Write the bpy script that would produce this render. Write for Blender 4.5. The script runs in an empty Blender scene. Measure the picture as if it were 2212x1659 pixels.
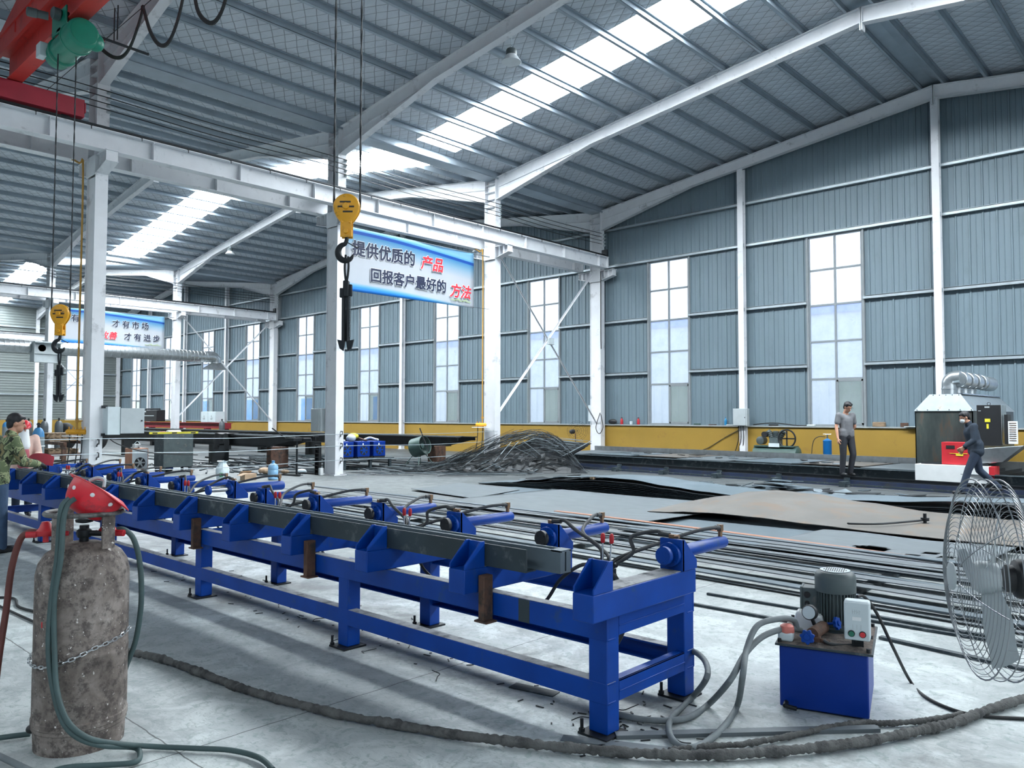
import bpy, math, random
from mathutils import Vector, Matrix
SC = bpy.context.scene
COL = SC.collection
RN = random.Random(11)
PI = math.pi
sin, cos = math.sin, math.cos

# ------------------------------------------------------------------ camera, world, exposure
YAW, PITCH, ROLL, CAM_H = 0.7492, 0.0415, 0.0013, 1.6052
fw = Vector((-sin(YAW)*cos(PITCH), cos(YAW)*cos(PITCH), sin(PITCH)))
rt = Vector((cos(YAW), sin(YAW), 0)); up = rt.cross(fw)
r2 = rt*cos(ROLL)+up*sin(ROLL); u2 = -rt*sin(ROLL)+up*cos(ROLL)
cam = bpy.data.objects.new('camera', bpy.data.cameras.new('camera'))
COL.objects.link(cam); SC.camera = cam
cam.data.sensor_width = 36.0; cam.data.lens = 36.0*1688.12/2212.0
cam.data.clip_start = 0.05; cam.data.clip_end = 500
cam.matrix_world = Matrix(((r2.x, u2.x, -fw.x, 0), (r2.y, u2.y, -fw.y, 0), (r2.z, u2.z, -fw.z, CAM_H), (0, 0, 0, 1)))

SC.view_settings.view_transform = 'Standard'; SC.view_settings.look = 'None'
SC.view_settings.gamma = 1.0; SC.view_settings.use_curve_mapping = False
SC.view_settings.exposure = 0.42
SKY_STRENGTH = 2.3          # overcast daylight outside
SKYLIGHT = 44.0             # daylight let through the translucent roof strips
W = bpy.data.worlds.new('overcast_sky'); SC.world = W; W.use_nodes = True
W.node_tree.nodes['Background'].inputs[0].default_value = (0.86, 0.93, 1.0, 1)
W.node_tree.nodes['Background'].inputs[1].default_value = SKY_STRENGTH
try:
    SC.cycles.max_bounces = 8; SC.cycles.diffuse_bounces = 4; SC.cycles.transparent_max_bounces = 16
    SC.cycles.sample_clamp_indirect = 4.0
    SC.cycles.caustics_reflective = False; SC.cycles.caustics_refractive = False
except Exception:
    pass

# ------------------------------------------------------------------ dimensions of the hall
A = -18.175                 # column row carrying the crane runway
YW = 24.762                 # long window wall
BAY = 6.186
VALLEY, SLOPE = 9.55, 0.13  # rafter top
def rtop(x):                # rafter top height at x
    d = (x-A) % 24.0
    return VALLEY+SLOPE*min(d, 24.0-d)

# ------------------------------------------------------------------ materials
def lin(h):
    h = h.lstrip('#'); c = [int(h[i:i+2], 16)/255 for i in (0, 2, 4)]
    return tuple(x/12.92 if x <= .04045 else ((x+.055)/1.055)**2.4 for x in c)
class N:
    """small node tree writer"""
    def __init__(s, name):
        s.m = bpy.data.materials.new(name); s.m.use_nodes = True
        s.t = s.m.node_tree; s.b = s.t.nodes['Principled BSDF']; s.out = s.t.nodes['Material Output']
    def n(s, ty, **k):
        x = s.t.nodes.new(ty)
        for a, v in k.items(): setattr(x, a, v)
        return x
    def l(s, a, b): s.t.links.new(a, b)
    def co(s, kind='Object', scale=None):
        o = s.n('ShaderNodeTexCoord').outputs[kind]
        if scale:
            mp = s.n('ShaderNodeMapping'); mp.inputs['Scale'].default_value = scale; s.l(o, mp.inputs[0]); o = mp.outputs[0]
        return o
    def noise(s, vec, scale, detail=4, rough=.55, dist=0):
        x = s.n('ShaderNodeTexNoise'); x.inputs['Scale'].default_value = scale
        x.inputs['Detail'].default_value = detail; x.inputs['Roughness'].default_value = rough
        x.inputs['Distortion'].default_value = dist
        s.l(vec, x.inputs['Vector']); return x.outputs['Fac']
    def ramp(s, f, stops):
        x = s.n('ShaderNodeValToRGB'); e = x.color_ramp.elements
        while len(e) < len(stops): e.new(.5)
        for i, (p, c) in enumerate(stops):
            e[i].position = p; e[i].color = (c, c, c, 1) if isinstance(c, (int, float)) else tuple(c)+(1,)
        s.l(f, x.inputs[0]); return x.outputs[0]
    def mix(s, f, a, b, blend='MIX'):
        x = s.n('ShaderNodeMix', data_type='RGBA', blend_type=blend)
        for i, v in ((0, f), (6, a), (7, b)):
            if isinstance(v, (int, float)): x.inputs[i].default_value = v
            elif isinstance(v, tuple): x.inputs[i].default_value = v+(1,) if len(v) == 3 else v
            else: s.l(v, x.inputs[i])
        return x.outputs[2]
    def math(s, op, a, b=None, c=None):
        x = s.n('ShaderNodeMath', operation=op)
        for i, v in enumerate((a, b, c)):
            if v is None: continue
            if isinstance(v, (int, float)): x.inputs[i].default_value = v
            else: s.l(v, x.inputs[i])
        return x.outputs[0]
    def bump(s, h, strength=.3, dist=.01):
        x = s.n('ShaderNodeBump'); x.inputs['Strength'].default_value = strength; x.inputs['Distance'].default_value = dist
        s.l(h, x.inputs['Height']); s.l(x.outputs[0], s.b.inputs['Normal'])
    def base(s, c):
        if isinstance(c, tuple): s.b.inputs['Base Color'].default_value = c+(1,)
        else: s.l(c, s.b.inputs['Base Color'])
    def rm(s, rough, metal=0.0, spec=None):
        if isinstance(rough, (int, float)): s.b.inputs['Roughness'].default_value = rough
        else: s.l(rough, s.b.inputs['Roughness'])
        s.b.inputs['Metallic'].default_value = metal
        if spec is not None: s.b.inputs['Specular IOR Level'].default_value = spec
def mat(name, col, rough=.6, metal=0.0, var=.12, scale=5.0, bump=0.0, dirt=None, spec=None, stretch=None, detail=4):
    """painted / metal / cloth surface with tonal variation; dirt=(colour, amount 0..1, scale)"""
    g = N(name); c = lin(col); v = g.co('Object', stretch)
    f = g.noise(v, scale, detail)
    lo = tuple(max(0, x*(1-var)) for x in c); hi = tuple(min(1, x*(1+var)) for x in c)
    o = g.ramp(f, [(.3, lo), (.7, hi)])
    if dirt:
        f2 = g.noise(v, dirt[2], 6, .65)
        o = g.mix(g.ramp(f2, [(.62-dirt[1]*.4, 0.0), (.72-dirt[1]*.3, 1.0)]), o, lin(dirt[0]))
    g.base(o); g.rm(rough, metal, spec)
    if bump: g.bump(g.noise(v, scale*8, 5), bump, .01)
    return g.m
MT = {}
MT['white'] = mat('white_steel_paint', '#dcdfe3', .5, var=.04, scale=3, dirt=('#b3b6ba', .1, 2.5))
MT['galv'] = mat('galvanised_purlin', '#a3b0ba', .42, .3, var=.1, scale=2)
MT['girt'] = mat('galvanised_girt', '#a9b4ba', .4, .5, var=.08)
MT['wallsheet'] = mat('blue_grey_wall_sheet', '#6a7c86', .5, var=.05, scale=1.2, stretch=(1, 1, .3), dirt=('#62747d', .1, 2))
MT['endsheet'] = mat('grey_end_wall_sheet', '#767e7d', .5, var=.06, scale=1.5)
MT['yellow'] = mat('yellow_dado_paint', '#987a30', .6, var=.05, scale=1.2, dirt=('#8f7032', .06, 3))
MT['blue'] = mat('blue_machine_paint', '#003d94', .42, var=.16, scale=4, dirt=('#1f4480', .1, 9), spec=.3)
MT['bluedark'] = mat('deep_blue_tank_paint', '#002f86', .4, var=.1, scale=3, spec=.3)
MT['bluetop'] = mat('dusty_bearer_top', '#8d9093', .7, var=.2, scale=12, dirt=('#55585c', .3, 10))
MT['mill'] = mat('dark_mill_steel', '#2e3a40', .55, .1, var=.2, scale=3, dirt=('#5a6265', .2, 7))
MT['plate'] = mat('grey_steel_plate', '#636b70', .55, .2, var=.14, scale=1.6, stretch=(1, 2.2, 1), dirt=('#5c6466', .22, 1.8))
MT['plate2'] = mat('brownish_steel_plate', '#676460', .55, .25, var=.16, scale=1.3, dirt=('#6f6256', .25, 2.2))
MT['plateblue'] = mat('bluish_steel_plate', '#5b6870', .5, .2, var=.14, scale=1.5, dirt=('#55636b', .25, 2.0))
MT['scrap'] = mat('dark_scrap_steel', '#23272a', .5, .4, var=.3, scale=3)
MT['scrap2'] = mat('pale_scrap_steel', '#7f8a90', .45, .5, var=.25, scale=4)
MT['rust'] = mat('rusty_brown_steel', '#5a4236', .8, .1, var=.35, scale=9, bump=.3, dirt=('#33302e', .3, 7))
MT['rustpipe'] = mat('rusty_pipe', '#7c523f', .75, .1, var=.25, scale=8)
MT['black'] = mat('black_plastic', '#1b1d20', .5, var=.2)
MT['rubber'] = mat('black_rubber_hose', '#33373a', .65, var=.2, scale=10)
MT['greyhose'] = mat('grey_dusty_hose', '#6f777a', .7, var=.15, scale=12)
MT['greenhose'] = mat('dark_green_hose', '#3b4f50', .6, var=.15, scale=10)
MT['redhose'] = mat('red_brown_hose', '#5b302b', .65, var=.15, scale=10)
MT['wrap'] = mat('dusty_wrapped_cloth', '#5b5c5b', .9, var=.3, scale=14, bump=.6, dirt=('#3c3d3e', .3, 9))
MT['red'] = mat('red_paint', '#b3222c', .5, var=.1)
MT['helmet'] = mat('red_hard_hat_plastic', '#cb2230', .38, var=.06, dirt=('#9c2430', .12, 14))
MT['craneRed'] = mat('red_crane_paint', '#c43a34', .5, var=.1, scale=2, dirt=('#a83430', .15, 3))
MT['carriage'] = mat('dark_red_crane_paint', '#a02436', .5, var=.1, scale=2)
MT['green'] = mat('green_hoist_paint', '#0f7a63', .35, var=.12, scale=4)
MT['dkgreen'] = mat('dull_green_paint', '#3c5450', .5, var=.15, scale=5)
MT['hookyellow'] = mat('yellow_hook_paint', '#e0a01c', .4, var=.08, scale=5, dirt=('#8f6a2a', .14, 16))
MT['iron'] = mat('dark_forged_iron', '#24282c', .5, .5, var=.2)
MT['chrome'] = mat('chrome', '#c9ccd0', .22, 1.0, var=.05)
MT['duct'] = mat('galvanised_duct', '#b9bfc2', .3, .9, var=.14, scale=6)
MT['brass'] = mat('brass_fitting', '#8a6f58', .4, .7, var=.15)
MT['motor'] = mat('grey_green_motor_paint', '#4a5658', .5, var=.15, scale=6, dirt=('#6d6a66', .12, 8))
MT['dust'] = mat('gritty_brown_dust', '#6b625c', .95, var=.35, scale=22, bump=.8, dirt=('#4a4543', .35, 18))
MT['boxgrey'] = mat('pale_grey_enclosure', '#c3cfd3', .5, var=.05, scale=5)
MT['cabinet'] = mat('grey_cabinet_paint', '#a9b2b5', .5, var=.06, scale=4)
MT['wood'] = mat('weathered_wood', '#8a7660', .8, var=.25, scale=6, stretch=(1, 8, 8))
MT['card'] = mat('cardboard', '#b39a80', .85, var=.1)
MT['skin'] = mat('skin', '#b98a72', .55, var=.06, scale=20)
MT['hair'] = mat('black_hair', '#17171b', .55, var=.3, scale=40)
MT['tyre'] = mat('black_tyre', '#1e2022', .8, var=.2)
MT['orange'] = mat('faded_orange_paint', '#a8745a', .6, var=.12, scale=6)
MT['whiteplastic'] = mat('white_plastic', '#dfe3e4', .5, var=.05)
MT['ledge'] = mat('concrete_ledge', '#9ba0a0', .8, var=.12, scale=8)
MT['cable'] = mat('black_cable', '#1d2022', .6, var=.2)
MT['gaspipe'] = mat('ochre_gas_pipe', '#b5893c', .55, var=.1)
MT['chain'] = mat('zinc_chain', '#cfd3d6', .3, .9, var=.05)
MT['drywhite'] = mat('white_powder_coat', '#d5dadb', .5, var=.05)
MT['magenta'] = mat('rust_red_rail', '#7d2029', .55, var=.15)
MT['levelyellow'] = mat('yellow_level_paint', '#d9cf3a', .5, var=.06)
MT['winframe'] = mat('grey_window_frame', '#7f868a', .5, .0, var=.05)
MT['fanwire'] = mat('dull_fan_wire', '#8e9397', .35, .7, var=.1)
MT['lampglass'] = mat('frosted_lamp_shade', '#cfd6da', .35, var=.05)

def m_floor():
    g = N('painted_concrete_floor'); v = g.co('Object')
    f1 = g.noise(v, .55, 5, .6); f2 = g.noise(v, 3.2, 8, .7, .8); f3 = g.noise(v, 16, 6, .65, 1.2)
    c = g.ramp(f1, [(.3, lin('#a3abac')), (.7, lin('#bcc4c5'))])
    c = g.mix(g.ramp(f2, [(.44, 0.0), (.58, .75)]), c, lin('#d3dbda'))
    c = g.mix(g.ramp(f3, [(.54, 0.0), (.62, .6)]), c, lin('#8b9c9a'))
    # trowel scratches
    mp = g.n('ShaderNodeMapping'); mp.inputs['Rotation'].default_value = (0, 0, .5); mp.inputs['Scale'].default_value = (4, 26, 1); g.l(v, mp.inputs[0])
    f4 = g.noise(mp.outputs[0], 2.2, 6, .75, 2.5)
    c = g.mix(g.ramp(f4, [(.56, 0.0), (.64, .7)]), c, lin('#7f8b89'))
    # grimy patches of steel dust, and a floor zone darkened against the skylight
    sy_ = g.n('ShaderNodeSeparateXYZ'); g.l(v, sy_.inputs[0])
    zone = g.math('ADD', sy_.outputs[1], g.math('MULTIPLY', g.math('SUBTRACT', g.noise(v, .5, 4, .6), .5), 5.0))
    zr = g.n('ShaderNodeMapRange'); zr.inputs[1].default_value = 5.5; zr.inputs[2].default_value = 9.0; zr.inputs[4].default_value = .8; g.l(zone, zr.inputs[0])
    c = g.mix(zr.outputs[0], c, lin('#4d5153'))      # ground-in mill scale where plates are dragged, darkened further to offset the skylight
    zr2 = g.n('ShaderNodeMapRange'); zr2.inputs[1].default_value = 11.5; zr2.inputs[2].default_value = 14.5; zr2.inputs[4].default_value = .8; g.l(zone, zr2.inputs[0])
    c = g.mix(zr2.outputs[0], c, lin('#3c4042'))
    f5 = g.noise(v, .32, 4, .6, .5)
    c = g.mix(g.ramp(f5, [(.52, 0.0), (.66, .6)]), c, lin('#727777'))
    band = g.n('ShaderNodeMapRange'); band.inputs[1].default_value = 1.15; band.inputs[2].default_value = .35; g.l(g.math('ABSOLUTE', g.math('SUBTRACT', sy_.outputs[1], 3.75)), band.inputs[0])
    c = g.mix(g.math('MULTIPLY', band.outputs[0], g.ramp(g.noise(v, 1.3, 6, .7, .6), [(.42, 0.0), (.62, .75)])), c, lin('#6a6c6b'))     # oil and swarf trodden in along the bench
    # saw-cut joints every 4.4 m, running both ways
    sx = g.n('ShaderNodeSeparateXYZ'); g.l(v, sx.inputs[0])
    def joint(ch, off, per):
        w = g.math('ADD', sx.outputs[ch], g.math('MULTIPLY', g.math('SUBTRACT', g.noise(v, 9, 3), .5), .02))
        fr = g.math('FRACT', g.math('DIVIDE', g.math('ADD', w, off), per))
        return g.math('LESS_THAN', g.math('ABSOLUTE', g.math('SUBTRACT', fr, .5)), .004/per)
    j = g.math('MAXIMUM', joint(1, 0.45, 4.3), joint(0, 1.6, 4.3))
    c = g.mix(g.math('MULTIPLY', j, .85), c, lin('#4a4c4c'))
    g.base(c); g.rm(g.ramp(f2, [(.3, .62), (.7, .45)]), 0, .35)
    g.bump(g.math('ADD', f3, g.math('MULTIPLY', f4, .6)), .12, .006)
    return g.m
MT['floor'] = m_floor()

def m_roof():
    g = N('foil_roof_insulation_under_wire_net'); v = g.co('Object')
    sx = g.n('ShaderNodeSeparateXYZ'); g.l(v, sx.inputs[0])
    X, Y = sx.outputs[0], sx.outputs[1]
    def net(sgn):
        u = g.math('ADD', X, g.math('MULTIPLY', Y, sgn*1.35))
        u = g.math('ADD', u, g.math('MULTIPLY', g.math('SUBTRACT', g.noise(v, 1.5, 2), .5), .12))
        fr = g.math('FRACT', g.math('DIVIDE', u, .42))
        return g.math('ABSOLUTE', g.math('SUBTRACT', fr, .5))
    a, b = net(1), net(-1)
    m = g.math('MINIMUM', a, b)
    line = g.ramp(m, [(0.0, 1.0), (.02, .9), (.05, 0.0)])
    f = g.noise(v, 1.1, 4, .6)
    c = g.ramp(f, [(.3, lin('#bcc4cc')), (.7, lin('#d0d7de'))])
    c = g.mix(g.math('MULTIPLY', line, .8), c, lin('#5f6870'))
    g.base(c); g.rm(.42, .08)
    puff = g.math('ADD', g.math('MULTIPLY', g.ramp(m, [(0.0, 0.0), (.4, 1.0)]), .7), g.math('MULTIPLY', g.noise(v, 2.8, 4, .6), 1.6))
    g.bump(puff, .4, .04)
    return g.m
MT['roof'] = m_roof()

def m_emit(name, col, s):
    g = N(name); e = g.n('ShaderNodeEmission'); e.inputs[0].default_value = col+(1,); e.inputs[1].default_value = s
    g.l(e.outputs[0], g.out.inputs[0]); return g.m
MT['skylight'] = m_emit('daylit_translucent_roof_sheet', (.90, .96, 1.0), SKYLIGHT)
MT['skylight_fill'] = m_emit('dim_fill_roof_sheet', (.90, .95, 1.0), SKYLIGHT*.22)  # unseen strip behind the camera, added as weak fill light

def m_glass(name, tint, clear):
    """window pane: partly clear, partly dusty white"""
    g = N(name); v = g.co('Object')
    tr = g.n('ShaderNodeBsdfTransparent'); tr.inputs[0].default_value = tint+(1,)
    tl = g.n('ShaderNodeBsdfTranslucent'); tl.inputs[0].default_value = (.8, .84, .9, 1)
    mx = g.n('ShaderNodeMixShader'); g.l(g.ramp(g.noise(v, 1.4, 4, .6), [(.3, 1-clear-.08), (.7, 1-clear+.08)]), mx.inputs[0])
    g.l(tr.outputs[0], mx.inputs[1]); g.l(tl.outputs[0], mx.inputs[2])
    gl = g.n('ShaderNodeBsdfGlossy'); gl.inputs['Roughness'].default_value = .12
    m2 = g.n('ShaderNodeMixShader'); m2.inputs[0].default_value = .05
    g.l(mx.outputs[0], m2.inputs[1]); g.l(gl.outputs[0], m2.inputs[2]); g.l(m2.outputs[0], g.out.inputs[0])
    return g.m
MT['pane'] = m_glass('dusty_window_glass', (.86, .9, .96), .66)
MT['sash'] = m_glass('clear_sash_glass', (.62, .66, .62), .88)
MT['bright'] = m_glass('clean_window_glass', (.95, .97, 1.0), .9)

def m_clear(name, col, rough=.08):
    g = N(name); g.base(lin(col)); g.rm(rough)
    g.b.inputs['Transmission Weight'].default_value = .75; g.b.inputs['IOR'].default_value = 1.2
    return g.m
MT['bottle'] = mat('blue_water_bottle_plastic', '#86b4d8', .15, var=.08, scale=6)
MT['film'] = mat('thin_white_plastic_bag', '#d5e3ea', .35, var=.08)

def m_tank():
    g = N('weathered_gas_cylinder'); v = g.co('Object')
    f = g.noise(v, 4.2, 7, .7, .4); f2 = g.noise(v, 17, 7, .75); f3 = g.noise(v, 44, 3, .6)
    c = g.ramp(f, [(.32, lin('#4a433f')), (.48, lin('#766d67')), (.62, lin('#8f8781')), (.75, lin('#b1aaa4'))])
    c = g.mix(g.ramp(f2, [(.48, 0.0), (.6, .8)]), c, lin('#3f3937'))
    c = g.mix(g.ramp(f3, [(.66, 0.0), (.70, .9)]), c, lin('#d5d2cc'))
    g.base(c); g.rm(.78, .1); g.bump(f2, .25, .006); return g.m
MT['tank'] = m_tank()

def m_camo():
    g = N('camouflage_cloth'); v = g.co('Object')
    f = g.noise(v, 9, 3, .5, .8); f2 = g.noise(v, 13, 3, .5, .6)
    x = g.n('ShaderNodeValToRGB'); x.color_ramp.interpolation = 'CONSTANT'; e = x.color_ramp.elements
    for i in range(2): e.new(.5)
    for i, (p, c) in enumerate([(0, '#5d6a4c'), (.44, '#8f9872'), (.53, '#3a4434'), (.6, '#77704f')]):
        e[i].position = p; e[i].color = lin(c)+(1,)
    g.l(f, x.inputs[0])
    g.base(g.mix(g.ramp(f2, [(.6, 0.0), (.605, 1.0)]), x.outputs[0], lin('#22271f'))); g.rm(.85); return g.m
MT['camo'] = m_camo()

def m_hood():
    g = N('heat_stained_steel'); v = g.co('Object', (1, 1, .22))
    f = g.noise(v, 4.5, 5, .6); f2 = g.noise(v, 9, 5, .65)
    c = g.ramp(f, [(.3, lin('#30383a')), (.6, lin('#4b5451')), (.75, lin('#6d6862'))])
    c = g.mix(g.ramp(f2, [(.55, 0.0), (.7, .6)]), c, lin('#5c4433'))
    g.base(c); g.rm(.45, .4); return g.m
MT['hood'] = m_hood()

def m_banner():
    """printed cloth: sky-blue bands fading to pale grey (design printed on the banner)"""
    g = N('printed_banner_cloth'); v = g.co('Generated')
    sx = g.n('ShaderNodeSeparateXYZ'); g.l(v, sx.inputs[0])
    yy, zz = sx.outputs[1], sx.outputs[2]
    arc = g.math('ADD', zz, g.math('MULTIPLY', g.math('POWER', yy, 2.0), .14))
    c = g.ramp(arc, [(0.0, lin('#0f62b8')), (.07, lin('#1f7fd0')), (.10, lin('#5d9bc0')), (.14, lin('#a6adb5')),
                     (.62, lin('#a9aeb5')), (.80, lin('#779eb7')), (.905, lin('#4388b8')), (.91, lin('#0d4fa8')), (.955, lin('#0d4fa8')), (.96, lin('#58a9e2')), (1.0, lin('#8cc6ea'))])
    g.base(c); g.rm(.6); return g.m
MT['banner'] = m_banner()

# ------------------------------------------------------------------ mesh building
class M:
    def __init__(s): s.v = []; s.f = []; s.T = None
    def add(s, vs, fs):
        n = len(s.v)
        if s.T is not None: vs = [s.T @ Vector(p) for p in vs]
        s.v += [tuple(p) for p in vs]; s.f += [tuple(n+i for i in q) for q in fs]; return s
    def box(s, x0, y0, z0, x1, y1, z1):
        x0, x1 = min(x0, x1), max(x0, x1); y0, y1 = min(y0, y1), max(y0, y1); z0, z1 = min(z0, z1), max(z0, z1)
        return s.add([(x0, y0, z0), (x1, y0, z0), (x1, y1, z0), (x0, y1, z0), (x0, y0, z1), (x1, y0, z1), (x1, y1, z1), (x0, y1, z1)],
                     [(0, 3, 2, 1), (4, 5, 6, 7), (0, 1, 5, 4), (1, 2, 6, 5), (2, 3, 7, 6), (3, 0, 4, 7)])
    def ob(s, c, X, Y, Z):
        c, X, Y, Z = map(Vector, (c, X, Y, Z))
        P = [c+a*X+b*Y+d*Z for d in (-1, 1) for a, b in ((-1, -1), (1, -1), (1, 1), (-1, 1))]
        return s.add(P, [(0, 3, 2, 1), (4, 5, 6, 7), (0, 1, 5, 4), (1, 2, 6, 5), (2, 3, 7, 6), (3, 0, 4, 7)])
    def bar(s, p, q, w, h, upv=(0, 0, 1)):
        p, q = Vector(p), Vector(q); d = (q-p).normalized(); uv = Vector(upv)
        if abs(d.dot(uv)) > .98: uv = Vector((1, 0, 0))
        x = d.cross(uv).normalized(); z = x.cross(d)
        return s.ob((p+q)/2, d*((q-p).length/2), x*(w/2), z*(h/2))
    def tube(s, pts, r, n=8, smooth=0, closed=False):
        P = [Vector(p) for p in pts]
        if smooth: P = spline(P, smooth, closed)
        k = len(P); rr = r if isinstance(r, (list, tuple)) else [r]*k
        if len(rr) != k: rr = [rr[min(len(rr)-1, int(i*len(rr)/k))] for i in range(k)]
        def tan(i):
            if closed: return (P[(i+1) % k]-P[i-1]).normalized()
            return (P[min(i+1, k-1)]-P[max(i-1, 0)]).normalized()
        t = tan(0); a = t.orthogonal().normalized(); V = []; F = []
        for i in range(k):
            t2 = tan(i); ax = t.cross(t2)
            if ax.length > 1e-7: a = Matrix.Rotation(t.angle(t2), 3, ax.normalized()) @ a
            t = t2; a = (a-t*a.dot(t)).normalized(); b = t.cross(a)
            V += [P[i]+(a*cos(2*PI*j/n)+b*sin(2*PI*j/n))*rr[i] for j in range(n)]
        for i in range(k if closed else k-1):
            o, e = i*n, ((i+1) % k)*n
            F += [(o+j, o+(j+1) % n, e+(j+1) % n, e+j) for j in range(n)]
        if not closed: F += [tuple(range(n-1, -1, -1)), tuple((k-1)*n+j for j in range(n))]
        return s.add(V, F)
    def cyl(s, p, q, r, r1=None, n=16):
        return s.tube([p, q], [r, r if r1 is None else r1], n)
    def lathe(s, prof, c=(0, 0, 0), axis=(0, 0, 1), n=24, arc=None):
        c = Vector(c); ax = Vector(axis).normalized(); a = ax.orthogonal().normalized()
        if abs(ax.z) > .99: a = Vector((1, 0, 0))
        b = ax.cross(a); V = []; F = []; k = len(prof)
        for (r, t) in prof:
            V += [c+ax*t+(a*cos(2*PI*j/n)+b*sin(2*PI*j/n))*max(r, 1e-4) for j in range(n)]
        for i in range(k-1):
            F += [(i*n+j, i*n+(j+1) % n, (i+1)*n+(j+1) % n, (i+1)*n+j) for j in range(n)]
        F += [tuple(range(n-1, -1, -1)), tuple((k-1)*n+j for j in range(n))]
        return s.add(V, F)
    def prism(s, poly, ax, a, b):
        def P(u, v, w): return {'x': (w, u, v), 'y': (u, w, v), 'z': (u, v, w)}[ax]
        n = len(poly); V = [P(u, v, a) for u, v in poly]+[P(u, v, b) for u, v in poly]
        F = [tuple(range(n-1, -1, -1)), tuple(range(n, 2*n))]+[(i, (i+1) % n, n+(i+1) % n, n+i) for i in range(n)]
        return s.add(V, F)
    def ell(s, c, rx, ry, rz, nu=16, nv=10):
        c = Vector(c); V = []; F = []
        for i in range(nv+1):
            th = PI*i/nv
            V += [c+Vector((rx*sin(th)*cos(2*PI*j/nu), ry*sin(th)*sin(2*PI*j/nu), rz*cos(th))) for j in range(nu)]
        for i in range(nv):
            F += [(i*nu+j, (i+1)*nu+j, (i+1)*nu+(j+1) % nu, i*nu+(j+1) % nu) for j in range(nu)]
        return s.add(V, F)
    def torus(s, c, axis, Rr, r, n=32, m=8):
        c = Vector(c); ax = Vector(axis).normalized(); a = ax.orthogonal().normalized(); b = ax.cross(a)
        return s.tube([c+(a*cos(2*PI*i/n)+b*sin(2*PI*i/n))*Rr for i in range(n)], r, m, 0, True)
    def sheet(s, G, th):
        """grid of points G[i][j] given a thickness downwards"""
        nu, nv = len(G), len(G[0]); V = [Vector(p) for r in G for p in r]; V += [p-Vector((0, 0, th)) for p in V]
        o = nu*nv; F = []
        for i in range(nu-1):
            for j in range(nv-1):
                a, b, c, d = i*nv+j, (i+1)*nv+j, (i+1)*nv+j+1, i*nv+j+1
                F += [(a, b, c, d), (o+d, o+c, o+b, o+a)]
        for i in range(nu-1):
            F += [(i*nv, o+i*nv, o+(i+1)*nv, (i+1)*nv), ((i+1)*nv+nv-1, o+(i+1)*nv+nv-1, o+i*nv+nv-1, i*nv+nv-1)]
        for j in range(nv-1):
            F += [(j+1, o+j+1, o+j, j), ((nu-1)*nv+j, o+(nu-1)*nv+j, o+(nu-1)*nv+j+1, (nu-1)*nv+j+1)]
        return s.add(V, F)
    def build(s, name, m, parent=None, bevel=0, smooth=38, mod=None):
        me = bpy.data.meshes.new(name); vs = [Vector(p) for p in s.v]
        o = bpy.data.objects.new(name, me); COL.objects.link(o)
        if parent is not None:
            o.parent = parent; Mx = Matrix.Identity(4); p = parent
            while p: Mx = p.matrix_basis @ Mx; p = p.parent
            Mi = Mx.inverted(); vs = [Mi @ p for p in vs]
        else:
            lo = [min(p[i] for p in vs) for i in range(3)]; hi = [max(p[i] for p in vs) for i in range(3)]
            c = Vector(((lo[0]+hi[0])/2, (lo[1]+hi[1])/2, lo[2])); vs = [p-c for p in vs]; o.location = c
        me.from_pydata(vs, [], s.f); me.update()
        me.materials.append(MT[m] if isinstance(m, str) else m)
        if smooth:
            me.polygons.foreach_set('use_smooth', [True]*len(me.polygons))
            me.set_sharp_from_angle(angle=math.radians(smooth))
        if bevel:
            b = o.modifiers.new('edge', 'BEVEL'); b.width = bevel; b.segments = 2; b.limit_method = 'ANGLE'; b.angle_limit = .7
        return o
def spline(P, k, closed=False):
    """Catmull-Rom through the points, k steps per span"""
    n = len(P); out = []
    for i in range(n if closed else n-1):
        g = (lambda q: P[q % n]) if closed else (lambda q: P[max(0, min(n-1, q))])
        a, b, c, d = g(i-1), g(i), g(i+1), g(i+2)
        for j in range(k):
            t = j/k
            out.append(.5*((2*b)+(c-a)*t+(2*a-5*b+4*c-d)*t*t+(3*b-a-3*c+d)*t**3))
    if not closed: out.append(P[-1])
    return out
def tag(o, label=None, cat=None, group=None, kind=None):
    if label: o['label'] = label
    if cat: o['category'] = cat
    if group: o['group'] = group
    if kind: o['kind'] = kind
    return o
def T(name, label, cat, loc=(0, 0, 0), rz=0.0, group=None, kind='thing'):
    o = bpy.data.objects.new(name, None); COL.objects.link(o); o.empty_display_size = .1
    o.location = loc; o.rotation_euler = (0, 0, rz); return tag(o, label, cat, group, kind)
def one(mb, name, label, cat, m, group=None, bevel=0, smooth=38):
    return tag(mb.build(name, m, None, bevel, smooth), label, cat, group, 'thing')
KIDS = {}
def dup(root, loc, rz=None, label=None, group=None):
    r = root.copy(); COL.objects.link(r); r.location = loc
    if rz is not None: r.rotation_euler = (0, 0, rz)
    if label: r['label'] = label
    if group: r['group'] = group
    def kids(src, dst):
        for ch in [o for o in bpy.data.objects if o.parent == src]:
            c = ch.copy(); COL.objects.link(c); c.parent = dst; kids(ch, c)
    kids(root, r)
    return r
def local(x, y, z, rz):
    return Matrix.Translation((x, y, z)) @ Matrix.Rotation(rz, 4, 'Z')
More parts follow.
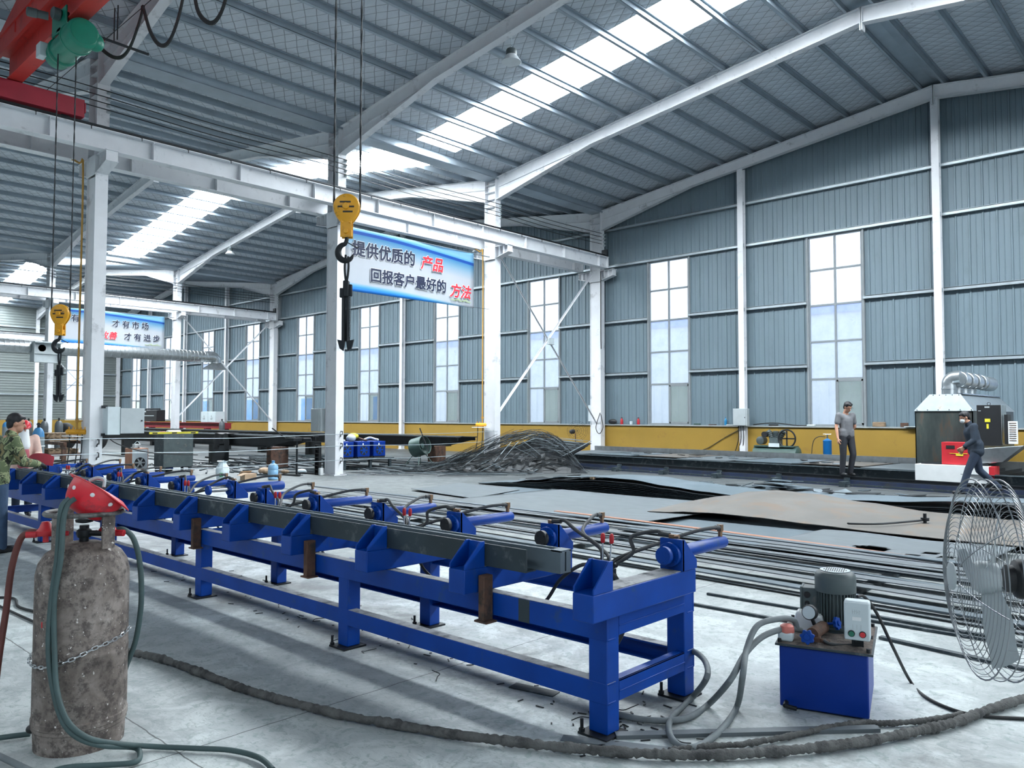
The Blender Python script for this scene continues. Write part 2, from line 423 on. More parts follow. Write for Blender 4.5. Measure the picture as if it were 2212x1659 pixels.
def text(body, name, m, parent, loc, size, axes, bold=0.0, shear=0.0, extrude=.003, align='CENTER'):
    """lettering lying in the plane given by axes (right, up) at loc, as an own part"""
    c = bpy.data.curves.new(name, 'FONT'); c.body = body; c.size = size; c.extrude = extrude; c.shear = shear
    c.align_x = align; c.align_y = 'CENTER'
    t = bpy.data.objects.new(name+'_curve', c); COL.objects.link(t)
    me0 = bpy.data.meshes.new_from_object(t.evaluated_get(bpy.context.evaluated_depsgraph_get()))
    bpy.data.objects.remove(t)
    V0 = [v.co.copy() for v in me0.vertices]; F0 = [tuple(p.vertices) for p in me0.polygons]; V = []; F = []
    shifts = [(0, 0)]+[(bold*cos(k*PI/4), bold*sin(k*PI/4)) for k in range(8)] if bold else [(0, 0)]
    for k, (a, b) in enumerate(shifts):
        n0 = len(V); V += [v+Vector((a, b, -.00025*k)) for v in V0]; F += [tuple(n0+i for i in f) for f in F0]
    c = bpy.data.meshes.new(name); c.from_pydata(V, [], F); c.update()
    o = bpy.data.objects.new(name, c); COL.objects.link(o)
    r, u = Vector(axes[0]).normalized(), Vector(axes[1]).normalized(); n = r.cross(u)
    mw = Matrix(((r.x, u.x, n.x, loc[0]), (r.y, u.y, n.y, loc[1]), (r.z, u.z, n.z, loc[2]), (0, 0, 0, 1)))
    if parent is not None:
        o.parent = parent; Mx = Matrix.Identity(4); p = parent
        while p: Mx = p.matrix_basis @ Mx; p = p.parent
        mw = Mx.inverted() @ mw
    o.matrix_basis = mw; c.materials.append(MT[m] if isinstance(m, str) else m)
    return o
# ================================================================== THE SETTING
XL, XR = A-48.0, A+36.0
Y0 = YW-6*BAY
STRIPS = [(14.75, 16.30), (-10.0, -8.4)]  # second strip is out of view, added for fill
def st(o): o['kind'] = 'structure'; return o

# ceiling sheets with the translucent strips let in
SLOPES = [(A-48, A-36), (A-36, A-24), (A-24, A-12), (A-12, A), (A, A+12), (A+12, A+24), (A+24, A+36)]
ROOF_OFF = 0.15
def zroof(x): return rtop(x)+ROOF_OFF
cb = M()
ys = [Y0]+[v for s in sorted(STRIPS) for v in s]+[YW+.15]
for (x0, x1) in SLOPES:
    za, zb = (zroof(x0), zroof(x1)) if True else 0
    if x0 == A+24 or x0 == A-24 or x0 == A-48 or x0 == A: za = VALLEY+ROOF_OFF
    for a, b in zip(ys[::2], ys[1::2]):
        cb.prism([(x0, za), (x1, zb), (x1, zb+.08), (x0, za+.08)], 'y', a, b)
ceiling = st(cb.build('ceiling', 'roof', None, smooth=0))
ceiling.data.transform(Matrix.Translation(ceiling.location)); ceiling.location = (0, 0, 0)
slope_names = {0: 'leftmost', 2: 'left aisle', 3: 'beside the crane columns, left side', 4: 'main bay above the clamping bench'}
for i, (x0, x1) in enumerate(SLOPES):
    za, zb = zroof(x0+1e-3), zroof(x1-1e-3)
    for a, b in STRIPS:
        sk = M().prism([(x0+.6 if i % 2 == 0 else x0+.1, za+(.6*SLOPE if i % 2 == 0 else -.0)+.02), (x1-.1 if i % 2 == 0 else x1-.6, zb-(0 if i % 2 == 0 else -.6*-SLOPE)+.02),
                        (x1-.1 if i % 2 == 0 else x1-.6, zb+.05), (x0+.6 if i % 2 == 0 else x0+.1, za+.05+(.6*SLOPE if i % 2 == 0 else 0))], 'y', a, b)
        st(sk.build('skylight', 'skylight' if a > 0 else 'skylight_fill', None, smooth=0))
        # opaque ends closing the strip at ridge and valley
        e = M()
        for xa, xb in ([(x0, x0+.6), (x1-.1, x1)] if i % 2 == 0 else [(x0, x0+.1), (x1-.6, x1)]):
            e.prism([(xa, zroof(xa+1e-3)), (xb, zroof(xb-1e-3)), (xb, zroof(xb-1e-3)+.08), (xa, zroof(xa+1e-3)+.08)], 'y', a, b)
        e.build('flashing', 'roof', ceiling, smooth=0)
# purlins: Z sections lying on the rafters, running the whole length of the hall
pz = M(); h = ROOF_OFF
pz.box(-.005, Y0+.1, 0, .005, YW-.02, h).box(-.005, Y0+.1, h-.008, .07, YW-.02, h).box(-.07, Y0+.1, 0, .005, YW-.02, .008)
pz.box(-.07, Y0+.1, 0, -.062, YW-.02, .028).box(.062, Y0+.1, h-.028, .07, YW-.02, h)
proto_purlin = pz.build('purlin', 'galv', ceiling, smooth=0)
first = True
for i, (x0, x1) in enumerate(SLOPES[:6]):
    for k in range(11):
        d = 1.2+k*1.05
        x = x0+d if i % 2 == 0 else x1-d
        o = proto_purlin if first else proto_purlin.copy()
        if not first: COL.objects.link(o); o.parent = ceiling
        first = False
        o.location = (x, 0, rtop(x)+.001); o.rotation_euler = (0, math.atan(-SLOPE if i % 2 == 0 else SLOPE), 0)
# valley gutters
for xv in (A, A-24):
    g = M().box(xv-.28, Y0+.1, VALLEY-.02, xv-.26, YW, VALLEY+.28).box(xv+.26, Y0+.1, VALLEY-.02, xv+.28, YW, VALLEY+.28).box(xv-.28, Y0+.1, VALLEY-.03, xv+.28, YW, VALLEY-.01)
    g.build('valley_gutter', 'galv', ceiling, smooth=0)
# ridge caps
for xv in (A+12, A-12, A-36):
    M().prism([(xv-.3, zroof(xv-.3)-.01), (xv, zroof(xv)-.01), (xv+.3, zroof(xv+.3)-.01), (xv+.3, zroof(xv+.3)-.03), (xv, zroof(xv)-.03), (xv-.3, zroof(xv-.3)-.03)], 'y', Y0, YW).build('ridge_cap', 'galv', ceiling, smooth=0)

# floor
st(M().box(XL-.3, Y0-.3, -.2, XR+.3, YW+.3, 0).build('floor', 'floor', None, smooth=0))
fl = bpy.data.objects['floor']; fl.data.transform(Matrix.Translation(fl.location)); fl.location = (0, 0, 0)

# window wall: ribbed sheets above a yellow dado
WIN = [(k, A+3+6*k) for k in range(-8, 6)]
WW, WZ0, WZ1 = 1.72, 1.31, 7.36
def ribs(mb, x0, x1, z0, ztop, y, pitch=.34):
    """vertical ribbed cladding between x0 and x1; ztop is a function of x"""
    xs = []; x = math.ceil(x0/pitch)*pitch
    prof = [(x0, 0)]
    while x < x1-.07:
        if x-.02 > x0: prof += [(x-.02, 0), (x-.008, -.032), (x+.03, -.032), (x+.042, 0), (x+.16, 0), (x+.168, -.012), (x+.178, -.012), (x+.186, 0)]
        x += pitch
    prof = [p for p in prof if p[0] < x1-.001]+[(x1, 0)]
    V = []; F = []
    for (px, py) in prof: V += [(px, y+py, z0), (px, y+py, ztop(px))]
    for i in range(len(prof)-1): F.append((2*i, 2*i+2, 2*i+3, 2*i+1))
    n = len(V); V += [(x0, y+.06, z0), (x0, y+.06, ztop(x0)), (x1, y+.06, z0), (x1, y+.06, ztop(x1))]
    F += [(n, n+1, n+3, n+2), (0, 1, n+1, n), (n-2, n+2, n+3, n-1)]
    mb.add(V, F)
wb = M(); zt = lambda x: zroof(x)+.03
edges = [XL]+[e for _, c in WIN for e in (c-WW/2, c+WW/2)]+[XR]
for a, b in zip(edges[::2], edges[1::2]):
    if b > a: ribs(wb, a, b, WZ0-.02, lambda x: WZ1, YW)
x = XL
while x < XR-.1:                       # courses above the windows, cut at every ridge and valley
    nx = x+12; ribs(wb, x, nx, WZ1, zt, YW); x = nx
wall_back = st(wb.build('wall_back', 'wallsheet', None, smooth=0))
dado = M().box(XL, YW-.16, 0, XR, YW+.12, 1.27)
st(dado.build('trim_1', 'yellow', None, smooth=0))
st(M().box(XL, YW-.22, 1.27, XR, YW+.05, 1.31).build('trim_2', 'ledge', None, smooth=0))
def girt(x0, x1, z):
    g = M().box(x0, YW-.16, z-.06, x1, YW-.035, z-.052).box(x0, YW-.16, z-.06, x1, YW-.152, z+.02).box(x0, YW-.05, z-.06, x1, YW-.036, z+.06).box(x0, YW-.1, z+.052, x1, YW-.036, z+.06)
    g.build('girt', 'girt', wall_back, smooth=0)
for z in (3.23, 5.25):
    for a, b in zip(edges[::2], edges[1::2]):
        if b-a > .2: girt(a+.02, b-.02, z)
for a in range(-8, 6): 
    for z in (7.42, 8.85): girt(A+6*a+.1, A+6*a+5.9, z)
# windows
n = 0
rows = [2.79, 3.98, 5.14, 6.27]
def window_parts(w, mp, half, z0, z1):
    """mp maps (u, depth, z) boxes onto the wall; u runs along the wall"""
    f = M()
    def bx(u0, u1, d0, d1, a, b): mp(f, u0, u1, d0, d1, a, b)
    for s in (-1, 1): bx(s*half-.035, s*half+.035, -.09, .02, z0, z1+.06); bx(s*(half-.05)-.02, s*(half-.05)+.02, -.05, .02, z0, z1)
    bx(-half, half, -.05, .02, z1-.05, z1+.02); bx(-half, half, -.06, .04, z0-.01, z0+.06)
    for z in rows: bx(-half, half, -.035, .02, z-.03, z+.03)
    bx(-.03, .03, -.04, .02, z0, z1); bx(-half, half, -.045, .02, rows[0]-.035, rows[0]+.035)
    f.build('frame', 'winframe', w, smooth=0)
    p = M(); mp(p, -half+.03, half-.03, -.004, .004, rows[0], z1-.02); p.build('pane', 'pane', w, smooth=0)
    p = M(); mp(p, -half+.03, 0, -.004, .004, z0+.05, rows[0]); p.build('pane', 'bright', w, smooth=0)
    s = M()
    for u0, u1, a, b in ((.02, .07, z0+.05, rows[0]-.03), (half-.1, half-.05, z0+.05, rows[0]-.03), (.02, half-.05, z0+.05, z0+.11), (.02, half-.05, rows[0]-.09, rows[0]-.03)):
        mp(s, u0, u1, -.07, -.03, a, b)
    sa = s.build('sash', 'winframe', w, smooth=0)
    p = M(); mp(p, .05, half-.08, -.054, -.046, z0+.08, rows[0]-.06); p.build('pane', 'sash', sa, smooth=0)
for k, cx in WIN:
    n += 1
    w = bpy.data.objects.new('window_%d' % n, None); COL.objects.link(w); w.location = (cx, YW, WZ0); w['kind'] = 'structure'
    window_parts(w, lambda f, u0, u1, d0, d1, a, b, cx=cx: f.box(cx+u0, YW+d0, a, cx+u1, YW+d1, b), WW/2, WZ0, WZ1)
# end wall of the left aisle: horizontally ribbed sheets, two windows
EW = [(21.4, .76), (15.4, .76), (9.2, .76)]
def hribs(mb, y0, y1, z0, z1, x, pitch=.19):
    prof = [(z0, 0)]; z = math.ceil(z0/pitch)*pitch
    while z < z1-.1:
        if z > z0: prof += [(z, 0), (z+.012, .03), (z+.07, .03), (z+.082, 0)]
        z += pitch
    prof.append((z1, 0)); V = []; F = []
    for pz_, d in prof: V += [(x+d, y0, pz_), (x+d, y1, pz_)]
    for i in range(len(prof)-1): F.append((2*i, 2*i+1, 2*i+3, 2*i+2))
    n0 = len(V); V += [(x-.06, y0, z0), (x-.06, y1, z0), (x-.06, y0, z1), (x-.06, y1, z1)]
    F += [(n0, n0+1, n0+3, n0+2), (0, n0, n0+2, n0-2), (1, n0-1, n0+3, n0+1)]
    mb.add(V, F)
lw = M(); es = [YW]+[e for c, hw in EW for e in (c+hw, c-hw)]+[Y0]
for b, a in zip(es[::2], es[1::2]): hribs(lw, a, b, 1.29, 6.3, XL)
hribs(lw, Y0, YW, 6.3, 9.85, XL)
wall_left = st(lw.build('wall_left', 'endsheet', None, smooth=0))
st(M().box(XL-.1, Y0, 0, XL+.16, YW, 1.29).build('trim_3', 'yellow', None, smooth=0))
for z in (3.2, 4.9, 6.36, 8.2):
    for b, a in zip(es[::2], es[1::2]) if z < 6.3 else [(YW, Y0)]:
        M().box(XL+.02, a, z-.05, XL+.14, b, z-.04).box(XL+.13, a, z-.05, XL+.14, b, z+.04).build('girt', 'girt', wall_left, smooth=0)
for cy, hw in EW:
    n += 1
    w = bpy.data.objects.new('window_%d' % n, None); COL.objects.link(w); w.location = (XL, cy, 1.31); w['kind'] = 'structure'
    window_parts(w, lambda f, u0, u1, d0, d1, a, b, cy=cy: f.box(XL-d0, cy+u0, a, XL-d1, cy+u1, b), hw, 1.31, 6.3)
# the walls beside and behind the photographer
DY0, DY1, DZ = -9.0, 14.0, 6.5          # unseen tall doorway, added open to let in daylight from the side
wr = M().box(XR, Y0, 0, XR+.1, DY0, 11.4).box(XR, DY1, 0, XR+.1, YW, 11.4).box(XR, DY0, DZ, XR+.1, DY1, 11.4)
st(wr.build('wall_right', 'wallsheet', None, smooth=0))
st(M().box(XR-.05, DY0-.15, 0, XR+.15, DY0, DZ+.15).box(XR-.05, DY1, 0, XR+.15, DY1+.15, DZ+.15).box(XR-.05, DY0, DZ, XR+.15, DY1, DZ+.15).build('door_1', 'white', None, smooth=0))
fr = M()
for (x0, x1) in SLOPES: fr.prism([(x0, 0), (x1, 0), (x1, zroof(x1-1e-3)+.05), (x0, zroof(x0+1e-3)+.05)], 'y', Y0-.1, Y0)
st(fr.build('wall_front', 'wallsheet', None, smooth=0))

# outside: yard and the neighbouring hall seen through the panes
st(M().box(-130, -80, -.35, 120, 120, -.25).build('ground', mat('pale_concrete_yard', '#a9adab', .9, var=.1, scale=.5), None, smooth=0))
nb = M(); ribs(nb, -100, 40, 0, lambda x: 7.5, 44, .6)
nbm = nb.build('neighbouring_hall', mat('white_hall_cladding', '#c9d2da', .5, var=.05), None, smooth=0)
tag(nbm, 'white ribbed factory hall standing outside beyond the row of tall windows', 'building', None, 'thing')
M().box(-100, 43.8, 7.4, 40, 44.2, 7.9).build('blue_fascia', mat('blue_hall_trim', '#2f6fd0', .5), nbm, smooth=0)
for xx in range(-94, 40, 12): M().box(xx, 43.7, 0, xx+3.4, 43.95, 3.4).build('roller_door', mat('blue_roller_door', '#4f8fdf', .5, var=.05), nbm, smooth=0)

# ------------------------------------------------------------------ steel frames
FR = {0: 'against the window wall', 1: 'one bay from the window wall', 2: 'two bays from the window wall',
      3: 'three bays from the window wall', 4: 'above the bench'}
fy = {0: YW-.36, 1: YW-BAY, 2: YW-2*BAY, 3: YW-3*BAY, 4: YW-4*BAY}
def rafter(xv, xr, y, label):
    """half frame from the valley column at xv up to the ridge at xr"""
    s = 1 if xr > xv else -1; L = abs(xr-xv)
    def bot(d):
        t = VALLEY+SLOPE*d
        return t-.76+(.43)*(d-.25)/3.9 if d < 4.15 else t-.33-.04*(d-4.15)/8
    ds = [.25, 4.15, L]
    r = T('roof_rafter', label, 'rafter', (xv, y, VALLEY))
    w = M()
    for d0, d1 in ((.25, 4.15), (4.15, L-.012)):
        w.prism([(xv+s*d0, bot(d0)), (xv+s*d1, bot(d1)), (xv+s*d1, VALLEY+SLOPE*d1-.01), (xv+s*d0, VALLEY+SLOPE*d0-.01)], 'y', y-.006, y+.006)
    w.build('web', 'white', r, smooth=0)
    f = M(); f.bar((xv+s*.25, y, VALLEY+SLOPE*.25-.008), (xv+s*(L-.012), y, VALLEY+SLOPE*L-.008), .2, .014); f.build('top_flange', 'white', r, smooth=0)
    f = M(); f.bar((xv+s*.25, y, bot(.25)), (xv+s*4.15, y, bot(4.15)), .2, .014); f.bar((xv+s*4.15, y, bot(4.15)), (xv+s*(L-.012), y, bot(L)), .2, .014)
    f.build('bottom_flange', 'white', r, smooth=0)
    # a light rib follows the plain section through the haunch
    f = M(); f.bar((xv+s*.3, y, VALLEY+SLOPE*.3-.34), (xv+s*4.2, y, VALLEY+SLOPE*4.2-.34), .1, .01); f.build('haunch_rib', 'white', r, smooth=0)
    p = M(); x = xv+s*(L-.022); p.box(x-.01, y-.1, rtop(xr)-.55, x+.01, y+.1, rtop(xr)+.0); p.build('ridge_plate', 'white', r, smooth=0)
SN = {(0, 1): 'rising right from the crane columns', (0, -1): 'rising left from the crane columns', (24, -1): 'right of the ridge',
      (-24, 1): 'rising right from the second column row', (-24, -1): 'rising left from the second column row', (-48, 1): 'rising from the far end wall'}
for (dv, s), nm in SN.items():
    for i in range(5):
        if dv == 24 and i not in (0, 1): continue
        if dv == -48 and i > 2: continue
        rafter(A+dv, A+dv+12*s, fy[i], 'white rafter %s, %s' % (nm, FR[i]))
def column(x, y, label, sides=(1, -1), top=None, stub=False):
    r = T('steel_column', label, 'column', (x, y, 0)); zt_ = top or VALLEY+.0
    c = M()
    c.box(x-.25, y-.13, .02, x-.234, y+.13, zt_).box(x+.234, y-.13, .02, x+.25, y+.13, zt_).box(x-.234, y-.006, .02, x+.234, y+.006, zt_)
    # plated web faces below the crane bracket
    c.box(x-.234, y-.10, .02, x+.234, y-.088, 6.8)
    c.build('shaft', 'white', r, smooth=0)
    M().box(x-.32, y-.2, 0, x+.32, y+.2, .025).build('base_plate', 'white', r, smooth=0)
    for z in (8.6, 8.85, 9.1, 9.35):
        M().box(x-.234, y-.12, z, x+.234, y+.12, z+.01).build('stiffener', 'white', r, smooth=0)
    M().box(x-.26, y-.15, 6.82, x+.26, y-.131, 7.245).build('joint_plate', 'white', r, smooth=0)
    for s in sides:
        b = M()
        b.prism([(x+s*.25, 6.86), (x+s*.8, 7.0), (x+s*.8, 7.245), (x+s*.25, 7.245)], 'y', y-.006, y+.006)
        b.bar((x+s*.25, y, 6.86), (x+s*.83, y, 7.01), .25, .016); b.box(x+s*.25, y-.13, 7.23, x+s*.84, y+.13, 7.248)
        for d in (.42, .60, .8): b.box(x+s*d-.005, y-.12, 6.9+(d-.25)*.2, x+s*d+.005, y+.12, 7.23)
        b.build('crane_bracket', 'white', r, smooth=0)
column(A, fy[0], 'white steel column against the window wall at the end of the crane runway')
column(A, fy[1], 'white steel column behind the heap of thin scrap bars, right of the big banner')
column(A, fy[2], 'white steel column just left of the big banner, behind the hanging hook')
column(A, fy[3], 'white steel column carrying the grey electrical box, nearest of the crane columns')
column(A, fy[4], 'white steel column of the crane row standing out of view on the left')
column(A-24, fy[0], 'white steel column of the second row, against the window wall')
column(A-24, fy[1], 'white steel column right of the smaller banner')
column(A-24, fy[2], 'white steel column left of the smaller banner, behind the grey extraction box')
column(A-24, fy[3], 'white steel column of the second row standing behind the camouflage worker')
for i, nm in ((1, 'white steel column before the end wall, left of its first window'), (2, 'white steel column before the end wall, farthest left'), (0, 'white steel column in the far corner of the hall')):
    column(A-48, fy[i], nm, (1,))
# posts carrying the window wall
pn = {-7: 'last slim white wall post before the far corner', -6: 'slim white wall post behind the smaller banner, second from the far corner', -5: 'slim white wall post left of the second column row',
      -3: 'slim white wall post hidden behind the banner column', -2: 'slim white wall post under the big banner', -1: 'slim white wall post behind the scrap heap column',
      1: 'slim white wall post carrying a grey switch cabinet by the compressor', 2: 'tall white ridge post rising behind the steel hood machine', 3: 'slim white wall post at the right end of the window wall'}
for k, nm in pn.items():
    x = A+6*k; zt_ = rtop(x)-.34
    r = T('wall_post', nm, 'post', (x, YW-.28, 0)); y = YW-.28
    c = M().box(x-.1, y-.1, .015, x+.1, y-.09, zt_).box(x-.1, y+.09, .015, x+.1, y+.1, zt_).box(x-.006, y-.09, .015, x+.006, y+.09, zt_)
    c.build('shaft', 'white', r, smooth=0); M().box(x-.14, y-.12, 0, x+.14, y+.12, .016).build('base_plate', 'white', r, smooth=0)
    for z in (3.2, 5.2, 7.38, 8.8):
        if z < zt_: M().box(x+.006, y-.06, z-.06, x+.12, y-.05, z+.06).build('girt_cleat', 'girt', r, smooth=0)
# crane runways
def runway(x, label, y1=24.15, clips=False):
    r = T('crane_runway_beam', label, 'beam', (x, Y0, 7.25)); z0, z1 = 7.25, 7.68
    b = M().box(x-.13, Y0+.2, z0, x+.13, y1, z0+.016).box(x-.15, Y0+.2, z1-.018, x+.15, y1, z1).box(x-.006, Y0+.2, z0+.016, x+.006, y1, z1-.018)
    b.box(x-.13, y1-.012, z0, x+.13, y1, z1); b.build('beam', 'white', r, smooth=0)
    k = M().box(x-.05, Y0+.2, z1, x+.05, y1-.1, z1+.02).box(x-.022, Y0+.2, z1+.02, x+.022, y1-.1, z1+.06).box(x-.035, Y0+.2, z1+.06, x+.035, y1-.1, z1+.10)
    k.build('rail', 'iron', r, smooth=0)
    y = Y0+.9
    while y < y1-.2:
        M().box(x-.125, y-.005, z0+.016, x+.125, y+.005, z1-.018).build('stiffener', 'white', r, smooth=0); y += BAY/3
    y = Y0+13.0
    while y < y1-.2 and clips:
        M().box(x+.07, y-.02, z1-.005, x+.165, y+.02, z1+.02).box(x+.152, y-.006, z1-.07, x+.165, y+.006, z1).build('rail_clip', 'iron', r, smooth=0)
        y += BAY/6
    M().box(x-.12, y1-.1, z1, x+.12, y1-.02, z1+.28).build('end_stop', 'iron', r, smooth=0)
runway(A+.6, 'white crane runway beam with a black rail crossing above the big banner, near side', clips=True)
runway(A-.6, 'white crane runway beam on the far side of the banner columns, carrying the ochre pipe')
runway(A-24+.6, 'white crane runway beam crossing above the smaller banner, near side', clips=True)
runway(A-24-.6, 'white crane runway beam behind the smaller banner, far side of its columns')
runway(A-48+.6, 'white crane runway beam running along the far end wall')
# diagonal bracing of the last bay
for x, nm in ((A, 'beside the scrap heap column'), (A-24, 'right of the smaller banner'), (A-48, 'in front of the end wall window')):
    for a, b, d in (((fy[1]+.2, 7.15), (fy[0]-.1, 1.35), 'falling towards the window wall'), ((fy[1]+.2, 1.6), (fy[0]-.3, 7.1), 'rising towards the window wall')):
        off = .02 if 'falling' in d else -.05
        m = M(); m.bar((x+off, a[0], a[1]), (x+off, b[0], b[1]), .008, .075, (0, 0, 1)); m.bar((x+off+.03, a[0], a[1]-.03), (x+off+.03, b[0], b[1]-.03), .06, .008, (0, 0, 1))
        one(m, 'brace_bar', 'white diagonal brace bar %s, %s' % (nm, d), 'brace', 'white', None, smooth=0)
CV = {
    'wrap': [(-5.5, 2.11, 0.03), (-5.26, 2.2, 0.03), (-4.9, 2.25, 0.03), (-4.52, 2.28, 0.03), (-4.2, 2.31, 0.03), (-3.9, 2.37, 0.03), (-3.51, 2.46, 0.03), (-3.19, 2.58, 0.03), (-2.85, 2.71, 0.03), (-2.64, 2.82, 0.03), (-2.43, 2.93, 0.03), (-2.26, 3.03, 0.03), (-2.07, 3.16, 0.03), (-1.9, 3.3, 0.03), (-1.75, 3.46, 0.03), (-1.61, 3.64, 0.03), (-1.47, 3.84, 0.03), (-1.36, 4.03, 0.03), (-1.27, 4.22, 0.03), (-1.2, 4.37, 0.03), (-1.12, 4.56, 0.03), (-1.04, 4.86, 0.03), (-0.93, 5.2, 0.03), (-0.82, 5.5, 0.03)],
    'wrap2': [(-2.03, 3.28, 0.02), (-1.93, 3.43, 0.02), (-1.81, 3.58, 0.02), (-1.71, 3.77, 0.02), (-1.64, 3.93, 0.02), (-1.57, 4.11, 0.02), (-1.46, 4.27, 0.02), (-1.35, 4.37, 0.02), (-1.24, 4.52, 0.02), (-1.13, 4.75, 0.02)],
    'u': [(-1.86, 4.36, 0.42), (-1.87, 4.34, 0.46), (-1.9, 4.26, 0.48), (-1.97, 4.11, 0.46), (-1.97, 3.97, 0.36), (-1.92, 3.82, 0.26), (-2.06, 4.03, 0.02), (-1.97, 3.69, 0.02), (-1.95, 3.43, 0.02), (-2.01, 3.36, 0.02), (-2.12, 3.44, 0.02), (-2.23, 3.63, 0.02), (-2.31, 3.99, 0.02), (-2.11, 3.79, 0.22), (-2.21, 3.96, 0.24), (-2.33, 4.06, 0.25), (-2.42, 4.09, 0.23)],
    'v': [(-1.85, 4.39, 0.4), (-1.89, 4.3, 0.42), (-1.95, 4.13, 0.4), (-1.98, 3.97, 0.33), (-1.97, 3.78, 0.24), (-2.19, 3.96, 0.02), (-2.17, 3.72, 0.02), (-2.23, 3.59, 0.02), (-2.35, 3.51, 0.02), (-2.49, 3.48, 0.02)],
    'cord': [(-1.61, 4.6, 0.59), (-1.59, 4.66, 0.58), (-1.56, 4.77, 0.47), (-1.5, 4.83, 0.29), (-1.5, 5.15, 0.01), (-1.35, 4.92, 0.01), (-1.18, 4.81, 0.01), (-1.05, 4.82, 0.01), (-0.88, 4.93, 0.01), (-0.77, 5.02, 0.01)],
    'loop': [(-4.11, 1.31, 1.21), (-4.11, 1.28, 1.18), (-4.11, 1.27, 1.1), (-4.1, 1.26, 0.93), (-4.1, 1.24, 0.74), (-4.09, 1.23, 0.52), (-4.04, 1.24, 0.34), (-3.96, 1.26, 0.21), (-3.9, 1.31, 0.14), (-3.89, 1.41, 0.08), (-3.91, 1.56, 0.02), (-3.8, 1.54, 0.02), (-3.75, 1.49, 0.02), (-3.83, 1.38, 0.02), (-3.92, 1.26, 0.02), (-3.91, 1.16, 0.02)],
    'loop2': [(-4.09, 1.33, 1.21), (-4.1, 1.3, 1.18), (-4.09, 1.28, 1.1), (-4.08, 1.27, 0.93), (-4.09, 1.25, 0.74), (-4.07, 1.25, 0.52), (-4.02, 1.25, 0.34), (-3.93, 1.27, 0.22), (-3.88, 1.34, 0.14), (-3.9, 1.47, 0.07), (-3.87, 1.62, 0.02), (-3.7, 1.75, 0.02), (-3.55, 1.86, 0.02), (-3.38, 1.91, 0.02), (-3.22, 1.89, 0.02)],
    'left1': [(-4.35, 1.08, 0.02), (-4.18, 1.11, 0.02), (-4.02, 1.14, 0.02), (-3.86, 1.18, 0.02)],
    'left3': [(-4.54, 1.1, 0.02), (-4.49, 1.21, 0.02), (-4.46, 1.27, 0.02)],
    'l1': [(-8.08, 1.96, 0.01), (-7.89, 2.09, 0.01), (-7.52, 2.03, 0.01), (-7.2, 2.08, 0.01)],
    'l2': [(-7.88, 1.92, 0.01), (-7.21, 1.95, 0.01), (-6.83, 1.97, 0.01)],
    'redhose': [(-4.37, 1.25, 1.03), (-4.39, 1.22, 1.03), (-4.42, 1.19, 0.99), (-4.43, 1.16, 0.85), (-4.42, 1.14, 0.66), (-4.4, 1.11, 0.44), (-4.37, 1.08, 0.16)],
    'greenhose': [(-4.17, 1.55, 1.03), (-4.15, 1.58, 1.03), (-4.13, 1.62, 0.98), (-4.12, 1.65, 0.85), (-4.12, 1.66, 0.66), (-4.15, 1.65, 0.47), (-4.19, 1.62, 0.33), (-4.25, 1.62, 0.22)],
}
# ================================================================== FOREGROUND
# ---- the blue hydraulic clamping bench
LEGX = [-2.41-2.199*i for i in range(6)]
BX = [-2.365-.9*i for i in range(13)]
XE = -13.75
bench = T('clamping_bench', 'long blue steel clamping bench with a row of hydraulic cylinders along its back', 'workbench', (-7.5, 3.65, 0))
for y0, y1 in ((3.23, 3.335), (3.975, 4.08)):
    for x in LEGX:
        lg = M().box(x-.058, y0, .012, x+.058, y1, .60).build('leg', 'blue', bench, .006)
        fx = x if y0 < 3.5 else x
        fp = M().box(fx-.09, y0-.05, 0, fx+.09, y1+.03, .012)
        fp.cyl((fx-.075, y0-.035, .0), (fx-.075, y0-.035, .075), .009, n=8).cyl((fx-.075, y0-.035, .012), (fx-.075, y0-.035, .028), .016, n=6)
        fp.build('foot_plate', 'iron', lg)
    out = y0 if y0 < 3.5 else y1; inn = y1 if y0 < 3.5 else y0; s = 1 if y0 < 3.5 else -1
    for z0, z1, nm in ((.475, .60, 'top_rail'), (.16, .265, 'lower_rail')):
        c = M().box(XE, out-.002*s, z0, LEGX[0]+.06, out+.012*s, z1).box(XE, out, z1-.01, LEGX[0]+.06, out+.075*s, z1).box(XE, out, z0, LEGX[0]+.06, out+.075*s, z0+.01)
        rl = c.build(nm, 'blue', bench, .003)
        M().box(XE, out+.003*s, z1, LEGX[0]+.06, out+.073*s, z1+.0015).build('dusty_top', 'bluetop', rl, smooth=0)
for x in (LEGX[0], LEGX[-1]):
    for z0, z1 in ((.49, .60), (.16, .265)):
        xo = x+.058 if x > -5 else x-.058; s = -1 if x > -5 else 1
        M().box(xo, 3.335, z0, xo+.012*s, 3.975, z1).box(xo, 3.335, z1-.01, xo+.06*s, 3.975, z1).box(xo+.004*-s, 3.335, z0+.045, xo, 3.975, z0+.052).build('end_rail', 'blue', bench, .003)
for x in LEGX[1:-1]:
    M().box(x-.03, 3.335, .49, x+.03, 3.975, .59).build('tie_rail', 'blue', bench, .003)
M().box(-2.95, 3.2265, .475, -2.87, 3.2285, .60).build('bare_patch', 'mill', bench, smooth=0)
tag(bpy.data.objects['bare_patch'], 'unpainted grey band on the blue rail')
CY_Z = .832
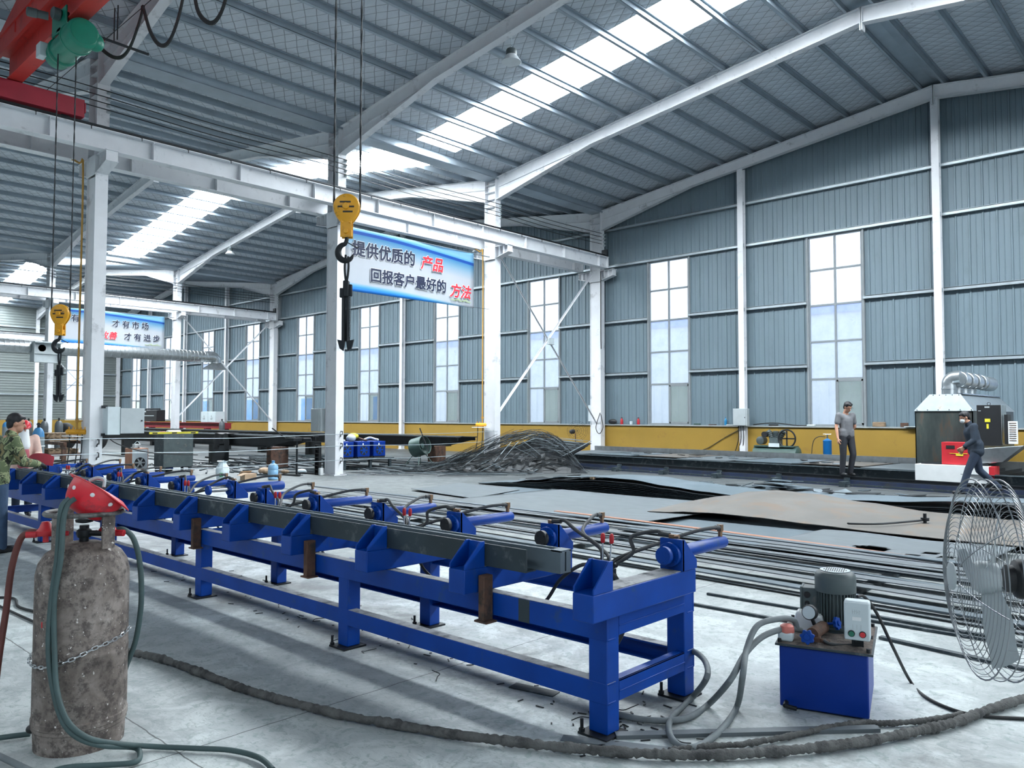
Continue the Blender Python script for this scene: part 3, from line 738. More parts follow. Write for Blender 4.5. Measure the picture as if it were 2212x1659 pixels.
for i, x in enumerate(BX):
    big = i in (6, 11)
    br = M().box(x-.065, 3.05, .605, x+.065, 4.02, .742).build('bearer', 'blue', bench, .006)
    M().box(x-.062, 3.215, .742, x+.062, 4.0, .7455).build('bearer_top', 'bluetop', br, smooth=0)
    st_ = M()
    for sx in (-1, 1):
        a = x+sx*.065; b = x+sx*.055
        st_.prism([(3.055, .742), (3.055, .768), (3.18, .888), (3.212, .888), (3.212, .742)], 'x', min(a, b), max(a, b))
    st_.box(x-.055, 3.198, .742, x+.055, 3.21, .885)
    st_.build('stop_bracket', 'blue', bench, .002)
    dy = .16 if big else 0.0; rb = .05 if big else .038; ext = .17 if big else 0.0
    zc = CY_Z+(.012 if big else 0)
    mb = M().box(x-.072, 3.86+dy, .742, x+.072, 3.882+dy, zc+.085)
    for sx in (-1, 1):
        a = x+sx*.072; b = x+sx*.058
        mb.prism([(3.862+dy, .742), (3.862+dy, zc+.085), (3.885+dy, zc+.085), (4.02+dy, .79), (4.02+dy, .742)], 'x', min(a, b), max(a, b))
    mb.build('cylinder_mount', 'blue', bench, .002)
    cy = M().lathe([(rb-.002, 0), (rb, .004), (rb, .58), (rb-.004, .6), (rb-.018, .602)], (x, 3.87+dy, zc), (0, 1, 0), 24).build('cylinder', 'blue', bench)
    fl_ = M().lathe([(.066, 0), (.068, .003), (.068, .025), (.066, .028)], (x, 3.832+dy, zc), (0, 1, 0), 28)
    for q in range(6):
        aa = q*PI/3+.3; fl_.cyl((x+.055*cos(aa), 3.826+dy, zc+.055*sin(aa)), (x+.055*cos(aa), 3.835+dy, zc+.055*sin(aa)), .006, n=6)
    fl_.build('flange', 'blue', cy)
    M().cyl((x, 3.80+dy-ext, zc), (x, 3.84+dy, zc), .026, n=16).build('piston_rod', 'chrome' if big else 'blue', cy)
    pd = M().lathe([(.046, 0), (.05, .004), (.05, .028), (.046, .032)], (x, 3.772+dy-ext, zc), (0, 1, 0), 28)
    for q in range(3):
        aa = q*2*PI/3+.5; pd.cyl((x+.034*cos(aa), 3.769+dy-ext, zc+.034*sin(aa)), (x+.034*cos(aa), 3.774+dy-ext, zc+.034*sin(aa)), .006, n=8)
    pd.build('pressure_pad', 'blue' if i == 0 or big else 'black', cy)
    pt = M().cyl((x, 4.43+dy, zc+rb-.005), (x, 4.43+dy, zc+rb+.035), .014, n=10).box(x-.014, 4.415+dy, zc+rb+.03, x+.014, 4.445+dy, zc+rb+.07)
    pt.build('port', 'brass', cy)
    pt = M().box(x-.03, 3.885+dy, zc+.082, x+.0, 3.91+dy, zc+.105).cyl((x-.015, 3.897+dy, zc+.09), (x+.03, 3.897+dy, zc+.098), .011, n=8); pt.build('port', 'brass', cy)
    # hoses from the valve standing between every second pair of bearers
    vx = BX[i-1]-.32 if i % 2 else x-.32
    tip = Vector((x, 4.43+dy, zc+rb+.052)); sgn = 1 if vx > x else -1
    hh = M().tube([tip, tip+Vector((sgn*.0, -.07, .006)), tip+Vector((sgn*.05, -.2, -.005)), tip+Vector((sgn*.16, -.42, -.06)), (vx+.01-sgn*.05, 3.75, .80), (vx-sgn*.02, 3.70, .76)], .0115, 8, 6)
    hh.cyl(tip+Vector((0, .002, 0)), tip+Vector((0, -.06, .005)), .0145, n=8)
    hh.build('hose', 'rubber', cy)
    p2 = Vector((x-.015+.045*sgn, 3.897+dy, zc+.099))
    hh = M().tube([p2, p2+Vector((sgn*.07, .0, .012)), p2+Vector((sgn*.2, -.05, -.03)), (vx-sgn*.12, 3.78, .83), (vx-sgn*.05, 3.71, .765)], .0115, 8, 6)
    hh.cyl(p2-Vector((sgn*.03, 0, 0)), p2+Vector((sgn*.04, 0, .004)), .0145, n=8); hh.build('hose', 'rubber', cy)
    if i % 2 == 0 and i < 12:
        v = M().box(vx-.05, 3.65, .60, vx+.05, 3.75, .64).box(vx-.035, 3.66, .64, vx+.035, 3.74, .70).box(vx-.045, 3.64, .70, vx+.045, 3.72, .735)
        for q in (-.03, .0, .03): v.cyl((vx+q, 3.64, .75), (vx+q, 3.74, .75), .015, n=10)
        va = v.build('control_valve', 'iron', bench, .003)
        for q in (-.028, .02):
            lv = M().cyl((vx+q, 3.69, .735), (vx+q*1.15, 3.70+q*.2, .90), .005, n=8).build('lever', 'chrome', va)
            M().lathe([(.008, 0), (.0125, .006), (.0135, .04), (.009, .055), (.003, .058)], (vx+q*1.15, 3.70+q*.2, .875), (q*.03, .02, 1), 12).build('lever_knob', 'red', va)
        hp_ = [(vx+.05, 3.66, .72), (vx+.11, 3.62, .71), (vx+.18, 3.64, .62), (vx+.24, 3.68, .50), (vx+.55, 3.70, .36), (vx+.8, 3.75, .30)]
        if i == 0: hp_ = [(vx+.05, 3.66, .72), (vx+.12, 3.62, .70), (vx+.17, 3.62, .60), (vx+.16, 3.62, .42), (vx+.02, 3.62, .22), (vx-.2, 3.66, .06), (vx-.5, 3.7, .016)]
        M().tube(hp_, .011, 8, 6).build('hose', 'rubber', va)
        M().tube([(vx-.05, 3.68, .72), (vx-.15, 3.66, .74), (vx-.3, 3.64, .64), (vx-.5, 3.66, .44), (vx-.9, 3.68, .40), (vx-1.2, 3.74, .52)], .011, 8, 6).build('hose', 'rubber', va)
for k, i in enumerate((1, 3, 5, 8)):
    x = BX[i]+.1
    M().box(x-.025, 3.15, .45, x+.022, 3.222, .705).box(x-.05, 3.14, .44, x+.05, 3.23, .452).build('side_strut', 'rust', bench, .004)
for o in bench.children:
    if o.name.startswith('side_strut'): tag(o, 'rusty brown upright bar')
# steel laid on the bench
w = M().prism([(3.216, .747), (3.226, .747), (3.226, .748), (3.30, .748), (3.30, .756), (3.226, .756), (3.226, .874), (3.216, .874)], 'x', -13.6, -2.885)
one(w, 'angle_bar', 'long dark steel angle bar clamped along the front stops of the blue bench', 'steel bar', 'mill', None, .0015, 0)
w = M().prism([(3.325, .747), (3.415, .747), (3.415, .872), (3.402, .872), (3.402, .862), (3.376, .862), (3.376, .757), (3.364, .757), (3.364, .862), (3.338, .862), (3.338, .872), (3.325, .872)], 'x', -12.6, -2.73)
w.prism([(3.325, .862), (3.415, .862), (3.415, .874), (3.325, .874)], 'x', -2.80, -2.73)
one(w, 'channel_bar', 'long grey steel channel lying behind the dark angle bar on the blue bench', 'steel bar', 'plateblue', None, .0015, 0)

# ---- hydraulic power unit on the floor
HR = .28; HX, HY = -1.765, 4.56
hp = T('hydraulic_power_unit', 'blue oil tank with an electric motor and switch box on top, right of the bench', 'power unit', (HX, HY, 0), HR)
TM = local(HX, HY, 0, HR)
def HM():
    m = M(); m.T = TM; return m
HM().box(-.225, -.29, .012, .225, .30, .345).build('tank', 'bluedark', hp, .008)
HM().box(-.245, -.31, .345, .25, .32, .357).build('lid', 'mill', hp, .002)
lt = []
for i in range(19):
    row = []
    for j in range(23):
        u, v = i/18, j/22; e = min(u, 1-u, v, 1-v)
        row.append((-.235+.475*u, -.30+.61*v, .358+min(1, e*14)*RN.uniform(.001, .012)))
    lt.append(row)
HM().sheet(lt, .002).build('dust_layer', 'dust', hp, smooth=60)
for sx, sy in ((-1, -1), (1, -1), (1, 1), (-1, 1), (1, 0)): HM().cyl((sx*.225, sy*.285+.005, .355), (sx*.225, sy*.285+.005, .378), .011, n=6).build('lid_bolt', 'iron', hp)
HM().cyl((-.19, -.30, .04), (-.19, -.345, .035), .013, n=10).cyl((-.19, -.345, .035), (-.13, -.35, .03), .012, n=10).build('drain_plug', 'iron', hp)
mx, my = .035, .13
mo = HM().lathe([(.10, 0), (.105, .01), (.105, .02), (.092, .025), (.092, .215)], (mx, my, .37), n=40).build('motor', 'motor', hp)
fn = HM()
for q in range(36):
    a = q*2*PI/36; fn.ob((mx+.099*cos(a), my+.099*sin(a), .495), (.012*cos(a), .012*sin(a), 0), (-.0022*sin(a), .0022*cos(a), 0), (0, 0, .088))
fn.build('cooling_fins', 'motor', mo, smooth=0)
HM().lathe([(.112, 0), (.114, .004), (.114, .085), (.108, .104), (.092, .118), (.06, .122)], (mx, my, .583), n=40).build('fan_cowl', 'motor', mo)
gr = HM().cyl((mx, my, .7045), (mx, my, .7065), .083, n=32); gr.build('cowl_top', 'boxgrey', mo)
gs = HM()
for q in range(-6, 7):
    for w_ in (-1, 0, 1):
        if (q*.012)**2+(w_*.042)**2 < .071**2: gs.box(mx+q*.012-.0035, my+w_*.042-.017, .7062, mx+q*.012+.0035, my+w_*.042+.017, .7072)
gs.build('vent_slots', 'black', mo, smooth=0)
tb = HM().box(mx-.19, my-.02, .46, mx-.10, my+.09, .59).box(mx-.195, my-.03, .455, mx-.18, my+.10, .595); tbo = tb.build('terminal_box', 'motor', mo, .006)
HM().cyl((mx-.155, my-.028, .55), (mx-.155, my-.019, .55), .018, n=16).cyl((mx-.155, my-.028, .50), (mx-.155, my-.019, .50), .014, n=16).build('cable_gland', 'black', tbo)
HM().box(mx-.13, my-.12, .36, mx+.13, my+.13, .372).build('motor_plate', 'mill', mo, .002)
HM().tube([(mx-.155, my-.03, .50), (mx-.16, my-.05, .45), (mx-.17, my-.07, .39), (mx-.16, my-.09, .365)], .008, 8, 5).build('motor_cable', 'rubber', mo)
# valve block, pressure gauge, hand wheels
vb = HM().cyl((-.06, -.22, .405), (-.02, -.03, .405), .034, n=16).box(-.11, -.24, .36, -.02, -.16, .395).cyl((-.055, -.20, .375), (.03, -.23, .372), .012, n=10).build('valve_block', 'rust', hp)
def wheel(c, ax, r):
    m = HM(); c = Vector(c); ax = Vector(ax).normalized(); a = ax.orthogonal().normalized(); b = ax.cross(a); P = []
    for q in range(48):
        t = q*2*PI/48; P.append((r*(1+.12*cos(7*t)), t))
    V = [c+(a*cos(t)+b*sin(t))*rr for rr, t in P]+[c+ax*.018+(a*cos(t)+b*sin(t))*rr for rr, t in P]; k = 48
    m.add(V, [tuple(range(k-1, -1, -1)), tuple(range(k, 2*k))]+[(i, (i+1) % k, k+(i+1) % k, k+i) for i in range(k)])
    m.cyl(c+ax*.0, c+ax*-.05, .008, n=8); m.cyl(c, c+ax*.026, r*.45, n=16)
    m.build('hand_wheel', 'blue', vb, .002)
wheel((-.075, -.285, .405), (-.2, -1, .1), .036); wheel((.045, -.02, .43), (.8, -.3, .2), .033)
gg = HM(); gc = Vector((-.075, -.11, .50)); gax = Vector((-.25, -1, .12)).normalized()
gg.lathe([(.038, 0), (.042, .004), (.042, .034), (.039, .038)], gc-gax*.0, gax, 28); gg.cyl((-.06, -.10, .43), (-.07, -.105, .46), .011, n=8)
ga = gg.build('pressure_gauge', 'iron', vb)
gf = HM().cyl(gc+gax*.0385, gc+gax*.040, .036, n=28); gf.build('gauge_glass', 'boxgrey', ga)
# return filter with red cap, pale filler box, breather
HM().box(-.235, -.275, .36, -.155, -.20, .41).build('wrapped_fitting', 'boxgrey', hp, .012)
HM().lathe([(.038, 0), (.04, .01), (.036, .035), (.02, .045)], (-.19, -.235, .405), n=20).build('red_tape', mat('faded_red_tape', '#d07a70', .6), hp)
HM().prism([(-.20, .36), (-.01, .36), (-.03, .455), (-.17, .47)], 'y', .0, .10).build('filler_housing', 'whiteplastic', hp, .012)
HM().lathe([(.03, 0), (.03, .03), (.034, .034), (.034, .07), (.028, .076)], (.185, .03, .36), n=20).build('breather', 'chrome', hp)
# switch box on its bracket
HM().box(.14, -.215, .357, .20, -.20, .43).build('box_bracket', 'iron', hp, .002)
sb = HM().box(.105, -.25, .405, .235, -.165, .615).build('switch_box', 'boxgrey', hp, .014)
HM().box(.108, -.262, .41, .232, -.25, .61).build('box_front', 'boxgrey', sb, .012)
for ux, mm in ((.143, 'dkgreenbtn'), (.198, 'redbtn')):
    if mm not in MT: MT[mm] = mat('start_button_green' if 'green' in mm else 'stop_button_red', '#1f6a55' if 'green' in mm else '#c8323a', .4)
    HM().cyl((ux, -.266, .445), (ux, -.262, .445), .0175, n=20).build('button_rim', 'black', sb)
    HM().cyl((ux, -.272, .445), (ux, -.264, .445), .0135, n=20).build('button', mm, sb)
HM().box(.148, -.2635, .515, .192, -.2625, .535).build('rating_plate', 'whiteplastic', sb, smooth=0)
mk = HM()
for ux in (.150, .17, .19): mk.box(ux-.0008, -.2632, .468, ux+.0008, -.2624, .495)
for q, ux in enumerate((.152, .163, .174, .185)): mk.box(ux-.004, -.2632, .56+.004*(q % 2), ux+.004, -.2624, .562+.004*(q % 2)); mk.box(ux-.004, -.2632, .55, ux-.002, -.2624, .572)
mk.build('printed_marks', 'cabinet', sb, smooth=0)
HM().tube([(.16, -.21, .40), (.15, -.20, .37), (.08, -.22, .365), (.03, -.24, .372), (-.0, -.24, .385)], .009, 8, 5).build('switch_cable', 'rubber', hp)

def hose(key, name, label, r, m, cat='hose', k=6, n=10, z0=None):
    P = CV[key]
    return one(M().tube(P, r, n, k), name, label, cat, m)
hose('u', 'hydraulic_hose', 'grey hydraulic hose looping on the floor between the power unit and the bench end leg', .0165, 'greyhose')
hose('v', 'hydraulic_hose', 'grey hydraulic hose running from the power unit under the bench end', .0165, 'greyhose')
hose('cord', 'power_cable', 'black cable hanging from the switch box and trailing to the right edge', .009, 'cable', 'cable')
# hose bundle wrapped in cloth, lying across the floor
def wrapped(key, r, name, label):
    P = spline([Vector(p) for p in CV[key]], 18); rr = []
    for i in range(len(P)):
        rr.append(r*(1+.07*sin(i*1.9)+.10*sin(i*.31+1)+RN.uniform(-.16, .13)))
    P = [p+Vector((0, 0, RN.uniform(-.002, .003))) for p in P]
    m = M().tube(P, rr, 12)
    return one(m, name, label, 'hose', 'wrap', smooth=80)
wrapped('wrap', .0235, 'wrapped_hose_bundle', 'thick hose bundle wrapped in dusty grey cloth, curving along the bottom of the floor')
wrapped('wrap2', .015, 'wrapped_hose', 'thinner cloth wrapped hose in front of the blue tank, joining the thick bundle')
hose('loop', 'welding_hose', 'dark green hose draped over the gas cylinder collar and looped on the floor', .0125, 'greenhose')
hose('loop2', 'welding_hose', 'dark green hose draped over the gas cylinder, trailing right along the floor', .0125, 'greenhose')
hose('left1', 'floor_hose', 'grey hose at the lower left corner of the floor', .014, 'greyhose')
hose('left3', 'floor_hose', 'dark hose coming in from the left to the foot of the gas cylinder', .013, 'greenhose')
hose('l1', 'floor_cable', 'black cable on the floor left of the gas cylinder, kinked one', .011, 'cable', 'cable')
hose('l2', 'floor_cable', 'black cable on the floor left of the gas cylinder, straight one', .009, 'cable', 'cable')

# ---- gas cylinder
GX, GY, GR = -4.245, 1.425, .209
gc_ = T('gas_cylinder', 'large weathered brown gas cylinder standing in front of the bench with a chain round it', 'gas cylinder', (GX, GY, 0))
M().lathe([(GR-.012, .085), (GR, .10), (GR, .115), (GR+.004, .12), (GR+.004, .145), (GR, .15), (GR, .44), (GR+.002, .445), (GR+.002, .46), (GR, .465), (GR, .83), (GR-.012, .885), (GR-.04, .93), (GR-.09, .962), (.07, .978), (.04, .98)], (GX, GY, 0), n=56).build('body', 'tank', gc_)
fr_ = M()
V = []; F = []; n_ = 56
for j in range(n_):
    a = 2*PI*j/n_; notch = .03 if abs((a-3.9) % (2*PI)) < .14 or abs((a-5.6) % (2*PI)) < .1 else 0
    for rr, z in ((GR-.010, .0+notch*0), (GR-.006, .10), (GR-.018, .10), (GR-.022, .0)): V.append((GX+rr*cos(a), GY+rr*sin(a), z))
for j in range(n_):
    o, e = j*4, ((j+1) % n_)*4
    F += [(o+q, e+q, e+(q+1) % 4, o+(q+1) % 4) for q in range(4)]
fr_.add(V, F); fr_.build('foot_ring', 'tank', gc_)
ft = M(); ft.ell((GX+(GR-.006)*cos(-2.05), GY+(GR-.006)*sin(-2.05), .085), .03, .03, .022, 12, 8); ft.build('drain_hole', 'black', gc_)
MT['ringsteel'] = mat('worn_dark_steel', '#6a6a68', .5, .3, var=.3, scale=14, dirt=('#3d3a38', .3, 20))
cl = M().torus((GX, GY, 1.125), (0, 0, 1), .172, .0125, 48, 10); cl.build('collar_ring', 'ringsteel', gc_)
for a in (.36, -1.04, -2.95):
    c_ = Vector((GX+.165*cos(a), GY+.165*sin(a), 1.04)); tz = Vector((-sin(a), cos(a), 0))
    M().ob(c_, tz*.036, Vector((cos(a), sin(a), 0))*.005, (0, 0, .085)).build('collar_strap', 'tank', gc_, .002)
vv = M().cyl((GX, GY, .97), (GX, GY, 1.06), .022, n=12).lathe([(.03, 0), (.034, .01), (.034, .035), (.02, .045)], (GX, GY, 1.0), n=16).lathe([(.014, 0), (.04, .006), (.042, .018), (.02, .024)], (GX, GY, 1.07), n=16)
vv.cyl((GX-.03, GY-.02, 1.02), (GX+.1, GY+.08, 1.02), .014, n=10); vv.build('valve', 'iron', gc_)
def regulator(c, d, name_, lab):
    d = Vector(d).normalized(); c = Vector(c)
    m = M().lathe([(.012, -.02), (.036, -.016), (.042, -.004), (.042, .006), (.03, .02), (.02, .045), (.014, .05)], c, (0, 0, 1), 22)
    m.cyl(c-d*.085-Vector((0, 0, .012)), c+d*.1-Vector((0, 0, .012)), .012, n=10).cyl(c-Vector((0, 0, .02)), c-Vector((0, 0, .05)), .013, n=10)
    m.cyl(c-d*.085-Vector((0, 0, .012)), c-d*.04-Vector((0, 0, .012)), .016, n=10)
    return tag(m.build(name_, 'red', gc_), lab)
regulator((GX-.075, GY-.15, 1.035), (.3, .55, 0), 'regulator', 'red pressure regulator on the left')
regulator((GX+.06, GY+.09, 1.03), (-.5, -.4, 0), 'regulator', 'red pressure regulator under the collar')
hose('redhose', 'gas_hose', 'red brown hose arching down from the left regulator of the gas cylinder', .0155, 'redhose')
hose('greenhose', 'gas_hose', 'dark green hose arching down the right side of the gas cylinder', .0135, 'greenhose')
M().box(-4.215, 1.225, .60, -4.175, 1.262, .63).build('red_clip', 'red', gc_, .003)
# chain of links round the body
ch = M(); NL = 34
for q in range(NL):
    a = -2.75+q*(3.75/NL); a2 = a+3.75/NL*.72
    def cp(t):
        u = (t+2.75)/3.75; z = .47-.05*sin(PI*min(1, u*1.4))+.17*max(0, u-.45)**1.3
        return Vector((GX+(GR+.012)*cos(t), GY+(GR+.012)*sin(t), z))
    p, q_ = cp(a), cp(a2); t = (q_-p).normalized(); n1 = Vector((cos(a), sin(a), 0)); b = t.cross(n1) if q % 2 == 0 else n1
    LL = (q_-p).length*.5/.72*1.16; ww = .0075; c = (p+q_)/2; pts = []
    for s_ in range(14):
        th = 2*PI*s_/14; e_ = LL-ww if cos(th) > 0 else -(LL-ww); pts.append(c+t*(e_+ww*cos(th))+b*ww*sin(th))
    ch.tube(pts, .0024, 6, 0, True)
ch.build('chain', 'chain', gc_)
# helmet lying on the collar
up_ = Vector((0, 0, 1)); rr_ = Vector((cos(YAW), sin(YAW), 0)); fh = Vector((-sin(YAW), cos(YAW), 0))
an = math.radians(27); hf = rr_*cos(an)-up_*sin(an); ha = (-rr_*sin(an)-up_*cos(an)); hs = hf.cross(ha)
ha = (ha-fh*.42).normalized(); hs = hf.cross(ha)
hc = Vector((-4.175, 1.465, 1.25))
hm = T('hard_hat', 'red hard hat lying upside down on the gas cylinder collar', 'helmet', (hc.x, hc.y, 1.138))
V = []; F = []; nu, nv = 40, 14
def dome(i, j, r0):
    t = 2*PI*j/nu; ph = PI/2*i/nv
    f = cos(t); ell = .132+.012*f
    rad = r0*sin(ph)**.62; return hc+hf*(ell*rad*f)+hs*(.118*rad*sin(t))+ha*(.152*cos(ph)*r0)+ha*(.012*sin(ph))
for r0 in (1.0, .96):
    for i in range(nv+1): V += [dome(i, j, r0) for j in range(nu)]
N1 = (nv+1)*nu
for i in range(nv):
    for j in range(nu):
        a, b, c, d = i*nu+j, i*nu+(j+1) % nu, (i+1)*nu+(j+1) % nu, (i+1)*nu+j
        F += [(a, d, c, b), (N1+a, N1+b, N1+c, N1+d)]
for j in range(nu): F.append((nv*nu+j, N1+nv*nu+j, N1+nv*nu+(j+1) % nu, nv*nu+(j+1) % nu))
M().add(V, F).build('shell', 'helmet', hm)
bm_ = M(); V = []; F = []
for j in range(nu):
    t = 2*PI*j/nu; f = cos(t); vis = .036*max(0, f)**2.2+.008; sg = sin(t)
    pin = hc+hf*(.142*f)+hs*(.116*sg)+ha*.014; po = pin+(hf*f+hs*sg*.7).normalized()*vis-ha*(.0)+ha*(.02*max(0, f)**2)
    V += [pin, po, po-ha*.005, pin-ha*.005]
for j in range(nu):
    o, e = j*4, ((j+1) % nu)*4; F += [(o+q, e+q, e+(q+1) % 4, o+(q+1) % 4) for q in range(4)]
bm_.add(V, F); bm_.build('brim', 'helmet', hm)
for t, ph in ((-2.05, 1.22), (-1.25, 1.28), (-.52, 1.3), (-2.75, 1.2)):
    for sgn in (1, -1):
        p = hc+hf*((.132+.012*cos(t))*sin(ph)**.62*cos(t))+hs*(.118*sin(ph)**.62*sin(t)*sgn)+ha*(.152*cos(ph)+.012*sin(ph)); nrm = (p-hc).normalized()
        M().lathe([(.0105, -.002), (.0105, .002), (.006, .004)], p, nrm, 14).build('rivet', 'whiteplastic', hm)
M().tube([hc+hf*-.06-ha*.005, hc+hf*-.035-ha*.035, hc+hf*.0-ha*.04, hc+hf*.02-ha*.01], .009, 6, 5).build('headband', 'cabinet', hm)
# rusty pipe standing behind the cylinder
rp = M().cyl((-4.325, 1.652, 0), (-4.30, 1.635, .62), .019, n=14)
one(rp, 'rusty_pipe', 'thin rusty pipe standing against the back of the gas cylinder', 'pipe', 'rustpipe')

# ---- wire cage fan at the right edge
fan = T('industrial_fan', 'large pedestal fan with wire cage and orange striped black motor, nearest the camera', 'fan', (-.57, 3.49, 0))
fc = Vector((-.70, 3.35, 1.01)); fax = (-rr_*cos(.25)+fh*sin(.25)).normalized()
fu = up_; fs = fu.cross(fax).normalized()
def guard(name, side, off):
    m = M()
    prof = lambda t: off+side*(.075*(1-t**2.2))
    for k in range(19):
        t = .2+.8*k/18; r = .36*t; c = fc+fax*prof(t)
        m.tube([c+(fu*cos(2*PI*i/48)+fs*sin(2*PI*i/48))*r for i in range(48)], .0013, 4, 0, True)
    for k in range(8):
        a = 2*PI*k/8+.2
        m.tube([fc+fax*prof(t)+(fu*cos(a)+fs*sin(a))*.36*t for t in (.2, .4, .6, .8, .92, 1.0)], .0021, 4)
    m.build(name, 'fanwire', fan)
guard('front_guard', 1, .045); guard('rear_guard', -1, -.045)
m = M()
for o_ in (-.045, 0, .045):
    m.tube([fc+fax*o_+(fu*cos(2*PI*i/48)+fs*sin(2*PI*i/48))*.363 for i in range(48)], .0022, 5, 0, True)
for k in range(12):
    a = 2*PI*k/12; q = (fu*cos(a)+fs*sin(a))*.364; m.tube([fc+fax*-.045+q, fc+fax*.045+q], .0014, 4)
m.build('cage_rim', 'fanwire', fan)
M().lathe([(.05, 0), (.052, .003), (.05, .008), (.03, .012)], fc+fax*.118, fax, 28).build('guard_badge', 'cabinet', fan)
for k in range(3):
    a0 = 2*PI*k/3+.5; G = []
    for i in range(9):
        r = .06+.26*i/8; row = []
        for j in range(5):
            w_ = (j/4-.5)*(.5+.55*sin(PI*min(1, i/8+.2))); a = a0+w_*.9; row.append(fc+(fu*cos(a)+fs*sin(a))*r+fax*(.05*(j/4-.5)))
        G.append(row)
    M().sheet(G, .0015).build('blade', 'cabinet', fan, smooth=70)
M().lathe([(.055, -.03), (.06, -.02), (.06, .03), (.05, .045)], fc, fax, 24).build('hub', 'cabinet', fan)
mt = M().lathe([(.05, 0), (.05, .02), (.068, .03), (.072, .04), (.072, .11), (.074, .112), (.074, .122), (.072, .124), (.072, .20), (.06, .215), (.03, .22)], fc-fax*.06, -fax, 32).build('motor', 'black', fan)
og = M(); V = []; F = []
for i in range(10):
    a = -2.3+i*.16
    for d, w_ in ((.085, .0), (.19, .0)):
        V.append(fc-fax*(d-.05+.0)+(fu*sin(a-1.0)+fs*-cos(a-1.0))*.0733)
for i in range(9): F.append((2*i, 2*i+1, 2*i+3, 2*i+2))
og = M()
M().box(-.2, -.2, 0, -.19, -.19, .01)
ost = M()
for i in range(8):
    d0 = .05+.018*i; zz = -.018-(.006 if i % 3 == 1 else 0)-.002*i
    c = fc-fax*(d0+.06+.0); 
    side = -fs if (-fs).dot(-fh) > 0 else fs
    base_ = side*math.sqrt(.073**2-zz*zz)*1.01+fu*zz
    ost.ob(c+base_, fax*.0095, fu*.013, side*.0012)
ost.build('orange_stripe', mat('orange_plastic', '#d8702f', .5), mt, smooth=0)
arm = M().tube([fc-fax*.17-fu*.06, fc-fax*.17-fu*.11, fc-fax*.19-fu*.15+rr_*.02, (-.575, 3.485, .82), (-.575, 3.485, .75)], .017, 8, 4)
arm.box(-.60, 3.46, .70, -.55, 3.51, .80); arm.build('tilt_bracket', 'black', fan)
M().cyl((-.575, 3.485, .03), (-.575, 3.485, .78), .019, n=14).build('pole', 'black', fan)
M().lathe([(.24, 0), (.245, .01), (.235, .025), (.05, .04), (.025, .07)], (-.575, 3.485, 0), n=40).build('base', 'iron', fan)

# ---- bits lying on the near floor
def flat(P, w_, h_, name, label, cat, m, grp=None, z=0.0, bev=0):
    p, q = Vector((P[0][0], P[0][1], z+h_/2)), Vector((P[1][0], P[1][1], z+h_/2))
    return one(M().bar(p, q, w_, h_), name, label, cat, m, grp, bev, 0)
flat([(-2.33, 3.27), (-1.40, 4.26)], .055, .02, 'flat_bar', 'grey flat bar on the floor behind the wrapped hose, between bench foot and blue tank', 'steel bar', 'plate')
flat([(-3.22, 3.47), (-2.93, 3.53)], .09, .006, 'steel_offcut', 'dark rectangular steel offcut under the bench end', 'offcut', 'mill')
flat([(-2.52, 3.08), (-2.02, 3.33)], .07, .006, 'steel_offcut', 'grey strip offcut by the bench end foot', 'offcut', 'plate')
flat([(-3.0, 3.9), (-2.72, 4.02)], .02, .02, 'steel_offcut', 'thin dark rod offcut below the end of the bench', 'offcut', 'mill')
dl = M()
for i in range(150):
    q = RN.random()
    if q < .4: x, y = -2.45+RN.gauss(0, .16), 3.45+RN.gauss(0, .18)
    elif q < .7: x, y = RN.uniform(-7, -3), 3.62+RN.gauss(0, .12)
    else: x, y = RN.uniform(-9, -2.6), RN.uniform(3.3, 4.1)
    a = RN.uniform(0, PI); L_ = RN.uniform(.005, .03); dl.ob((x, y, .004), (L_*cos(a), L_*sin(a), 0), (-.004*sin(a), .004*cos(a), 0), (0, 0, .002))
tag(dl.build('swarf', 'scrap', None, smooth=0), 'dark metal swarf and crumbs scattered on the floor under the bench', 'debris', None, 'stuff')
for i in range(9):
    x, y = [(-2.62, 3.28), (-2.2, 3.42), (-2.35, 3.62), (-3.6, 3.2), (-4.4, 3.36), (-4.75, 3.42), (-5.3, 3.62), (-2.02, 3.52), (-2.6, 3.58)][i]
    P = [(x, y, .006)]; a = RN.uniform(0, 6)
    for k in range(4): a += RN.uniform(-.9, .9); P.append((P[-1][0]+.05*cos(a), P[-1][1]+.05*sin(a), .006+RN.uniform(0, .02)))
    one(M().tube(P, .003, 5, 4), 'curl_of_wire', 'thin dark curl of wire on the floor by the bench legs', 'wire', 'iron', 'wire curls by the bench legs')
# ================================================================== STEEL PLATES, SCRAP, CUTTING MACHINE
def interp(tab, x):
    if x <= tab[0][0]: return tab[0][1]
    for (a, b), (c, d) in zip(tab, tab[1:]):
        if x <= c:
            t = (x-a)/(c-a); t = t*t*(3-2*t); return b+(d-b)*t
    return tab[-1][1]
def plate(x0, x1, y0, y1, zf, th, name, label, m, grp=None, nu=48, nv=10, skew=(0, 0)):
    G = []
    for i in range(nu+1):
        u = i/nu; row = []
        for j in range(nv+1):
            v = j/nv; x = x0+(x1-x0)*u+skew[0]*v; y = y0+(y1-y0)*v+skew[1]*u; row.append((x, y, zf(x, y, u, v)))
        G.append(row)
    return one(M().sheet(G, th), name, label, 'steel plate', m, grp, 0, 50)
TOP = [(-13.3, .03), (-12.3, .10), (-11.56, .20), (-10.63, .31), (-9.77, .36), (-8.97, .35), (-8.11, .27), (-7.32, .215), (-6.58, .18), (-5.73, .19), (-4.2, .27), (-3.0, .35), (-2.2, .39), (0, .42)]
SEC = [(-13.3, .02), (-12.3, .08), (-11.56, .14), (-10.63, .235), (-9.77, .285), (-8.97, .275), (-8.11, .215), (-7.32, .16), (-6.58, .135), (-5.73, .14), (-4.2, .21), (-3.0, .245), (-2.2, .24), (0, .22)]
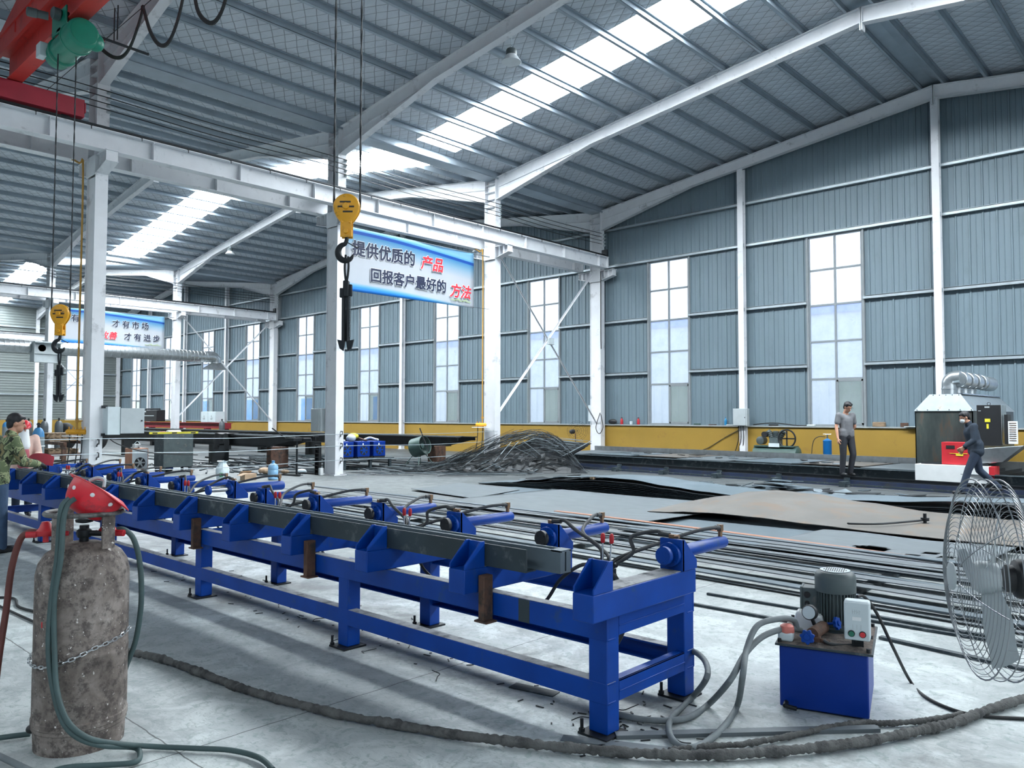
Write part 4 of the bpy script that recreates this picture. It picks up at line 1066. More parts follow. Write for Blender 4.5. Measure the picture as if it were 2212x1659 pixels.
plate(-13.3, .4, 13.12, 14.25, lambda x, y, u, v: interp(TOP, x)+.05*v*sin(x*.7)*.6, .008, 'steel_plate', 'topmost grey plate of the tall wavy stack, humped near its left end', 'plateblue', None, 90)
plate(-13.25, .5, 13.1, 14.2, lambda x, y, u, v: interp(SEC, x), .008, 'steel_plate', 'second plate of the tall wavy stack, a pale strip under the top one', 'plate', None, 90)
for k in range(7):
    f = 1-(k+1)/8.5
    plate(-13.2+.12*k, .5, 13.12+.012*(k % 3), 14.15, lambda x, y, u, v, f=f, k=k: .012+(interp(SEC, x)-.02)*f+.006*sin(x*1.3+k), .008, 'steel_plate', 'dark edged plate pressed in the middle of the tall wavy stack', 'mill', 'plates inside the tall wavy stack', 70, 3)
M_blk = M().box(-9.95, 13.08, .30, -9.86, 13.16, .345); one(M_blk, 'wood_block', 'small wooden block wedged under the humped top plate', 'block', 'wood')
# the big warped plate with its raised hump, in front of the tall stack
C2 = [(-7.1, .10), (-6.7, .15), (-6.3, .25), (-5.8, .30), (-5.2, .28), (-4.4, .20), (-3.4, .12), (-2.4, .09), (-1.2, .12), (0.5, .14)]
plate(-7.0, .4, 10.72, 12.9, lambda x, y, u, v: .05+interp(C2, x)*(.35+.65*v)+.05*sin(PI*v)*max(0, 1-abs(x+5.6)/2), .008, 'steel_plate', 'large warped brownish plate with a raised hump in the middle of the floor', 'plate2', None, 70, 16, (.0, .25))
plate(-10.45, -6.25, 9.3, 12.6, lambda x, y, u, v: .085+.05*max(0, u-.75)*2*(1-v)+.02*sin(x), .008, 'steel_plate', 'wide flat grey plate on the floor behind the cylinders, left of the warped one', 'plate', None, 40, 12, (.15, .3))
plate(-10.9, -6.6, 9.9, 13.0, lambda x, y, u, v: .045, .01, 'steel_plate', 'grey plate lying under the wide flat plate, its edge showing at the left', 'mill', None, 20, 4)
plate(-6.4, -4.25, 9.05, 11.1, lambda x, y, u, v: .035, .008, 'steel_plate', 'small rectangular bluish plate lying in front of the warped hump', 'plateblue', None, 8, 6, (.05, -.05))
plate(-6.2, -4.2, 8.95, 11.0, lambda x, y, u, v: .012, .008, 'steel_plate', 'thin plate lying under the small rectangular bluish plate', 'mill', None, 4, 3, (.05, -.05))
def holed():
    m = M(); x0, x1, y0, y1, z = -4.3, -2.05, 8.75, 10.75, .075
    G = [[(x0+(x1-x0)*i/40+.1*j/36, y0+(y1-y0)*j/36, z+.01*sin(i*.2)) for j in range(37)] for i in range(41)]
    V = []; idx = {}; F = []
    holes = [((-3.2, 9.62), .19, 0), ((-2.72, 9.44), .09, 1), ((-2.58, 9.72), .09, 1), ((-2.36, 9.5), .09, 1)]
    def cut(c):
        for (h, r, sq) in holes:
            dx, dy = c[0]-h[0], c[1]-h[1]
            if (max(abs(dx), abs(dy)) if sq else math.hypot(dx, dy)) < r: return True
    for i in range(41):
        for j in range(37): idx[i, j] = len(V); V.append(G[i][j])
    for i in range(40):
        for j in range(36):
            c = [(G[i][j][q]+G[i+1][j+1][q])/2 for q in range(2)]
            if not cut(c): F.append((idx[i, j], idx[i+1, j], idx[i+1, j+1], idx[i, j+1]))
    m.add(V, F); o = m.build('steel_plate', 'plate', None, smooth=50)
    s = o.modifiers.new('thickness', 'SOLIDIFY'); s.thickness = .01; s.offset = -1
    return tag(o, 'grey plate with one round and three square cut holes, near the fan cage', 'steel plate', None, 'thing')
holed()
for x in (-4.1, -2.4): one(M().box(x-.06, 8.8, 0, x+.06, 10.6, .062), 'support_bar', 'dark support bar under the %s end of the plate with cut holes' % ('left' if x < -3 else 'right'), 'steel bar', 'mill')
plate(-13.1, -10.9, 10.9, 12.8, lambda x, y, u, v: .03+.05*max(0, .4-v)*max(0, .5-u)*2, .006, 'steel_plate', 'thin grey sheet lifted at one corner, far left of the plates', 'plate', None, 14, 10, (-.5, -.3))
plate(-12.6, -10.6, 11.9, 13.3, lambda x, y, u, v: .012, .006, 'steel_plate', 'thin grey sheet flat on the floor in front of the scrap heap', 'plateblue', None, 6, 4, (.6, -.2))
# tool lying on the warped plate
tl = M().tube([(-3.95, 11.0, .155), (-3.9, 10.97, .155), (-3.6, 11.3, .15), (-3.25, 11.95, .17)], .014, 8, 4).cyl((-3.25, 11.95, .10), (-3.25, 11.95, .26), .022, n=10).cyl((-3.25, 11.95, .16), (-3.25, 11.95, .20), .055, n=12)
one(tl, 'lifting_bar', 'dark bent bar with a round boss lying on the warped plate', 'tool', 'iron')
# long flat strips between bench and plates
LAB = ['first', 'second', 'third', 'fourth', 'fifth', 'sixth', 'seventh', 'eighth', 'ninth', 'tenth', 'eleventh', 'twelfth', 'thirteenth', 'fourteenth', 'fifteenth', 'sixteenth']
def strip(xs, y0, y1, wd, z, name, label, m, cur=0.0, zc=0.0, th=.008):
    G = []
    for i in range(31):
        u = i/30; x = xs[0]+(xs[1]-xs[0])*u; y = y0+(y1-y0)*u+cur*4*u*(1-u); zz = z+zc*4*u*(1-u)
        G.append([(x, y, zz), (x, y+wd, zz)])
    return one(M().sheet(G, th), name, label, 'steel strip', m, None, 0, 50)
sp_ = [(9.05, 8.55, .13, .16), (8.85, 8.30, .12, .20), (8.62, 8.12, .10, .145), (8.5, 7.92, .14, .11), (8.36, 7.78, .12, .17), (8.2, 7.6, .10, .09), (8.05, 7.40, .16, .13), (7.9, 7.2, .12, .07), (7.75, 7.05, .13, .10), (7.62, 6.88, .14, .045), (7.48, 6.75, .1, .02)]
for k, (ya, yb, wd, z) in enumerate(sp_):
    strip((-14.2+.5*(k % 4), .4-.3*(k % 3)), ya, yb, wd, z, 'steel_strip', 'long grey flat steel strip behind the bench, %s from the wavy plates' % LAB[k], ['plate', 'plateblue', 'plate', 'mill'][k % 4], .12*((k % 3)-1), .03*(k % 2), .012 if k % 2 else .008)
for k, x in enumerate((-12.5, -9.2, -5.95, -2.6)):
    one(M().box(x-.05, 6.95, 0, x+.05, 8.95, .04), 'timber_bearer', 'dark bearer under the long steel strips, %s from the left' % LAB[k], 'bearer', 'mill')
for k, x in enumerate((-11.2, -4.75)): one(M().box(x-.06, 8.3, .0, x+.06, 8.5, .085), 'spacer_block', 'dark spacer block between the %s strips' % ('left' if k == 0 else 'right'), 'block', 'mill')
strip((-7.6, -1.3), 9.1, 8.45, .09, .185, 'steel_strip', 'narrow orange brown strip lying on top of the strip bundle', 'orange', .1)
for k, (a, b, w_) in enumerate([((-3.56, 6.42), (-.4, 6.50), .03), ((-3.62, 5.98), (-2.35, 6.0), .035), ((-2.3, 6.62), (-.3, 6.55), .045), ((-1.95, 6.02), (-.2, 5.78), .05), ((-2.6, 7.0), (-.3, 6.95), .03)]):
    flat([a, b], w_, .02, 'thin_bar', ['thin dark bar on the bare floor behind the power unit, farthest left tip', 'dark bar on the floor ending at the blue oil tank', 'dark bar on the floor passing behind the motor to the fan', 'dark flat bar on the floor passing under the fan cage', 'thin bar beside the last long strip, near the fan'][k], 'steel bar', 'mill')

# ---- heap of thin cut lattice scrap
hc_ = Vector((-16.35, 17.35, 0)); hu = Vector((cos(YAW), sin(YAW), 0)); hv = Vector((-sin(YAW), cos(YAW), 0))
def hz(u, v):
    e = max(0, 1-(abs(v)/1.7)**2)
    if u < .9: t = max(0, (u+2.9)/3.8); p = t*t*(3-2*t)
    else: p = max(0, 1-((u-.9)/1.35)**2.2)
    return 1.16*e**.7*p
G = []
for i in range(45):
    u = -2.9+5.2*i/44; row = []
    for j in range(25):
        v = -1.7+3.4*j/24; z = hz(u, v)*.66+RN.uniform(-.05, .05)*(1 if 0 < j < 24 else 0); row.append(hc_+hu*u+hv*v+Vector((0, 0, max(.005, z))))
    G.append(row)
m = M(); m.add([p for r in G for p in r], [(i*25+j, (i+1)*25+j, (i+1)*25+j+1, i*25+j+1) for i in range(44) for j in range(24)])
tag(m.build('scrap_heap', 'scrap', None, smooth=0), 'dense dark core of the heap of thin cut steel scrap', 'scrap heap', None, 'stuff')
def scrapbar(u, v, L, ang, tilt, w_, lift=0, curve=.05):
    P = []
    for k in range(5):
        s = (k/4-.5)*L; uu = u+s*cos(ang); vv = v+s*sin(ang)
        zz = max(hz(uu, vv), .012)+lift+tilt*s+curve*(1-(2*s/L)**2)
        P.append(hc_+hu*uu+hv*vv+Vector((0, 0, max(.012, zz))))
    mm = M()
    for a, b in zip(P, P[1:]): mm.bar(a, b, w_, .008)
    return mm
for k in range(240):
    v = RN.uniform(-1.65, .9); u = RN.uniform(-2.5, 1.75)
    mm = scrapbar(u, v, RN.uniform(.7, 2.2), RN.gauss(0, .22), RN.gauss(.03, .06), RN.uniform(.015, .05), RN.uniform(-.16, .07), RN.uniform(-.02, .08))
    one(mm, 'scrap_bar', 'thin dark steel bar tangled in the scrap heap before the column', 'scrap bar', ['scrap', 'mill', 'scrap', 'scrap', 'scrap2', 'scrap', 'mill'][k % 7], 'bars of the scrap heap', 0, 0)
for k in range(60):
    u = RN.uniform(-4.2, .5); v = RN.uniform(-2.9, -1.5)
    mm = scrapbar(u, v, RN.uniform(.5, 1.8), RN.gauss(0, .35), 0, RN.uniform(.012, .035), RN.uniform(0, .05), .01)
    one(mm, 'scrap_bar', 'thin dark steel bar scattered on the floor before the scrap heap', 'scrap bar', ['scrap', 'mill', 'scrap2'][k % 3], 'bars scattered before the heap', 0, 0)
# overhanging cut skeleton sheet on the right face of the heap
sk_ = M(); a0 = hc_+hu*.75+hv*-1.75+Vector((0, 0, .05)); a1 = hc_+hu*2.55+hv*-.1+Vector((0, 0, .86))
d1 = (a1-a0); d2 = -hu*1.7+hv*.4+Vector((0, 0, .18))
for s in (0, 1): sk_.bar(a0+d2*s*.9, a1+d2*s*.9, .05, .01)
for k in range(15):
    p = a0+d1*(k/14); sk_.bar(p, p+d2*.9, .028, .01)
for k in range(14):
    p = a0+d1*((k+.5)/14); q = p+d2*.45; sk_.tube([q-d2*.35, q-d2*.2+d1*.015, q, q+d2*.2-d1*.015, q+d2*.35], .012, 5, 3)
one(sk_, 'skeleton_sheet', 'overhanging sheet with curled cut outs on the right face of the scrap heap', 'scrap sheet', 'scrap2')
for k in range(3):
    off = Vector((0, 0, -.07*(k+1)))+hu*(-.1*k); s2 = M().bar(a0+off+Vector((0, 0, .0)), a1+off, .05, .01)
    V = [a0+off, a1+off, a1+off+d2, a0+off+d2+Vector((0, 0, .05))]; V = [Vector((p.x, p.y, max(.01, p.z))) for p in V]
    s2.add(V+[p-Vector((0, 0, .01)) for p in V], [(0, 1, 2, 3), (7, 6, 5, 4), (0, 4, 5, 1), (1, 5, 6, 2), (2, 6, 7, 3), (3, 7, 4, 0)])
    one(s2, 'skeleton_sheet', 'dark sheet pressed under the curled cut outs of the scrap heap', 'scrap sheet', 'scrap', 'dark sheets of the scrap heap')
one(M().bar(hc_+hu*-2.35+hv*-.2+Vector((0, 0, .55)), hc_+hu*-2.62+hv*-.3+Vector((0, 0, 1.25)), .03, .03), 'leaning_bar', 'single bar sticking up at the left end of the scrap heap', 'scrap bar', 'scrap')
for k, (u, L, a) in enumerate([(-.1, .55, 1.3), (.12, .5, 1.2), (.75, .6, -.8), (.35, .9, -.3), (-.9, .8, .5)]):
    mm = scrapbar(u, -1.35, L, a*.4, .45*(1 if a > 0 else -1), .03, .12, 0)
    one(mm, 'scrap_bar', 'pale flat bar lying loose on the face of the scrap heap', 'scrap bar', 'scrap2', 'pale bars on the heap face', 0, 0)

# ---- offcuts lying in front of the cutting machine
protos = []
for k in range(6):
    n_ = RN.randint(4, 7); poly = []
    for i in range(n_):
        a = 2*PI*i/n_; r = RN.uniform(.08, .2); poly.append((r*1.7*cos(a), r*sin(a)))
    protos.append(M().prism(poly, 'z', 0, .012))
def offcut(x, y, z, k, label, grp, sc=1.0, tilt=.0, m=None):
    mm = M(); mm.T = Matrix.Translation((x, y, z)) @ Matrix.Rotation(RN.uniform(0, 6.3), 4, 'Z') @ Matrix.Rotation(RN.gauss(0, tilt), 4, 'X') @ Matrix.Diagonal((sc, sc, 1, 1))
    mm.add(protos[k % 6].v, protos[k % 6].f)
    return one(mm, 'steel_offcut', label, 'offcut', m or ['scrap', 'mill', 'scrap', 'plateblue', 'scrap2'][k % 5], grp, 0, 0)
for k in range(178):
    x = RN.uniform(-13.2, -2.6); yc = 15.95-.03*(x+8); y = max(14.4, yc+RN.gauss(0, .85))
    pile = .12+.30*math.exp(-((x+7.6)/1.3)**2)+.26*math.exp(-((x+4.8)/1.0)**2)+.08*math.exp(-((x+10.4)/.9)**2)
    offcut(x, y, max(.0, RN.uniform(0, pile*.5)*max(0, 1-abs(y-yc)/1.0)), k, 'flat steel offcut in the long litter strip before the cutting machine', 'offcuts before the cutting machine', RN.uniform(.7, 1.6), .12, ['scrap', 'mill', 'scrap', 'scrap', 'plateblue', 'scrap', 'mill', 'scrap2'][k % 8])
for k in range(26):
    offcut(RN.uniform(-13.5, -10), RN.uniform(14.6, 17.5), .0, k, 'small steel offcut lying between the scrap heap and the wavy plates', 'offcuts right of the scrap heap', .6, .02)
for k in range(9):
    offcut(-7.05+RN.gauss(0, .3), 15.6+RN.gauss(0, .25), .03+.03*k, k, 'offcut stacked in the low flat pile below the standing man', 'offcuts in the low flat pile', 1.9, .05, 'plateblue')

# ---- plasma cutting table with rails, set slightly askew to the wall
MT['navybeam'] = mat('dusty_navy_rail_beam', '#1c2a45', .6, var=.25, scale=3, dirt=('#2b2f36', .3, 4))
CR = -.085; CX, CYY = -10.6, 19.4
ct = T('cutting_table', 'long dark plasma cutting table with rails running along the window wall', 'machine', (CX, CYY, 0), CR)
CT = local(CX, CYY, 0, CR)
def CM():
    m = M(); m.T = CT; return m
XA, XB = -6.9, 15.0
CM().box(XA, -.05, .02, XB, .0, .40).box(XA, 0, .385, XB, .07, .405).box(XA, -.12, .385, XB, 0, .395).build('side_beam', 'mill', ct, smooth=0)
CM().box(XA, -.45, .15, XB, -.40, .165).box(XA, -.432, .165, XB, -.418, .21).box(XA, -.44, .21, XB, -.41, .235).build('rail', 'iron', ct, smooth=0)
CM().box(XA, -.5, .0, XB, -.38, .15).build('rail_beam', 'navybeam', ct, smooth=0)
CM().box(XA, -.75, .05, XB, -.72, .08).build('cable_rail', 'mill', ct, smooth=0)
sl = CM()
for i in range(60): sl.box(XA+.1+i*.35, .05, .2, XA+.11+i*.35, 3.2, .38)
sl.build('slats', 'scrap', ct, smooth=0)
CM().box(XA+.1, .04, .05, XB, 3.25, .2).build('bed', 'scrap', ct, smooth=0)
fe = CM().box(XA-.3, 3.3, .28, XB, 3.33, .52).box(XA-.3, 3.3, .51, XB, 3.42, .525)
for i in range(9): fe.box(XA+1.5*i, 3.28, .28, XA+1.5*i+.03, 3.30, .52)
fe.build('bright_fender', 'duct', ct, smooth=0)
for i in range(7):
    cl = CM().box(XA+.6+i*1.7, -.78, .0, XA+.75+i*1.7, -.36, .12).box(XA+.62+i*1.7, -.55, .12, XA+.73+i*1.7, -.47, .2); cl.build('rail_clamp', 'mill', ct, smooth=0)
for i in range(7):
    x = XA+.4+i*1.75; zz = .40
    mm = CM().box(x, .15+.25*(i % 3), zz, x+1.6, 2.6-.2*(i % 2), zz+.012)
    one(mm, 'steel_plate', 'flat steel plate lying on the cutting table, %s from the left' % LAB[i], 'steel plate', ['plate', 'plateblue', 'plate2'][i % 3])
for k in range(16):
    o = offcut(0, 0, 0, k, 'small cut piece lying on the plates of the cutting table', 'cut pieces on the cutting table', .8, .05)
    o.location = CT @ Vector((RN.uniform(-5, 3.5), RN.uniform(.3, 2.2), .415))
# ---- the hooded gantry standing over the table
gm = T('hooded_cutting_gantry', 'stained steel hood machine with four bright ducts on top, standing over the cutting table', 'machine', (-4.6, 21, 0))
bd = M().box(-5.44, 19.4, .40, -4.27, 19.42, 1.74).box(-5.44, 19.4, .40, -5.42, 23.6, 1.74).box(-4.29, 19.4, .60, -4.27, 23.6, 1.74); bd.build('heat_skirt', 'hood', gm, smooth=0)
hd = M(); V = [(-5.46, 19.38, 1.74), (-4.25, 19.38, 1.74), (-4.25, 23.7, 1.74), (-5.46, 23.7, 1.74), (-5.18, 19.6, 2.12), (-4.55, 19.6, 2.12), (-4.55, 23.4, 2.12), (-5.18, 23.4, 2.12)]
hd.add(V, [(0, 1, 5, 4), (1, 2, 6, 5), (2, 3, 7, 6), (3, 0, 4, 7), (4, 5, 6, 7)]); MT['hoodtop'] = mat('dull_sheet_metal', '#78848a', .45, .3, var=.1, dirt=('#7a6a58', .08, 5))
ho = hd.build('hood', 'hoodtop', gm, smooth=0)
rv = M()
for i in range(6): rv.ell((-5.40+i*.22+.01, 19.375+.01*i*0, 1.765), .012, .008, .012, 8, 6)
for i in range(5): rv.ell((-5.1+i*.13, 19.585, 2.10), .012, .008, .012, 8, 6)
rv.build('rivet_row', 'iron', ho)
for i in range(4):
    y = 19.95+i*.62
    d = M().lathe([(.155, 0), (.155, .12), (.165, .122), (.165, .14), (.155, .142), (.15, .2)], (-4.86, y, 2.12), n=24)
    d.tube([(-4.86, y, 2.30), (-4.86, y, 2.38), (-4.83, y, 2.45), (-4.76, y, 2.50), (-4.62, y+.0, 2.51)], [.15, .15, .15, .15, .15], 24, 4)
    d.build('duct_elbow', 'duct', gm)
    M().tube([(-4.70, y-.02+.16*1, 2.47), (-4.70, y+.3, 2.47), (-4.70, y+.62, 2.46)], [.165, .17, .17], 28).torus((-4.70, y+.17, 2.47), (0, 1, 0), .172, .012, 28, 6).build('duct_section', 'duct', gm)
M().tube([(-4.70, 22.3, 2.46), (-4.70, 23.2, 2.45)], .185, 28).build('main_duct', 'duct', gm)
M().box(-4.62, 19.6, 2.115, -4.5, 23.4, 2.14).build('duct_flange', 'chrome', gm, smooth=0)
cb_ = M().box(-4.10, 18.95, 1.0, -3.66, 19.05, 1.86).build('control_cabinet', 'black', gm, .006)
M().box(-3.655, 18.96, 1.05, -3.645, 19.42, 1.86).box(-4.08, 19.05, 1.02, -3.65, 19.42, 1.86).build('cabinet_side', 'duct', gm, .004)
for a in (( -3.95, 1.50, -3.85, 1.57, 'levelyellow'), (-3.92, 1.36, -3.88, 1.46, 'levelyellow'), (-3.95, 1.80, -3.86, 1.83, 'cabinet'), (-4.07, 1.73, -4.02, 1.745, 'cabinet')):
    M().box(a[0], 18.944, a[1], a[2], 18.95, a[3]).build('sticker', a[4], cb_, smooth=0)
M().torus((-3.88, 19.0, 1.885), (0, 1, 0), .03, .006, 16, 6).build('lifting_eye', 'iron', cb_)
M().box(-3.60, 18.95, 1.04, -3.53, 19.25, 1.66).build('operator_panel', 'black', gm, .004)
op = M().box(-3.53, 18.95, 1.05, -3.36, 18.97, 1.52); opo = op.build('instruction_board', 'whiteplastic', gm, smooth=0)
lns = M()
for i in range(9): lns.box(-3.51, 18.946, 1.12+i*.045-.008, -3.385, 18.95, 1.12+i*.045+.006)
lns.build('printed_lines', 'rust', opo, smooth=0)
M().box(-3.30, 19.3, 1.1, -2.7, 19.7, 1.78).build('side_cabinet', 'boxgrey', gm, .006); M().box(-3.15, 19.294, 1.45, -2.95, 19.3, 1.65).build('display', 'cabinet', gm, smooth=0)
hb = M(); V = [(-4.4, 18.9, .90), (-3.25, 18.9, 1.02), (-3.25, 19.5, 1.02), (-4.4, 19.5, .90), (-4.3, 18.95, .58), (-3.65, 18.95, .66), (-3.65, 19.45, .66), (-4.3, 19.45, .58)]
hb.add(V, [(0, 3, 2, 1), (4, 5, 6, 7), (0, 1, 5, 4), (1, 2, 6, 5), (2, 3, 7, 6), (3, 0, 4, 7)]); hb.build('tapered_beam', 'duct', gm, .01)
rb_ = M().box(-4.78, 18.9, .58, -4.2, 19.3, 1.06); rbo = rb_.build('red_side_frame', 'red', gm, .006)
M().box(-4.69, 18.894, .92, -4.52, 18.9, .99).box(-4.36, 18.894, .92, -4.22, 18.9, .99).build('frame_openings', 'black', rbo, smooth=0)
M().box(-4.5, 18.892, .77, -4.36, 18.9, .81).box(-4.62, 18.892, .815, -4.28, 18.9, .825).build('yellow_label', 'levelyellow', rbo, smooth=0)
M().box(-5.28, 18.75, .21, -3.86, 19.25, .57).build('drive_cover', 'drywhite', gm, .006)
M().box(-3.86, 18.76, .24, -3.76, 19.24, .57).build('cover_end', 'red', gm, .004)
M().box(-5.2, 18.92, .55, -3.9, 19.2, .61).build('gantry_foot', 'iron', gm, smooth=0)

# ---- along the window wall
cp_ = T('air_compressor', 'dark green piston air compressor on its tank in front of the yellow wall', 'compressor', (-10.7, 23.7, 0))
M().tube([(-11.42, 23.7, .42), (-11.38, 23.7, .42), (-9.98, 23.7, .42), (-9.92, 23.7, .42)], [.12, .25, .25, .12], 24).build('air_tank', 'dkgreen', cp_)
M().box(-11.35, 23.5, .66, -10.05, 23.9, .70).build('deck', 'dkgreen', cp_, .005)
M().lathe([(.10, 0), (.13, .02), (.13, .28), (.10, .32)], (-11.2, 23.62, .85), (0, 1, 0), 20).build('electric_motor', 'motor', cp_)
pu = M().box(-10.85, 23.55, .70, -10.55, 23.85, .95)
for s in (-1, 0, 1):
    pu.cyl((-10.7+s*.08, 23.7, .90), (-10.7+s*.26, 23.7, 1.16-.0*abs(s)), .09, .08, 14)
    for q in range(4): pu.cyl((-10.7+s*(.12+.035*q), 23.7, .96+.05*q), (-10.7+s*(.125+.035*q), 23.7, .975+.05*q), .115, n=14)
pu.build('pump_head', 'motor', cp_)
M().torus((-10.28, 23.55, .93), (0, 1, 0), .27, .025, 32, 8).bar((-10.52, 23.55, .93), (-10.04, 23.55, .93), .02, .04).bar((-10.28, 23.55, .7), (-10.28, 23.55, 1.17), .02, .04).build('flywheel', 'iron', cp_)
M().cyl((-11.0, 23.5, 1.05), (-11.0, 23.7, 1.05), .09, n=16).build('air_filter', 'black', cp_)
for x in (-11.2, -10.1): M().box(x-.05, 23.5, 0, x+.05, 23.9, .2).build('foot', 'dkgreen', cp_)
M().box(-10.85, 23.49, .66, -10.5, 23.5, .78).build('nameplate', 'boxgrey', cp_, smooth=0)
bt = T('blue_pressure_tank', 'small bright blue pressure vessel with a valve beside the compressor', 'tank', (-9.15, 23.85, 0))
M().lathe([(.11, .0), (.125, .02), (.125, .86), (.13, .87), (.13, .89), (.06, .93), (.03, .95)], (-9.15, 23.85, 0), n=22).build('body', mat('bright_blue_tank_paint', '#1567a8', .4), bt)
M().cyl((-9.15, 23.85, .94), (-9.15, 23.85, 1.08), .025, n=10).cyl((-9.27, 23.85, 1.08), (-9.03, 23.85, 1.08), .012, n=8).build('valve', 'chrome', bt)
M().tube([(-9.2, 23.83, 1.0), (-9.4, 23.8, 1.0), (-9.55, 23.78, .85), (-9.6, 23.75, .4), (-9.6, 23.75, .05)], .012, 8, 5).build('pipe', 'cable', bt)
wbx = T('wall_switch_cabinet', 'grey steel switch cabinet with a door hung on the slim wall post', 'cabinet', (-12.15, 24.25, 1.28))
M().box(-12.42, 24.22, 1.30, -11.92, 24.40, 1.88).build('body', 'cabinet', wbx, .006); dr = M().box(-12.40, 24.20, 1.32, -11.96, 24.22, 1.86).build('door', 'cabinet', wbx, .004)
M().box(-12.0, 24.19, 1.56, -11.98, 24.2, 1.6).build('lock', 'black', dr)
for dx in (-.12, -.04, .05): M().tube([(-12.15+dx, 24.3, 1.30), (-12.15+dx*1.1, 24.33, .9), (-12.15+dx*1.5-.1, 24.42, .5), (-12.2+dx*2-.2*(dx < -.1), 24.42, .1)], .014, 8, 5).build('cable', 'cable', wbx)
wb2 = T('wall_meter_box', 'slim pale box with a yellow warning triangle, left of the runway end column', 'cabinet', (-18.9, YW-.2, 1.4))
M().box(-18.75, YW-.2, 1.42, -18.45, YW-.06, 2.05).build('body', 'boxgrey', wb2, .005)
def tri(m_, c, s, y, th=.004):
    V = [(c[0]-s, y, c[1]-s*.8), (c[0]+s, y, c[1]-s*.8), (c[0], y, c[1]+s)]; V2 = [(a, b+th, d) for a, b, d in V]
    return m_.add(V+V2, [(0, 1, 2), (5, 4, 3), (0, 3, 4, 1), (1, 4, 5, 2), (2, 5, 3, 0)])
tri(M(), (-18.60, 1.72), .055, YW-.206).build('warning_triangle', 'levelyellow', wb2, smooth=0)
tri(M(), (-18.60, 1.72), .02, YW-.2085).build('warning_mark', 'black', bpy.data.objects['warning_triangle'], smooth=0)
# pedestal fan by the column, red hat at its foot
pf = T('pedestal_fan', 'black pedestal fan with a thin wire cage standing by the window wall column', 'fan', (-17.76, 22.5, 0))
M().cyl((-17.76, 22.5, .02), (-17.76, 22.5, 1.0), .018, n=10).build('pole', 'rust', pf); M().lathe([(.2, 0), (.2, .02), (.03, .05)], (-17.76, 22.5, 0), n=20).build('base', 'iron', pf)
M().lathe([(.05, 0), (.08, .03), (.08, .18), (.05, .2)], (-17.76, 22.42, 1.06), (0, -1, 0), 16).build('motor', 'black', pf)
cg = M(); c0 = Vector((-17.72, 22.56, 1.08))
for r in (.08, .16, .24, .31, .365): cg.tube([c0+(rr_*cos(2*PI*i/32)+up_*sin(2*PI*i/32))*r+fh*.06*(1 if r < .3 else .4) for i in range(32)], .003, 4, 0, True)
for k in range(12): cg.tube([c0+fh*.06, c0+(rr_*cos(2*PI*k/12)+up_*sin(2*PI*k/12))*.365+fh*.024], .003, 4)
cg.build('cage', 'black', pf)
rh = M().ell((-17.15, 21.7, .50), .14, .17, .13, 18, 10); tag(rh.build('hard_hat', 'helmet', None), 'small red hard hat lying at the foot of the pedestal fan', 'helmet', None, 'thing')
M().box(-17.3, 21.5, .405, -17.0, 21.9, .415).build('brim', 'helmet', bpy.data.objects['hard_hat.001'] if 'hard_hat.001' in bpy.data.objects else None, .004)
# things on the ledge of the dado
LZ = 1.312
lamp_ = M().ell((-17.62, YW-.14, LZ+.10), .2, .07, .10, 14, 8); one(lamp_, 'black_hood_lamp', 'black bulbous lamp lying on the ledge right of the runway end column', 'lamp', 'black')
def extinguisher(x, label):
    r = T('fire_extinguisher', label, 'extinguisher', (x, YW-.14, LZ))
    M().lathe([(.05, 0), (.055, .01), (.055, .17), (.03, .21), (.015, .22), (.015, .24)], (x, YW-.14, LZ), n=16).build('cylinder', 'red', r)
    M().box(x-.03, YW-.15, LZ+.23, x+.03, YW-.13, LZ+.26).build('handle', 'black', r)
extinguisher(-17.2, 'small red extinguisher on the ledge nearest the runway end column'); extinguisher(-16.45, 'small red extinguisher on the ledge nearer the window')
one(M().lathe([(.04, 0), (.045, .02), (.045, .18), (.015, .23), (.015, .27), (.02, .28)], (-12.9, YW-.14, LZ), n=14), 'water_bottle', 'small blue water bottle on the ledge left of the switch cabinet', 'bottle', mat('blue_pet_bottle', '#2f86b8', .2))
for k, (x, w_, h_, d_, m_, lb) in enumerate([(-14.0, .22, .06, .12, 'dkgreen', 'small green bag on the ledge right of the second window from the right'), (-13.4, .25, .03, .14, 'rust', 'brown rag on the ledge between window and switch cabinet'), (-12.6, .5, .03, .16, 'boxgrey', 'crumpled pale paper on the ledge below the blue bottle'),
    (-16.8, .1, .12, .08, 'boxgrey', 'small grey cup on the ledge between the extinguishers'), (-11.2, .3, .05, .12, 'black', 'black cable coil on the ledge above the compressor'), (-9.95, .25, .05, .14, 'boxgrey', 'bluish paper on the ledge left of the rightmost window'), (-7.9, .35, .14, .14, 'wood', 'bundle of rags on the ledge right of the rightmost window'), (-7.2, .2, .12, .12, 'rust', 'brown tin on the ledge right of the rightmost window'), (-6.7, .9, .02, .3, 'boxgrey', 'sheets of white paper hanging over the ledge by the steel hood machine')]):
    one(M().box(x-w_/2, YW-.06-d_, LZ, x+w_/2, YW-.06, LZ+h_), ['bag', 'rag', 'paper', 'cup', 'cable_coil', 'paper', 'rag_bundle', 'tin', 'paper_sheets'][k], lb, ['bag', 'rag', 'paper', 'cup', 'cable', 'paper', 'rag', 'tin', 'paper'][k], m_, None, .015)
one(M().tube([(-11.9, YW-.12, LZ+.03), (-11.2, YW-.13, LZ+.09), (-10.4, YW-.13, LZ+.015), (-9.9, YW-.12, LZ+.02)], .018, 8, 6), 'black_cable', 'black cable running along the ledge from the switch cabinet to the right', 'cable', 'cable')
